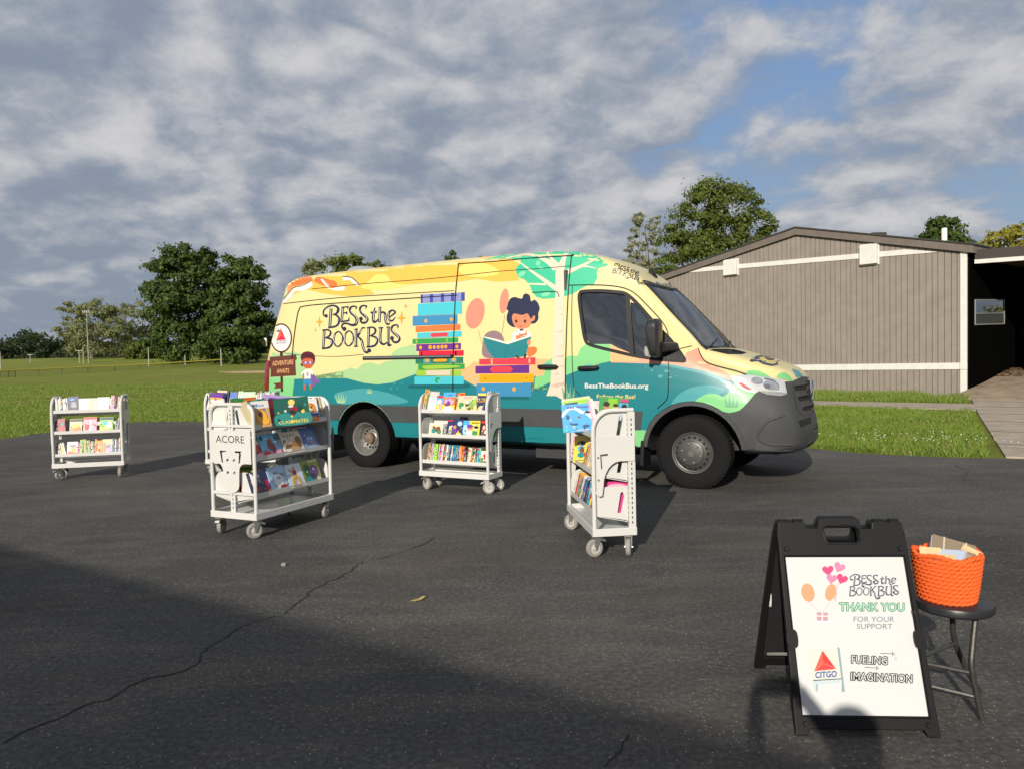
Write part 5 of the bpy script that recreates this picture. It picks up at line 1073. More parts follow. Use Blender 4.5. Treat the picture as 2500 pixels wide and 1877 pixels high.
def cart(org,yaw,L,D,label,double=False,seed=1,shz=(.865,.605,.325),midpanel=True):
    e=empty('book_cart',(org[0],org[1],0),R_(yaw)); tag(e,label,'book cart','white metal book carts on the lot'); rr=random.Random(seed)
    t=MB(); z0,z1=.150,.205
    t.box((L/2,D/2,.165),(L-.01,D-.01,.006))
    for (cx,cy,sx,sy) in ((L/2,.003,L,.006),(L/2,D-.003,L,.006),(.003,D/2,.006,D-.012),(L-.003,D/2,.006,D-.012)): t.box((cx,cy,(z0+z1)/2),(sx,sy,z1-z0))
    for (cx,cy,sx,sy) in ((L/2,.014,L-.002,.022),(L/2,D-.014,L-.002,.022)): t.box((cx,cy,z1-.003),(sx,sy,.0055))
    t.build('base_tray',WM,e,smooth=0,bevel=.003)
    for x in (.055,L-.055):
        for y in (.045,D-.045): caster(e,x,y,rr.uniform(0,6.28) if not double else rr.choice((.4,3.5,2.7)))
    ztop=1.02 if not double else 1.085
    for x in (.018,L-.018):
        mb=MB()
        if double:
            pts=[(x,.018,.2),(x,.018,ztop-.10)]+[(x,.018+.085-.085*math.cos(a),ztop-.10+.085*math.sin(a)) for a in (PI/2*i/6 for i in range(1,7))]; pts+=[(p[0],D-p[1],p[2]) for p in pts[::-1]]
        else:
            pts=[(x,.018,.2),(x,.018,ztop-.14)]+[(x,.018+(.13)*(1-math.cos(a)),ztop-.14+.14*math.sin(a)) for a in (PI/2*i/7 for i in range(1,8))]+[(x,D-.012,ztop)]
        mb.tube(pts,.0155,10); mb.build('end_frame',WM,e)
        upright(e,x,D-.03 if not double else D/2,ztop-.012)
    def side_plate(x,z0,sgn):
        y1=(D-.055) if not double else D/2-.002
        out=[(.03,z0-.035),(y1,z0-.075),(y1,z0+.165),(.115,z0+.165)]+[(.115-.083*math.sin(a),z0+.08+.085*math.cos(a)) for a in (PI/2*i/5 for i in range(1,6))]
        hole=[(y1-.075,z0-.02),(y1-.05,z0-.02),(y1-.025,z0+.10),(y1-.035,z0+.125),(y1-.05,z0+.12)]
        if sgn<0: out=[(D-a,b) for a,b in out]; hole=[(D-a,b) for a,b in hole]
        return out,hole
    sides=(1,-1) if double else (1,)
    for z0 in shz:
        s=MB()
        for sg in sides:
            Y=(lambda y:y) if sg>0 else (lambda y:D-y); yb=(D-.06) if not double else D/2-.02
            for (a,b) in (((.022,z0),(.022,z0-.036)),((.022,z0-.036),(yb,z0-.085)),((yb,z0-.085),(yb+.035,z0+.12))):
                d=Vector((b[0]-a[0],b[1]-a[1],0)).normalized(); nx,ny=-d.y*.0022,d.x*.0022
                s.prism([(a[0]+nx,a[1]+ny),(b[0]+nx,b[1]+ny),(b[0]-nx,b[1]-ny),(a[0]-nx,a[1]-ny)],.036,L-.036,lambda p,q,t:Vector((t,Y(p),q)))
        s.build('shelf',WM,e,smooth=0)
        for x in (.034,L-.034):
            for sg in sides:
                o,h=side_plate(x,z0,sg); MB().prism(o,x-.0015,x+.0015,lambda a,b,t:Vector((t,a,b)),holes=[h]).build('side_plate',WM,e,smooth=0)
    if midpanel:
        for x in (.018,L-.018):
            xo=x-.022 if x<L/2 else x+.022
            if double:
                o=[(.03,.865),(.03,.60),(.10,.60)]+arc(.10,.54,.06,90,0,4)+[(.165,.44)]+arc(D/2,.43,D/2-.165,180,360,10,.07)+[(D-.165,.54)]+arc(D-.10,.54,.06,180,90,4)+[(D-.03,.60),(D-.03,.865)]
                ho=[]
                for c_ in (.33,.67):
                    for zz in (.62,.52): ho+= [[(D*(.5+(c_-.5)*.42)-.012,zz),(D*(.5+(c_-.5)*.42)+.012,zz-.008),(D*(.5+(c_-.5)*.42)+.012,zz+.012),(D*(.5+(c_-.5)*.42)-.012,zz+.018)]]
                ho+=[[(.13,.70),(.20,.70),(.20,.685),(.155,.685),(.165,.60),(.15,.605)],[(D-.13,.70),(D-.15,.605),(D-.165,.60),(D-.155,.685),(D-.20,.685),(D-.20,.70)]]
                p=MB().prism(o,xo-.0015,xo+.0015,lambda a,b,t:Vector((t,a,b)),holes=ho).build('end_panel',WM,e,smooth=0)
                if x<L/2:      # stencilled name, reads from the end (mirrored y)
                    dc=Decal(lambda u,v:(Vector((xo-.0016,u,v)),Vector((-1,0,0))),None,.0006,.0002); dc.text('ACORE',(D-.095,.765),(-(D-.19),0),(0,.060),0,.0); dc.mb.build('stencil_lettering',SLOT,p,smooth=0)
                for zz in (.90,.355): MB().box((x,D/2,zz),(.022,D-.05,.022)).build('cross_bar',WM,e,smooth=0)
            else:
                o=[(.03,.84),(.03,.47)]+arc(.055,.46,.03,180,300,3)+arc(.20,.50,.12,180,90,6,.17)+[(D-.01,.67),(D-.01,.84)]
                ho=[[(.06,.72),(.115,.725),(.115,.71),(.075,.70),(.075,.62),(.065,.62)]]
                p=MB().prism(o,xo-.0015,xo+.0015,lambda a,b,t:Vector((t,a,b)),holes=ho).build('end_panel',WM,e,smooth=0)
                for zz in (.70,.545): MB().tube([(xo-.006,.045,zz),(xo+.006,.045,zz)],.008,8).build('bolt',ZINC,p)
    return e
# ---- books
BM_={}
def bmat(h):
    if h not in BM_: BM_[h]=mat('book_'+h,lin(h),.38,coat=.25)
    return BM_[h]
PAGE='d2cbb8'
NAMES={'white':'d9d6ce','cream':'d2c49c','grey':'8c8f92','charcoal':'2b2c30','black':'141416','red':'c3272f','crimson':'8f1f35','pink':'e9a3b4','magenta':'c4307f','orange':'e8792c','amber':'e9a72d','yellow':'efd04a','lime green':'8fca3c','green':'3d8f4a','dark green':'1d5e50','teal':'1f8a94','turquoise':'3fb6c9','sky blue':'4aa3de','blue':'2867b8','navy blue':'24305f','purple':'6c3d92','lilac':'c0a3dc','brown':'7a5237','tan':'c59a63'}
_o=['first','second','third','fourth','fifth','sixth','seventh','eighth','ninth','tenth','eleventh','twelfth','thirteenth','fourteenth','fifteenth','sixteenth','seventeenth','eighteenth','nineteenth']
ORD=_o+[t+('ieth' if u==0 else 'y-'+_o[u-1]) for t in ('twent','thirt','fort','fift','sixt') for u in range(10)]
class Art:
    def __init__(s): s.mb=MB(); s.mats=[]; s.k=0
    def m(s,c):
        c=NAMES.get(c,c)
        if c not in s.mats: s.mats.append(c)
        return s.mats.index(c)
def book(M,w,h,t,col,spine=False,ops=(),label='',group=None,pages=True):
    """cover lies in x-z at y=0 (facing -y). spine=True: x is the thickness, y the page depth, spine at y=0"""
    a=Art(); mb=a.mb; c=a.m(col); pg=a.m(PAGE)
    if spine:           # w = thickness, t = page depth
        b=.0022; mb.box((b/2,t/2,h/2),(b,t,h),None,c); mb.box((w-b/2,t/2,h/2),(b,t,h),None,c); mb.box((w/2,.0012,h/2),(w-2*b,.0024,h),None,c); mb.box((w/2,t/2,h/2),(w-2*b-.0006,t-.008,h-.008),None,pg)
        f=lambda u,v:(Vector((u*w,0,v*h)),Vector((0,-1,0)))
    else:
        b=.0022; mb.box((w/2,b/2,h/2),(w,b,h),None,c); mb.box((w/2,t-b/2,h/2),(w,b,h),None,c); mb.box((.0012,t/2,h/2),(.0024,t-2*b,h),None,c); mb.box((w/2+.001,t/2,h/2),(w-.009,t-2*b-.0006,h-.008),None,pg)
        f=lambda u,v:(Vector((u*w,0,v*h)),Vector((0,-1,0)))
    d=Decal(f,None,.0005,.00025); d.mb=mb
    for op in ops:
        if op[0]=='p': d.poly(op[1],a.m(op[2]))
        elif op[0]=='s': d.smooth(op[1],a.m(op[2]),4)
        elif op[0]=='e': d.poly(ell(op[1],op[2],op[3],op[4],0,14),a.m(op[5]))
        elif op[0]=='k': d.stroke(op[1],op[2],a.m(op[3]),3)
        elif op[0]=='t': d.text(op[1],(op[2],op[3]),(op[4],0),(0,op[5]),a.m(op[6]),.01)
    o=mb.build('book',[bmat(x) for x in a.mats],None,smooth=0,fix=False); o.matrix_world=M
    return tag(o,label,'book',group)
def rect(x0,y0,x1,y1): return [(x0,y0),(x1,y0),(x1,y1),(x0,y1)]
def rcover(rr,cols):
    """a generic picture-book front: ground, big shapes, small figures"""
    o=[]; c=[rr.choice(cols) for _ in range(7)]
    o.append(('s',[(.02,.02),(.5,.02),(.98,.02),(.98,rr.uniform(.25,.45)),(.6,rr.uniform(.3,.5)),(.3,rr.uniform(.2,.4)),(.02,rr.uniform(.25,.45))],c[0]))
    for i in range(rr.randint(3,6)):
        x,y=rr.uniform(.2,.8),rr.uniform(.2,.62); r=rr.uniform(.07,.17); o.append(('e',x,y,r,r*rr.uniform(.8,1.5),rr.choice(cols)))
        if rr.random()<.6: o.append(('e',x+r*.2,y+r*1.0,r*.62,r*.62,rr.choice(('d98a63','f2c9a0','7a4a30',rr.choice(cols)))))
        for q in range(2): o.append(('e',x+rr.uniform(-r,r),y+rr.uniform(-r,r),r*.25,r*.3,rr.choice(cols)))
    for i in range(rr.randint(3,8)): o.append(('e',rr.uniform(.08,.92),rr.uniform(.08,.92),.025,.02,rr.choice(cols)))
    return o
def rspine(rr,cols):
    o=[]; y=0
    for i in range(rr.randint(1,3)):
        y0=rr.uniform(.05,.85); o.append(('p',rect(.04,y0,.96,min(.98,y0+rr.uniform(.04,.22))),rr.choice(cols)))
    if rr.random()<.8:
        for k in range(rr.randint(3,6)): yy=.3+.08*k; o.append(('p',rect(.3,yy,.7,yy+.05),rr.choice(('white','charcoal','cream'))))
    return o
BOOKS=[]
class Shelf:
    """books standing on one shelf of a cart; keeps count so each label can name its place from the left"""
    def __init__(s,ce,L,z,where,cartname,seed,tilt=14,y0=.028,group=None):
        s.M=Matrix.Translation(ce.location)@Matrix.Rotation(ce.rotation_euler.z,4,'Z'); s.L=L; s.z=z; s.where=where; s.cn=cartname; s.r=random.Random(seed); s.t=tilt; s.y=y0; s.n=0; s.g=group or 'books on the '+cartname
    def name(s,col,what):
        if len(col)==6 and col not in NAMES and all(ch in '0123456789abcdef' for ch in col):
            c=lin(col); col=min(NAMES,key=lambda k:sum((x-y)**2 for x,y in zip(c,lin(NAMES[k]))))
        n=ORD[s.n]; s.n+=1
        return f"{col} {what}, {n} from left, {s.where}, {s.cn}"
    def F(s,x,w,h,col,ops=None,t=.012,dy=0,tilt=None,yaw=0,roll=0,label=None,dz=0):
        cols=list(NAMES); 
        if ops is None: ops=rcover(s.r,cols)
        if len(ops)>2:      # small printed figures and specks between the big shapes
            own=[o[-1] for o in ops]; ex=[]
            for _ in range(16):
                r=s.r.uniform(.015,.055); ex.append(('e',s.r.uniform(.07,.93),s.r.uniform(.06,.72),r,r*s.r.uniform(.6,1.4),s.r.choice(own+['charcoal','white','brown',col])))
            ops=list(ops[:2])+ex+list(ops[2:])
        M=s.M@Matrix.Translation((x,s.y+dy,s.z-.024+dz))@Matrix.Rotation(R_(yaw),4,'Z')@Matrix.Rotation(-R_(s.t if tilt is None else tilt),4,'X')@Matrix.Rotation(R_(roll),4,'Y')
        nm=s.name(col,'picture book'); return book(M,w,h,t,col,False,ops,label or nm,s.g)
    def Sp(s,x0,x1,h=(.17,.21),tk=(.006,.022),cols=None,lean=0,depth=.14,leanr=3,dy=0,dz=0):
        x=x0
        while x<x1-.004:
            w=min(s.r.uniform(*tk),x1-x); hh=s.r.uniform(*h); c=s.r.choice(cols or list(NAMES)); w=max(w,.005)
            M=s.M@Matrix.Translation((x,s.y+dy+s.r.uniform(0,.012),s.z-.028+dz))@Matrix.Rotation(-R_(s.t),4,'X')@Matrix.Rotation(R_(lean+s.r.uniform(-leanr,leanr)*.3),4,'Y')
            thick='thick' if w>.016 else 'slim' if w<.010 else 'spine-out'
            book(M,w-.0006,hh,depth*s.r.uniform(.85,1.0),c,True,rspine(s.r,list(NAMES)) if w>.006 else [],s.name(thick+' '+c,'book'),s.g); x+=w
BRIGHT=['white','cream','red','pink','magenta','orange','amber','yellow','lime green','green','teal','turquoise','sky blue','blue','navy blue','purple','brown','black','charcoal','tan','white','grey']
# -- the cart alone at the left
k=cart((-5.71,9.22),13.2,.82,.34,'single sided white book cart standing alone at the far left by the lawn',seed=1)
S_=Shelf(k,.82,.865,'top shelf','far left cart',11); S_.Sp(.035,.20,(.17,.205),(.010,.022),['white','charcoal','white','grey','pink','white','navy blue','cream','white'],-6)
S_.F(.205,.12,.19,'navy blue',[('p',rect(.05,.05,.95,.5),'charcoal'),('e',.5,.45,.3,.2,'grey'),('e',.4,.8,.25,.06,'sky blue')],roll=-4); S_.F(.315,.21,.165,'white',[('p',rect(.55,.04,.85,.95),'cream'),('p',rect(.86,.04,.98,.95),'f3e9c0')]); S_.F(.53,.135,.175,'white',[('e',.5,.5,.1,.1,'f5f0e4')]); S_.Sp(.672,.785,(.17,.20),(.010,.020),['cream','charcoal','tan','pink','white','brown','black'],3)
S_=Shelf(k,.82,.605,'middle shelf','far left cart',12); S_.Sp(.05,.075,(.15,.18),(.010,.014),['tan','black'],-8); S_.F(.08,.085,.18,'crimson',[('e',.5,.3,.35,.22,'red'),('e',.4,.75,.2,.1,'brown'),('e',.7,.6,.2,.12,'teal')],roll=-6)
S_.F(.205,.14,.175,'cream',[('p',rect(.02,.80,.98,.98),'black'),('e',.3,.2,.25,.15,'orange'),('e',.7,.25,.22,.18,'orange'),('e',.5,.5,.3,.12,'yellow')]); S_.F(.36,.15,.19,'pink',[('p',rect(.02,.86,.98,.98),'red'),('p',rect(.45,.05,.6,.8),'white'),('e',.25,.35,.15,.2,'red')]); S_.F(.545,.155,.185,'lime green',[('p',rect(.02,.80,.98,.98),'navy blue'),('e',.3,.2,.28,.16,'yellow'),('e',.7,.45,.25,.25,'dff0d0'),('e',.4,.6,.2,.15,'turquoise')]); S_.Sp(.71,.785,(.15,.18),(.008,.014),['charcoal','grey','white','charcoal','black'],8)
S_=Shelf(k,.82,.325,'bottom shelf','far left cart',13); S_.Sp(.075,.16,(.15,.175),(.007,.012),['charcoal','white','cream','lime green','white'],-14); S_.F(.165,.12,.17,'white',[('e',.3,.2,.25,.12,'orange'),('e',.6,.4,.2,.2,'amber'),('e',.5,.7,.3,.12,'grey'),('p',rect(.05,.05,.95,.2),'red')]); S_.Sp(.29,.50,(.16,.205),(.008,.022),['black','magenta','pink','brown','white','cream','lime green','lime green','lilac','orange','amber'],0); S_.Sp(.50,.56,(.17,.19),(.012,.022),['orange','amber','lime green','cream']); S_.F(.565,.115,.185,'cream',[('p',rect(.3,.15,.9,.65),'lilac'),('p',rect(.35,.4,.85,.6),'grey'),('p',rect(.05,.05,.28,.8),'tan')]); S_.Sp(.685,.785,(.16,.215),(.007,.014),['sky blue','charcoal','white','green','amber','lilac','blue'],0)
# -- central cart
k=cart((-1.025,8.05),-28.2,.87,.29,'single sided white book cart in front of the middle of the van',seed=2)
S_=Shelf(k,.87,.865,'top shelf','central cart',21); S_.Sp(.040,.10,(.235,.255),(.010,.016),['brown','tan','amber','dark green','green'],4,.17)
S_.F(.105,.115,.225,'charcoal',[('p',rect(.08,.05,.92,.70),'grey'),('p',rect(.2,.75,.9,.95),'5f6468')],yaw=24,roll=6); S_.F(.215,.10,.175,'sky blue',[('p',rect(.02,.85,.98,.98),'red'),('s',[(.02,.02),(.98,.02),(.98,.35),(.5,.5),(.02,.4)],'yellow'),('e',.65,.3,.25,.15,'pink'),('e',.4,.6,.3,.15,'white')])
S_.F(.30,.155,.21,'orange',[('p',rect(.0,.76,1,1),'sky blue'),('t','Mice',.42,.82,.35,.07,'navy blue'),('p',rect(0,0,1,.34),'yellow'),('s',[(.1,.02),(.9,.02),(.85,.2),(.5,.28),(.15,.2)],'dfe6ff'),('e',.3,.55,.14,.11,'lilac'),('e',.75,.5,.16,.12,'pink'),('e',.5,.45,.14,.16,'purple'),('e',.55,.62,.1,.09,'lilac'),('e',.35,.36,.15,.08,'purple')],dy=-.006); S_.Sp(.458,.485,(.19,.205),(.007,.010),['brown','orange','tan'],3); S_.F(.478,.07,.205,'orange',[('e',.5,.9,.35,.05,'red')],dy=.02)
S_.F(.488,.225,.175,'cream',[('s',[(.02,.02),(.98,.02),(.98,.5),(.6,.4),(.3,.55),(.02,.5)],'c9c876'),('e',.2,.4,.14,.2,'green'),('e',.52,.5,.1,.14,'charcoal'),('e',.52,.6,.09,.12,'white'),('e',.75,.45,.14,.22,'8ba35a'),('e',.9,.65,.09,.2,'lime green'),('p',rect(.3,.84,.75,.92),'pink'),('e',.35,.25,.12,.1,'white'),('e',.65,.2,.1,.1,'brown')],dy=-.004)
S_.F(.725,.095,.20,'navy blue',[('p',rect(0,.88,1,1),'yellow'),('t','ROCKET',.1,.66,.85,.09,'yellow'),('t','SCIENCE',.05,.52,.9,.09,'amber'),('s',[(.1,.02),(.6,.02),(.8,.3),(.5,.35),(.2,.25)],'cream'),('e',.8,.2,.15,.1,'purple')]); S_.Sp(.79,.835,(.20,.235),(.006,.011),['crimson','grey','white','pink','brown'],9,.17)
S_=Shelf(k,.87,.605,'middle shelf','central cart',22); S_.F(.118,.175,.14,'white',[('p',rect(.1,.12,.9,.86),'d8c9a2'),('e',.35,.4,.16,.2,'teal'),('e',.36,.66,.1,.12,'brown'),('e',.65,.5,.2,.22,'brown'),('e',.75,.3,.15,.12,'green')],dy=-.004); S_.Sp(.298,.335,(.125,.14),(.008,.014),['grey','white','grey'],2)
S_.F(.345,.195,.185,'navy blue',[('s',[(.02,.02),(.98,.02),(.98,.25),(.5,.3),(.02,.2)],'4a4338'),('e',.2,.35,.13,.2,'grey'),('e',.5,.35,.14,.2,'purple'),('e',.5,.55,.1,.1,'d98a63'),('e',.8,.75,.16,.14,'a9c8e8'),('e',.75,.15,.14,.12,'yellow'),('p',rect(.05,.86,.35,.95),'red'),('e',.22,.52,.08,.1,'f2c9a0')]); S_.F(.54,.205,.175,'sky blue',[('p',rect(.38,.0,1,1),'yellow'),('e',.15,.45,.14,.3,'a6d8f2'),('e',.42,.30,.18,.25,'white'),('e',.42,.55,.16,.15,'d98a63'),('e',.42,.66,.18,.12,'purple'),('e',.75,.25,.16,.2,'green'),('e',.78,.5,.13,.12,'f2c9a0'),('e',.80,.6,.14,.08,'black'),('p',rect(.5,.84,.95,.9),'brown')]); S_.F(.75,.095,.19,'black',[('p',rect(.1,.78,.95,.93),'red'),('e',.45,.45,.28,.2,'crimson'),('e',.5,.55,.14,.12,'f2c9a0'),('e',.4,.2,.2,.14,'brown'),('e',.7,.3,.1,.1,'white')]); S_.Sp(.838,.85,(.15,.16),(.007,.010),['green'],10)
S_=Shelf(k,.87,.325,'bottom shelf','central cart',23); S_.Sp(.085,.145,(.19,.205),(.006,.012),['tan','navy blue','lilac','white','pink','grey'],3); S_.Sp(.145,.215,(.185,.20),(.030,.036),['lime green']); S_.Sp(.218,.275,(.19,.205),(.007,.012),['pink','white','magenta','crimson'],2); S_.Sp(.278,.475,(.175,.20),(.007,.016),['charcoal','teal','white','navy blue','grey','red','brown','black','blue'],2); S_.Sp(.478,.535,(.18,.19),(.016,.022),['orange','amber']); S_.Sp(.538,.70,(.17,.19),(.007,.014),['black','brown','cream','charcoal','tan','red','white'],2); S_.Sp(.703,.745,(.17,.185),(.010,.020),['lime green','turquoise','turquoise']); S_.F(.752,.095,.185,'white',[('p',rect(.0,.78,1,1),'4a3a22'),('e',.5,.5,.25,.22,'f0d8c8'),('e',.5,.45,.1,.2,'red'),('p',rect(0,0,1,.2),'5b7a3a'),('e',.2,.3,.15,.1,'green')])
# -- right hand cart, books mostly facing its near end
k=cart((.425,6.05),-83.2,.93,.315,'single sided white book cart nearest the sign, seen from its end',seed=5)
S_=Shelf(k,.93,.865,'top shelf','cart seen from its end',31)
SEA=[('s',[(.0,.55),(.25,.80),(.45,.78),(.55,.68),(.75,.60),(1,.35),(1,.75),(.7,.72),(.5,.86),(.3,.9),(.05,.75)],'dff0fa'),('e',.82,.68,.13,.045,'navy blue'),('e',.17,.55,.05,.09,'1d4f80'),('e',.36,.28,.12,.04,'1d4f80'),('e',.72,.20,.11,.05,'1d4f80'),('t','Sea Shapes',.16,.86,.80,.075,'purple'),('e',.1,.1,.09,.08,'turquoise'),('e',.93,.08,.06,.08,'lime green'),('p',rect(.4,.05,.8,.075),'white')]
for i,(c,h_,w_,dx) in enumerate((('white',.235,.20,-.10),('cream',.24,.21,-.07),('lime green',.225,.215,-.045))): S_.F(.50+dx*.4,w_,h_,c,[('p',rect(.05,.80,.5,.93),'navy blue'),('s',[(.05,.1),(.95,.1),(.95,.7),(.5,.8),(.05,.65)],'b9c77a')] if i!=1 else [('e',.5,.85,.4,.08,'turquoise')],.010,-.10-.0*i+dx*.1,12,83,-7)
S_.F(.585,.235,.205,'sky blue',SEA,.008,-.155,10,83,-3,label='blue picture book with dolphins and a white wave, leaning out of the end-on cart')
S_.F(.66,.018,.25,'white',[],.10,.075,10,83,-9); S_.F(.64,.02,.25,'pink',[],.10,.062,10,83,-9)
SOC=[('p',rect(.02,.02,.3,.4),'brown'),('e',.22,.45,.20,.22,'black'),('e',.25,.72,.10,.11,'b98062'),('e',.24,.80,.11,.07,'2a1c14'),('e',.55,.42,.16,.20,'navy blue'),('e',.56,.68,.09,.12,'e0ab86'),('e',.55,.78,.09,.05,'3a2618'),('e',.86,.40,.15,.2,'white'),('e',.85,.62,.09,.12,'8a5a3c'),('e',.85,.74,.10,.09,'1b1411'),('p',rect(.72,.88,.98,.96),'magenta'),('e',.5,.15,.2,.1,'lime green')]
S_.F(.66,.215,.265,'green',[('p',rect(.30,.30,.62,.97),'7db82e'),('p',rect(.68,.3,.98,.85),'sky blue')]+SOC,.012,.085,9,86,5,label='green book with three player portraits standing in the end-on cart')
S_.Sp(.05,.30,(.16,.19),(.008,.016),BRIGHT,2)
S_=Shelf(k,.93,.605,'middle shelf','cart seen from its end',32); S_.F(.10,.17,.19,'pink',[('e',.4,.6,.25,.2,'cream'),('e',.5,.5,.1,.12,'brown'),('p',rect(.3,.1,.7,.16),'red')],.012,-.01,16,30,-4); S_.F(.30,.16,.205,'yellow',[('e',.45,.72,.25,.09,'black'),('e',.4,.52,.2,.13,'turquoise'),('e',.5,.46,.13,.14,'brown'),('e',.45,.28,.2,.1,'teal'),('e',.7,.3,.1,.08,'red'),('p',rect(.3,.08,.7,.1),'brown')],.012,-.03,14,42,-5,label='yellow picture book with a brown bird, middle shelf of the end-on cart'); S_.Sp(.46,.86,(.16,.20),(.006,.014),['tan','cream','white','grey','brown','white'],9,.16,4)
S_=Shelf(k,.93,.325,'bottom shelf','cart seen from its end',33); S_.Sp(.09,.60,(.165,.20),(.012,.026),['red','navy blue','black','charcoal','white','teal','cream','amber','tan','blue'],4); S_.F(.60,.12,.19,'turquoise',[('e',.4,.4,.2,.15,'red'),('e',.6,.25,.2,.15,'yellow'),('e',.5,.7,.25,.1,'white')],.012,0,14,10,0); S_.F(.72,.08,.17,'red',[('e',.5,.4,.3,.2,'amber'),('e',.5,.75,.3,.1,'yellow')],.012,0,14,0,0); S_.F(.86,.185,.215,'magenta',[('e',.5,.85,.35,.08,'pink'),('p',rect(.2,.66,.85,.72),'white')],.012,.075,8,83,0,dz=.0,label='bright magenta book behind the lowest end plate of the end-on cart'); S_.F(.78,.15,.265,'brown',[('p',rect(.05,.88,.95,.95),'tan')],.014,.095,8,83,3,dz=-.01)
# -- double sided cart
k=cart((-2.045,5.89),64.8,.955,.495,'double sided white book cart with stencilled end panel, left of the centre',True,6,(.905,.655,.36))
S_=Shelf(k,.955,.905,'top shelf','double sided cart',41,16)
S_.F(.012,.028,.225,'cream',[('p',rect(.25,.15,.7,.22),'charcoal'),('p',rect(.25,.3,.7,.34),'charcoal')],.10,-.012,12,-25,-14); S_.F(.055,.14,.215,'tan',[('p',rect(0,.72,1,1),'white'),('t','Mice',.1,.78,.62,.12,'blue'),('e',.5,.4,.3,.25,'amber'),('e',.45,.5,.14,.12,'brown'),('e',.7,.2,.2,.12,'amber')],.012,.015,14,-30,-3)
S_.Sp(.17,.26,(.225,.245),(.008,.012),['dark green','teal','dark green','lime green','teal'],3,.17,2,.03)
S_.F(.235,.285,.225,'dark green',[('s',[(.02,.02),(.98,.02),(.98,.4),(.5,.45),(.02,.38)],'2f8a80'),('t','CLASSMATES',.08,.06,.86,.12,'yellow'),('e',.5,.82,.10,.11,'f0d070'),('e',.47,.68,.08,.05,'white'),('e',.55,.55,.13,.10,'crimson'),('e',.5,.46,.10,.08,'charcoal'),('e',.7,.6,.05,.12,'1a4640')],.014,-.045,10,-33,-2,label='dark green picture book with large yellow CLASSMATES title on the double sided cart')
S_.F(.60,.155,.195,'f0ede6',[('p',rect(0,0,1,.22),'orange'),('p',rect(0,.22,1,.34),'blue'),('e',.5,.58,.36,.24,'e39a3b'),('e',.36,.62,.05,.05,'black'),('e',.62,.62,.05,.05,'black'),('e',.5,.48,.14,.10,'white'),('k',[(.2,.7),(.4,.75)],.03,'black'),('k',[(.6,.75),(.8,.7)],.03,'black')],.012,-.01,10,-24,-3,label='book with an orange tiger face on the double sided cart'); S_.Sp(.76,.915,(.19,.215),(.007,.015),['sky blue','blue','turquoise','white','charcoal','navy blue','black','grey','cream','brown'],2,.16)
# far side of the top
for x,w,h,c,yw in ((.20,.30,.20,'crimson',-4),(.215,.30,.205,'black',-4),(.23,.30,.20,'crimson',-4),(.25,.30,.205,'charcoal',-4)): S_.F(x,w,h,c,[],.012,.20+(x-.2)*1.2,4,yw,0)
S_.F(.40,.26,.255,'lilac',[('p',rect(.2,.80,.75,.9),'purple'),('e',.6,.5,.2,.2,'pink')],.010,.27,6,-22,8); S_.F(.06,.24,.235,'orange',[('p',rect(.0,.86,.5,1),'green')],.012,.25,6,-12,0); S_.Sp(.02,.06,(.23,.25),(.008,.012),['white','cream','grey'],4,.15,2,.26)
S_=Shelf(k,.955,.655,'middle shelf','double sided cart',42,24); S_.F(.02,.19,.185,'green',[('e',.4,.7,.2,.14,'e9c8b0'),('e',.4,.45,.28,.2,'red'),('e',.75,.5,.2,.3,'dark green'),('e',.5,.15,.3,.1,'pink')]); S_.F(.135,.235,.20,'6fb0dc',[('p',rect(0,0,1,.22),'e06a90'),('e',.5,.45,.18,.2,'crimson'),('e',.5,.68,.11,.13,'brown'),('e',.9,.8,.14,.14,'dark green'),('e',.2,.2,.14,.08,'red'),('e',.75,.2,.15,.1,'pink'),('e',.12,.84,.07,.1,'navy blue')],dy=-.006); S_.F(.375,.245,.195,'d9cdb8',[('t','NANCY',.12,.76,.62,.12,'8b7a5c'),('e',.3,.3,.2,.15,'brown'),('e',.6,.35,.22,.2,'a8763e'),('e',.8,.5,.14,.25,'6b4a30'),('e',.5,.2,.25,.1,'c9a06a'),('e',.2,.15,.15,.08,'f5efe2')],dy=-.012); S_.F(.63,.19,.205,'2f5c9e',[('s',[(.02,.02),(.98,.02),(.98,.2),(.02,.3)],'8fb4de'),('e',.5,.42,.28,.22,'3f7fd0'),('e',.42,.5,.06,.05,'white'),('e',.62,.5,.06,.05,'white'),('e',.52,.34,.1,.05,'orange')],dy=-.004); S_.F(.585,.20,.25,'white',[('p',rect(.02,.86,.98,.99),'crimson')],dy=.03)
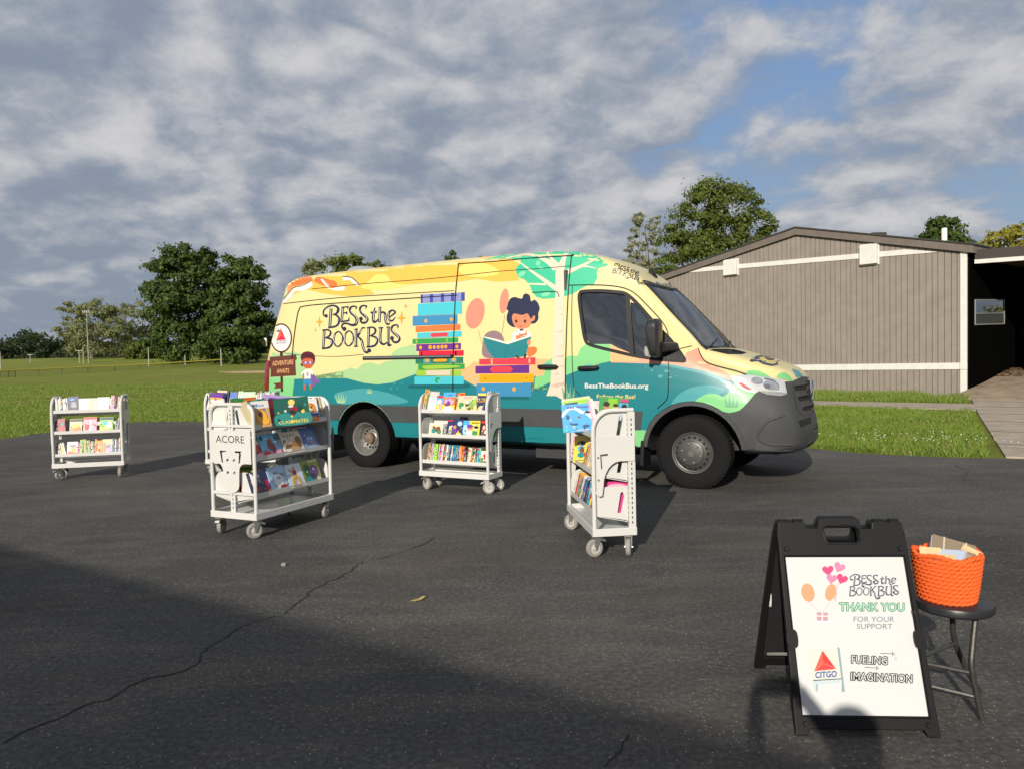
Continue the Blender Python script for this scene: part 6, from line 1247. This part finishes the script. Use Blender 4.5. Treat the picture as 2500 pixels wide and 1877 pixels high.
S_=Shelf(k,.955,.36,'bottom shelf','double sided cart',43,20); S_.F(.01,.15,.20,'navy blue',[('t','SPACE',.1,.55,.7,.12,'white'),('e',.7,.8,.1,.08,'grey'),('e',.4,.25,.25,.12,'crimson')]); S_.F(.155,.10,.215,'crimson',[('p',rect(0,.55,1,1),'navy blue'),('e',.5,.35,.3,.2,'magenta'),('e',.5,.1,.3,.08,'tan')]); S_.F(.215,.20,.215,'a9cbe8',[('t','CLARK',.08,.66,.5,.12,'navy blue'),('t','SHARK',.5,.60,.45,.10,'navy blue'),('e',.5,.42,.28,.26,'dfe6ea'),('e',.6,.2,.25,.1,'white'),('e',.7,.15,.2,.08,'crimson'),('e',.55,.52,.12,.06,'8fa3b0')],dy=-.006); S_.F(.425,.195,.205,'cfe0ee',[('e',.5,.62,.14,.16,'crimson'),('e',.5,.80,.09,.09,'d98a63'),('k',[(.5,.5),(.32,.32),(.30,.12)],.12,'amber'),('k',[(.5,.5),(.66,.32),(.72,.12)],.12,'amber'),('k',[(.4,.65),(.2,.8)],.07,'d98a63'),('p',rect(0,0,1,.1),'e8d9b8'),('p',rect(.2,.02,.75,.08),'brown')],dy=-.006); S_.F(.63,.215,.215,'8c9a3a',[('e',.65,.5,.26,.26,'purple'),('e',.25,.55,.2,.3,'2f5a3a'),('e',.3,.2,.25,.12,'teal'),('p',rect(.35,.86,.9,.95),'cream'),('e',.8,.15,.12,.08,'white'),('e',.5,.3,.15,.12,'navy blue')],dy=-.004)
Sx=Shelf(k,.955,.36,'far bottom shelf','double sided cart',44,20); Sx.F(.03,.18,.23,'yellow',[('p',rect(0,.7,1,.8),'green'),('p',rect(0,.85,1,.95),'green'),('e',.5,.3,.35,.2,'red')],.012,.27,6,-60,0)
# -- the cart half hidden behind it
k=cart((-3.87,9.36),3,.87,.34,'white book cart half hidden behind the double sided cart',seed=8)
S_=Shelf(k,.87,.865,'top shelf','half hidden cart',51); S_.Sp(.03,.06,(.19,.21),(.008,.012),['turquoise','sky blue','white'],-4); S_.F(.06,.20,.20,'purple',[('p',rect(.02,.02,.98,.72),'e9a45a'),('p',rect(.1,.4,.8,.6),'white'),('e',.5,.2,.3,.12,'red')],.014,-.01,10,-25,3); S_.F(.12,.17,.235,'navy blue',[('p',rect(.1,.6,.9,.72),'lilac'),('p',rect(.05,.85,.95,.97),'cream')],.03,.05,8,-22,3); S_.F(.24,.17,.20,'2f5fae',[('e',.5,.4,.3,.25,'sky blue')],.012,.03,10,-10); S_.Sp(.40,.46,(.20,.22),(.008,.014),['white','cream','green'],6); S_.F(.47,.16,.20,'green',[('e',.7,.8,.2,.1,'orange')]); S_.Sp(.64,.83,(.18,.21),(.008,.016),BRIGHT,3)
S_=Shelf(k,.87,.605,'middle shelf','half hidden cart',52); S_.Sp(.05,.24,(.16,.19),(.008,.018),['turquoise','white','pink','red','teal','cream'],3); S_.F(.26,.16,.18,'white'); S_.F(.44,.17,.18,'teal'); S_.Sp(.63,.83,(.16,.2),(.008,.018),BRIGHT,3)
S_=Shelf(k,.87,.325,'bottom shelf','half hidden cart',53); S_.Sp(.06,.14,(.16,.19),(.01,.018),BRIGHT,2)
# ------------------------------------------------------------------ A-frame sign
SP=mat('sign_plastic',(.008,.008,.009),.5,0,.22,bump=.06,bscale=250); PANELW=mat('sign_white',(.57,.575,.575),.4,coat=.15)
A_=gnd(1946,1794); B_=gnd(2290,1799); sx=(B_-A_).normalized(); sb=Vector((-sx.y,sx.x,0)); o_=(A_+B_)/2
sign=empty('sandwich_board',o_,math.atan2(sx.y,sx.x)); tag(sign,'black folding sandwich board with a white printed thank you poster','sign')
HW=.248; LEAN=.275; HT=.722; SPREAD=.60
# front panel: u across (-HW..HW), v up the slope
SL=math.hypot(LEAN,HT); vy,vz=LEAN/SL,HT/SL
def fp(u,v,t): return Vector((u,v*vy-t*vz,v*vz+t*vy))           # t outwards (towards the viewer)
def bp(u,v,t): return Vector((u,SPREAD-v*(SPREAD-LEAN-.03)/SL+t*vz,v*vz+t*.3))
def frame(fn,nm,outer=1):
    top=[(HW-.006,SL-.05),(HW-.012,SL-.002),(HW*.50,SL-.002),(HW*.48,SL-.028),(HW*.34,SL-.028),(HW*.30,SL+.012),(HW*.26,SL+.016),(-HW*.26,SL+.016),(-HW*.30,SL+.012),(-HW*.34,SL-.024),(-HW*.52,SL-.024),(-HW*.55,SL-.002),(-HW+.012,SL-.002),(-HW+.006,SL-.05)]
    bot=[(-HW-.006,.0),(-HW+.036,.0),(-HW+.046,.022),(HW-.046,.022),(HW-.036,.0),(HW+.006,.0)]
    win=[(-HW+.026,.068),(HW-.026,.068),(HW-.026,SL-.135),(-HW+.026,SL-.135)]
    hand=[(.065,SL-.072),(.055,SL-.082),(-.050,SL-.082),(-.060,SL-.072),(-.064,SL-.032),(-.054,SL-.022),(.052,SL-.022),(.064,SL-.032)]
    return MB().prism(bot+top,-.012,.012,lambda a,b,t:fn(a,b,t*outer),holes=[win[::-1],hand[::-1]]).build(nm,SP,sign,smooth=0,bevel=.0035)
fr=frame(fp,'front_frame'); 
rm=MB()      # raised rims and lugs of the moulding
for q in ([(-HW+.022,.064),(HW-.022,.064),(HW-.022,SL-.131),(-HW+.022,SL-.131)],): rm.tube([fp(a,b,.012) for a,b in q],.0045,6,closed=True)
rm.tube([fp(a,b,.012) for a,b in [(.068,SL-.072),(.056,SL-.085),(-.052,SL-.085),(-.064,SL-.072),(-.068,SL-.030),(-.056,SL-.018),(.054,SL-.018),(.068,SL-.030)]],.005,6,closed=True)
for s in (-1,1):
    rm.prism(cr([(s*(HW-.034),SL*.40),(s*(HW-.034),SL*.40+.05),(s*(HW-.01),SL*.40+.06),(s*(HW+.004),SL*.40+.04),(s*(HW+.004),SL*.40+.01),(s*(HW-.01),SL*.40-.01)],3),.010,.021,fp)
    for v in (SL-.105,.040): rm.lathe([(.0,.017),(.008,.017),(.0105,.0125)],14,lambda a,b,t:fp(s*(HW-.032)+a,v+b,t))
rm.build('moulding',SP,fr)
pn=MB(); pn.prism([(-HW+.024,.070),(HW-.024,.070),(HW-.024,SL-.137),(-HW+.024,SL-.137)],.004,.0085,fp); poster=pn.build('poster',PANELW,sign,smooth=0)
frame(bp,'back_frame',1); MB().prism([(-HW+.03,.07),(HW-.03,.07),(HW-.03,SL-.137),(-HW+.03,SL-.137)],.000,.004,bp).build('back_panel',mat('panel_black',(.02,.02,.022),.35),sign,smooth=0)
for s in (-1,1):
    for u in (.86,.62): MB().tube([fp(s*HW*u-.018,SL+.002,-.012),fp(s*HW*u+.018,SL+.002,-.012)],.013,10).build('hinge',SP,sign)
    MB().tube([(s*(HW-.04),SPREAD-.06,.085),(s*(HW-.04),.125,.25)],.0065,6).build('spreader_bar',mat('bar_white',(.55,.55,.5),.5),sign)
    rs_=MB(); rs_.prism(cr([(-.02,-.035),(.016,-.035),(.022,.0),(.016,.03),(-.02,.04)],3),-.004,.004,lambda a,b,t:Vector((s*(HW-.028)+t,SPREAD-.13+a,.36+b))); rs_.build('side_clip',mat('clip_white',(.6,.6,.56),.5),sign)
MS=Matrix.Translation(sign.location)@Matrix.Rotation(sign.rotation_euler.z,4,'Z'); MSI=MS.inverted(); co_=MSI@CAM; nS=(fp(0,0,1)-fp(0,0,0)).normalized(); p0S=fp(0,0,.0085)
def sghit(x,y):
    d=MSI.to_3x3()@ray(x,y); t=(p0S-co_).dot(nS)/d.dot(nS); return co_+d*t,nS
SPAL=[];SM=[]
def sm(c):
    h={'navy':'2a2f4d','green':'3f9a6a','grey':'7f8d99','dark':'34353b','pink':'f2799f','rose':'ec4070','red':'dd2f2c','redl':'ef5540','blue':'1f4f95','steel':'7f97a2','steel_l':'b4c2c6','cream':'cbc7bd','white':'c6c8c7','coral':'f0936b','mauve':'b58a96','soft':'d5e0dd','red_d':'c6241f'}.get(c,c)
    if h not in SPAL: SPAL.append(h); SM.append(mat('print_'+h,lin(h),.4,coat=.1))
    return SPAL.index(h)
DS=Decal(sghit,None,.0004,.00012); DS.g=None
PS=lambda f,q,c:DS.poly(f(q),sm(c)); KS=lambda f,q,w,c,n=4,cl=False:DS.stroke(f(q),(w if not isinstance(w,(list,tuple)) else list(w))if not f else ([x*(f([(1,0)])[0][0]-f([(0,0)])[0][0]) for x in w] if isinstance(w,(list,tuple)) else w*(f([(1,0)])[0][0]-f([(0,0)])[0][0])),sm(c),n,cl); ES=lambda f,x,y,a,b,c,r=0:DS.poly(f(ell(x,y,a,b,r,20)),sm(c))
LF=lambda pts:[tuple(cS([(1065+(p[0]-240)*.441,248+(p[1]-140)*.350+(p[0]-240)*.013)])[0])+tuple(p[2:]) for p in pts]
_D=D; D=DS
def KL(f,q,w,c,n=4,cl=False):
    k=.066; DS.stroke(f(q),[x*k for x in w] if isinstance(w,(list,tuple)) else w*k,sm('navy' if c=='navy' else 'white'),n,cl)
lettering(KL,lambda f,x,y,a,b,c:DS.poly(f(ell(x,y,a,b,0,12)),sm('navy')),LF,True)
def outline(txt,f,q0,right,up,c,bold,cin='white'):
    """hollow lettering: a heavy line and a lighter core"""
    o=f([q0])[0]; k=f([(1,0)])[0][0]-f([(0,0)])[0][0]; r=(right[0]*k,right[1]*k); u=(up[0]*k,up[1]*k)
    n=len(txt); 
    for a in range(8): DS.text(txt,(o[0]+bold*math.cos(a*PI/4),o[1]+bold*math.sin(a*PI/4)),r,u,sm(c),.01)
    DS.text(txt,o,r,u,sm(cin),.0)
DS.lay(0); outline('THANK YOU',cS,(915,797),(975,6),(0,-125),'23794e',1.5,'a8c9b8')
DS.lay(0); DS.text('FOR YOUR',cS([(1120,962)])[0],(620/6.144,2/6.144),(0,-82/6.144),sm('66737f'),.0); DS.text('SUPPORT',cS([(1172,1068)])[0],(540/6.144,3/6.144),(0,-80/6.144),sm('66737f'),.0)
DS.lay(0); outline('FUELING',cS2,(905,352),(545,24),(2,-118),'1c1d21',2.0); outline('IMAGINATION',cS2,(895,605),(925,40),(2,-120),'1c1d21',2.0)
DS.lay(0)
for (x0,y0,x1,y1) in ((1345,208,1530,214),(1110,415,1290,428)): KS(cS2,[(x0,y0),(x1,y1)],9,'dark'); PS(cS2,[(x1-5,y1-35),(x1+36,y1+2),(x1-3,y1+34)],'dark'); PS(cS2,[(x1+3,y1-22),(x1+24,y1+1),(x1+4,y1+20)],'white'); DS.lay(0)
ES(cS2,1575,282,19,20,'grey'); ES(cS2,1575,282,14,15,'white'); DS.lay(0)
# lit pylon logo
PS(cS2,[(285,158),(700,112),(775,590),(335,615)],'cream'); PS(cS2,[(700,112),(735,128),(815,785),(765,785),(768,640)],'steel'); PS(cS2,[(340,622),(768,590),(768,645),(345,678)],'steel_l'); PS(cS2,[(345,640),(400,640),(405,778),(358,776)],'steel_l'); PS(cS2,[(385,670),(405,668),(405,778),(385,777)],'steel'); PS(cS2,[(338,608),(770,582),(770,594),(338,622)],'dark')
DS.lay(3); PS(cS2,[(478,165),(355,472),(490,345)],'redl'); PS(cS2,[(478,165),(682,440),(490,345)],'red'); PS(cS2,[(357,473),(490,348),(680,442)],'red_d' if 0 else 'e53a36'); DS.lay(4); DS.text('CITGO',cS2([(368,578)])[0],(322/6.144,-20/6.144),(0,-92/6.144),sm('blue'),.03)
# heart balloons, and a plain pair of round balloons with a parcel where the poster shows a mascot
DS.lay(0)
def heart(x,y,s,rot,c):
    q=[]
    for i in range(28):
        t=2*PI*i/28; hx=16*math.sin(t)**3; hy=-(13*math.cos(t)-5*math.cos(2*t)-2*math.cos(3*t)-math.cos(4*t)); a=R_(rot); q.append((x+s*(hx*math.cos(a)-hy*math.sin(a)),y+s*(hx*math.sin(a)+hy*math.cos(a))))
    PS(cS,q,c)
for q in (((800,390),(870,520),(850,660)),((870,380),(865,520),(850,660)),((905,395),(880,530),(850,660)),((745,260),(830,480),(850,660))): KS(cS,list(q),5,'mauve')
heart(745,190,5.4,-6,'rose'); DS.lay(5); heart(915,145,5.4,24,'pink'); heart(800,315,5.2,10,'pink'); heart(955,320,5.4,22,'rose')
DS.lay(0); ES(cS,690,960,160,22,'soft'); KS(cS,[(450,660),(560,760),(640,830)],5,'mauve'); KS(cS,[(790,640),(720,740),(660,830)],5,'mauve'); ES(cS,445,525,98,140,'coral',-14); ES(cS,785,520,80,128,'coral',14)
DS.lay(6); PS(cS,[(575,820),(745,825),(740,950),(580,945)],'mauve'); DS.lay(7); PS(cS,[(650,822),(672,823),(670,948),(648,947)],'white'); PS(cS,[(575,865),(744,870),(743,888),(576,883)],'white')
D=_D
DS.mb.build('print',SM,poster,smooth=0)
# ------------------------------------------------------------------ stool
sc_=Vector((1.672,2.835,0)); stool=empty('stool',sc_); tag(stool,'small round black folding stool behind the sandwich board carrying the orange basket','stool')
STB=mat('stool_metal',(.10,.095,.09),.38,metal=.7,var=.2,vscale=60,bump=.08,bscale=300); SEATB=mat('stool_seat',(.020,.021,.024),.38,bump=.05,bscale=200)
mb=MB(); mb.lathe([(0,.44),(.125,.44),(.134,.436),(.137,.428),(.137,.412),(.132,.405),(0,.405)],48,lambda a,b,h:Vector((a,b,h))); mb.build('seat',SEATB,stool,smooth=30)
def leg(pts): MB().tube(cr([tuple(Vector(p)-sc_) for p in pts],4,False),.0108,10).build('leg',STB,stool)
leg([(1.738,2.80,.41),(1.715,2.785,.28),(1.705,2.775,.20),(1.722,2.770,.09),(1.738,2.765,.005)])
leg([(1.725,2.93,.41),(1.735,2.945,.28),(1.760,2.96,.20),(1.815,2.975,.09),(1.872,2.99,.005)])
leg([(1.50,2.80,.41),(1.488,2.79,.28),(1.465,2.78,.18),(1.43,2.78,.09),(1.40,2.785,.005)]); leg([(1.51,2.93,.41),(1.50,2.945,.28),(1.47,2.96,.18),(1.43,2.975,.09),(1.41,2.99,.005)])
for a,b in (((1.714,2.774,.175),(1.47,2.965,.175)),((1.727,2.770,.085),(1.44,2.972,.10)),((1.745,2.955,.22),(1.475,2.785,.22))): MB().tube([Vector(a)-sc_,Vector(b)-sc_],.0085,8).build('cross_bar',STB,stool)
# ------------------------------------------------------------------ basket: twisted rope rounds
bk_=Vector((1.652,2.845,.441)); basket=empty('basket',bk_); tag(basket,'bright orange woven rope basket full of card packs on the stool','basket')
ORG=mat('orange_rope',(.80,.125,.022),.62,spec=.3,bump=.15,bscale=150); rows=12; Hb=.168
mb=MB()
for r in range(rows):
    z=.008+Hb*r/(rows-1); rad=.093+.021*(r/(rows-1))**.8
    for s in (0,1):
        n=120; pts=[]
        for i in range(n):
            a=2*PI*i/n; tw=15*a+r*.9+s*PI; pts.append(((rad+0.0048*math.cos(tw))*math.cos(a),(rad+0.0048*math.cos(tw))*math.sin(a),z+0.0048*math.sin(tw)+(.006*math.sin(5*a+1) if r==rows-1 else 0)))
        mb.tube(pts,.0064,6,closed=True)
mb.build('rope_wall',ORG,basket,smooth=80); mb=MB(); mb.lathe([(0,.006),(.094,.006),(.098,.002),(0,.002)],32,lambda a,b,h:Vector((a,b,h))); mb.build('bottom',ORG,basket)
def pack(c,rx,rz,size,mats,label,bands=True,name='card_pack'):
    M=Matrix.Translation(bk_+Vector((c[0]*.9,c[1]*.9,c[2]*.90+.004)))@Matrix.Rotation(R_(rz),4,'Z')@Matrix.Rotation(R_(rx[0]),4,'X')@Matrix.Rotation(R_(rx[1]),4,'Y'); mb=MB(); w,d,h=size; n=9
    for i in range(n): j=.0015*rnd.uniform(-1,1); mb.box((j,j*.7,-h/2+h*(i+.5)/n),(w,d,h/n*.86),None,0 if i<n-1 else 1)
    if bands: 
        for x in (-.22,.28): mb.box((w*x,0,0),(.006,d+.003,h+.002),None,2)
    o=mb.build(name,mats,None,smooth=0); o.matrix_world=M; return tag(o,label,'card pack','packs of cards in the basket')
CARD=mat('card_white',(.62,.63,.66),.6); KRAFT=mat('kraft',(.27,.205,.135),.7,var=.06,vscale=20); BAND=mat('band',(.62,.52,.34),.6); TANM=mat('tan_card',(.55,.42,.22),.6,var=.12,vscale=30); BLU=mat('card_blue',(.42,.48,.60),.5)
pack((.035,.022,.190),(20,14),-32,(.15,.09,.05),[CARD,KRAFT,BAND],'kraft brown card pack with two pale bands, lying topmost in the basket')
pack((-.012,-.040,.165),(38,-6),-38,(.11,.075,.05),[BLU,BLU,CARD],'pale blue edged card pack tilted at the front of the basket',False)
pack((-.075,-.012,.180),(70,10),-20,(.075,.07,.008),[TANM,TANM,CARD],'tan printed card standing upright at the left of the basket',False); pack((-.045,-.055,.165),(62,-14),-34,(.075,.06,.006),[TANM,TANM,CARD],'slanted tan card beside the pale blue pack',False)
pack((.045,-.065,.165),(52,22),-50,(.08,.055,.03),[TANM,KRAFT,CARD],'cream card pack with kraft cover at the front rim of the basket',False); pack((.085,-.015,.175),(40,30),-60,(.07,.06,.04),[mat('card_pinkish',(.62,.52,.52),.6),TANM,CARD],'pinkish card stack slumped against the right rim of the basket',False); pack((0,.02,.10),(0,0),10,(.13,.12,.10),[CARD,TANM,BAND],'white card stack filling the bottom of the basket',False)
# ------------------------------------------------------------------ stone, leaf
mb=MB(); st=gnd(693,1380); mb.lathe([(0,.022),(.012,.020),(.018,.010),(.015,.0),(0,.0)],9,lambda a,b,h:st+Vector((a*1.1+rnd.uniform(-.002,.002),b+rnd.uniform(-.002,.002),h))); tag(mb.build('pebble',mat('stone',(.22,.21,.19),.8),None),'single grey pebble on the asphalt between the carts and the shadow','stone')
lf=gnd(1020,1466); mb=MB(); q=[(-.075,-.018),(-.05,-.012),(-.02,-.014),(.03,.0),(.07,.022),(.04,.026),(0,.014),(-.03,.004)]; mb.prism(q,.006,.008,lambda a,b,t:lf+Vector((a*.62,b*1.5,t+.02*abs(a)*4*.2+(.02 if a>.03 else 0)*.4))); tag(mb.build('fallen_leaf',mat('leaf_yellow',(.42,.32,.10),.7,var=.15,vscale=60),None,smooth=0),'curled yellow leaf lying on the bare asphalt in the middle','leaf')
# ------------------------------------------------------------------ what stands behind the camera and throws the foreground shadows
def shadow_origin(g,h): return Vector((g.x-SDIR.x*h/-SDIR.z,g.y-SDIR.y*h/-SDIR.z,h))
HS=3.6; e1=shadow_origin(gnd(0,1327),HS); e2=shadow_origin(gnd(1480,1712),HS); dS=(e2-e1); dS.z=0; dS.normalize(); nS2=Vector((-dS.y,dS.x,0)); nS2=nS2 if nS2.y<0 else -nS2
school=empty('school_building',e1); tag(school,'low brick school building behind the photographer casting the foreground shadow','building')
BR=mat('brick',(.30,.16,.11),.85,var=.15,vscale=6,bump=.2,bscale=30)
def sb(a,b,z): return dS*a+nS2*b+Vector((0,0,z-HS))
def sbox(a0,a1,b0,b1,z0,z1,nm,m,par=school):
    MB().add([sb(a,b,z) for z in (z0,z1) for b in (b0,b1) for a in (a0,a1)],[(0,2,3,1),(4,5,7,6),(0,1,5,4),(2,6,7,3),(0,4,6,2),(1,3,7,5)]).build(nm,m,par,smooth=0)
sbox(-30,14,.4,14,0,HS-.2,'wall',BR); sbox(-30.3,14.3,0,14.3,HS-.2,HS,'roof',MATS['fascia_brown'])
for i in range(9): sbox(-27+i*4.4,-25+i*4.4,.34,.41,1.0,2.6,'window',mat('school_glass',(.03,.035,.04),.05))
# the photographer holding the phone
def person(loc,face,J,edges,rad,label,shirt,trousers,skin):
    root=empty('person',loc,face); tag(root,label,'person')
    me=bpy.data.meshes.new('body'); me.from_pydata([J[k] for k in J],[(list(J).index(a),list(J).index(b)) for a,b in edges],[]); o=bpy.data.objects.new('body',me); C.objects.link(o); o.parent=root
    sk=o.modifiers.new('skin','SKIN'); names=list(J)
    for i,n in enumerate(names):
        r=rad[n]; me.skin_vertices[0].data[i].radius=r if isinstance(r,tuple) else (r,r)
    me.skin_vertices[0].data[names.index('pelvis')].use_root=True
    sd=o.modifiers.new('sub','SUBSURF'); sd.levels=2; sd.render_levels=2
    m=bpy.data.materials.new('clothes'); m.use_nodes=True; nt=m.node_tree; N=nt.nodes; b=N['Principled BSDF']; b.inputs['Roughness'].default_value=.8
    tc=N.new('ShaderNodeTexCoord'); sp=N.new('ShaderNodeSeparateXYZ'); nt.links.new(tc.outputs['Object'],sp.inputs[0]); rp=N.new('ShaderNodeValToRGB'); mpr=N.new('ShaderNodeMapRange'); mpr.inputs[1].default_value=0; mpr.inputs[2].default_value=1.75; nt.links.new(sp.outputs[2],mpr.inputs[0]); nt.links.new(mpr.outputs[0],rp.inputs[0]); rp.color_ramp.interpolation='CONSTANT'
    e=rp.color_ramp.elements; e[0].color=(*trousers,1); e[1].position=.55; e[1].color=(*shirt,1); x=e.new(.83); x.color=(*skin,1); nt.links.new(rp.outputs[0],b.inputs['Base Color']); me.materials.append(m)
    return root
def fig(loc,label,holding,hgt=1.0,seed=1):
    h=hgt; J=dict(pelvis=(0,0,.92),waist=(0,.01,1.06),chest=(0,.0,1.26),neck=(0,.01,1.42),chin=(0,.035,1.50),head=(0,.02,1.59),crown=(0,.005,1.66),hipl=(-.09,0,.88),kneel=(-.11,.03,.48),ankl=(-.12,-.01,.08),toel=(-.13,.15,.03),hipr=(.09,0,.88),kneer=(.11,.03,.48),ankr=(.12,-.01,.08),toer=(.14,.15,.03),shl=(-.17,0,1.37),shr=(.17,0,1.37))
    E_=[('pelvis','waist'),('waist','chest'),('chest','neck'),('neck','chin'),('chin','head'),('head','crown'),('pelvis','hipl'),('hipl','kneel'),('kneel','ankl'),('ankl','toel'),('pelvis','hipr'),('hipr','kneer'),('kneer','ankr'),('ankr','toer'),('chest','shl'),('chest','shr')]
    Rr=dict(pelvis=(.15,.11),waist=(.135,.10),chest=(.16,.11),neck=.05,chin=.062,head=.088,crown=.06,hipl=.085,kneel=.058,ankl=.042,toel=.03,hipr=.085,kneer=.058,ankr=.042,toer=.03,shl=.058,shr=.058)
    if holding: J.update(ell=(-.31,.16,1.17),hl=(-.17,.64,1.47),elr=(.22,.28,1.20),hr=(.04,.64,1.47))
    else: J.update(ell=(-.25,.0,1.09),hl=(-.22,.10,.86),elr=(.25,.0,1.09),hr=(.22,.10,.86))
    Rr.update(ell=.045,elr=.045,hl=.032,hr=.032); E_+= [('shl','ell'),('ell','hl'),('shr','elr'),('elr','hr')]
    for s,hn in ((-1,'hl'),(1,'hr')):
        bx,by,bz=J[hn]
        for i,(dx,dy,dz) in enumerate(((0,.05,.045),(.012*-s,.06,.02),(.012*-s,.06,-.005),(.01*-s,.05,-.03),(-.03*s,.02,.03))):
            a=f'{hn}f{i}'; b=a+'t'; J[a]=(bx-s*.0+dx*.5,by+dy*.55,bz+dz*.9); J[b]=(bx-s*.02+dx,by+dy,bz+dz); E_+= [(hn,a),(a,b)]; Rr[a]=.0095; Rr[b]=.008
    J={k:tuple(c*h for c in v) for k,v in J.items()}
    r=person(loc,0,J,E_,Rr,label,(.10,.12,.2),(.03,.035,.06),(.5,.3,.2))
    mb=MB(); mb.lathe([(0,.102),(.05,.095),(.088,.06),(.098,.01),(.09,-.05),(.07,-.09)],16,lambda a,b,t:Vector((a*1.0,b*1.08-.012,1.60*h+t))); hair=mb.build('hair',mat('hair_brown',(.06,.04,.025),.7),r)
    f=MB()
    for s in (-1,1): f.lathe([(0,.010),(.008,.006),(.010,0)],8,lambda a,b,t:Vector((s*.033+a,.105+t,1.60*h+b)))
    f.tube([(0,.108,1.60*h),(0,.125,1.565*h)],[.008,.013],6); f.tube([(-.025,.098,1.53*h),(0,.103,1.528*h),(.025,.098,1.53*h)],.006,5); f.build('face',mat('face_features',(.30,.13,.10),.6),r)
    return r
fig((.055,-.72,0),'person in a dark blue shirt holding up a phone behind the camera',True,.905)
ph=MB(); ph.box((0,0,0),(.156,.009,.075),Matrix.Translation((.0,-.10,1.362)))
o=ph.build('phone',mat('phone_black',(.02,.02,.022),.2),None,bevel=.003); tag(o,'black phone held sideways in both hands by the person taking the picture','phone')
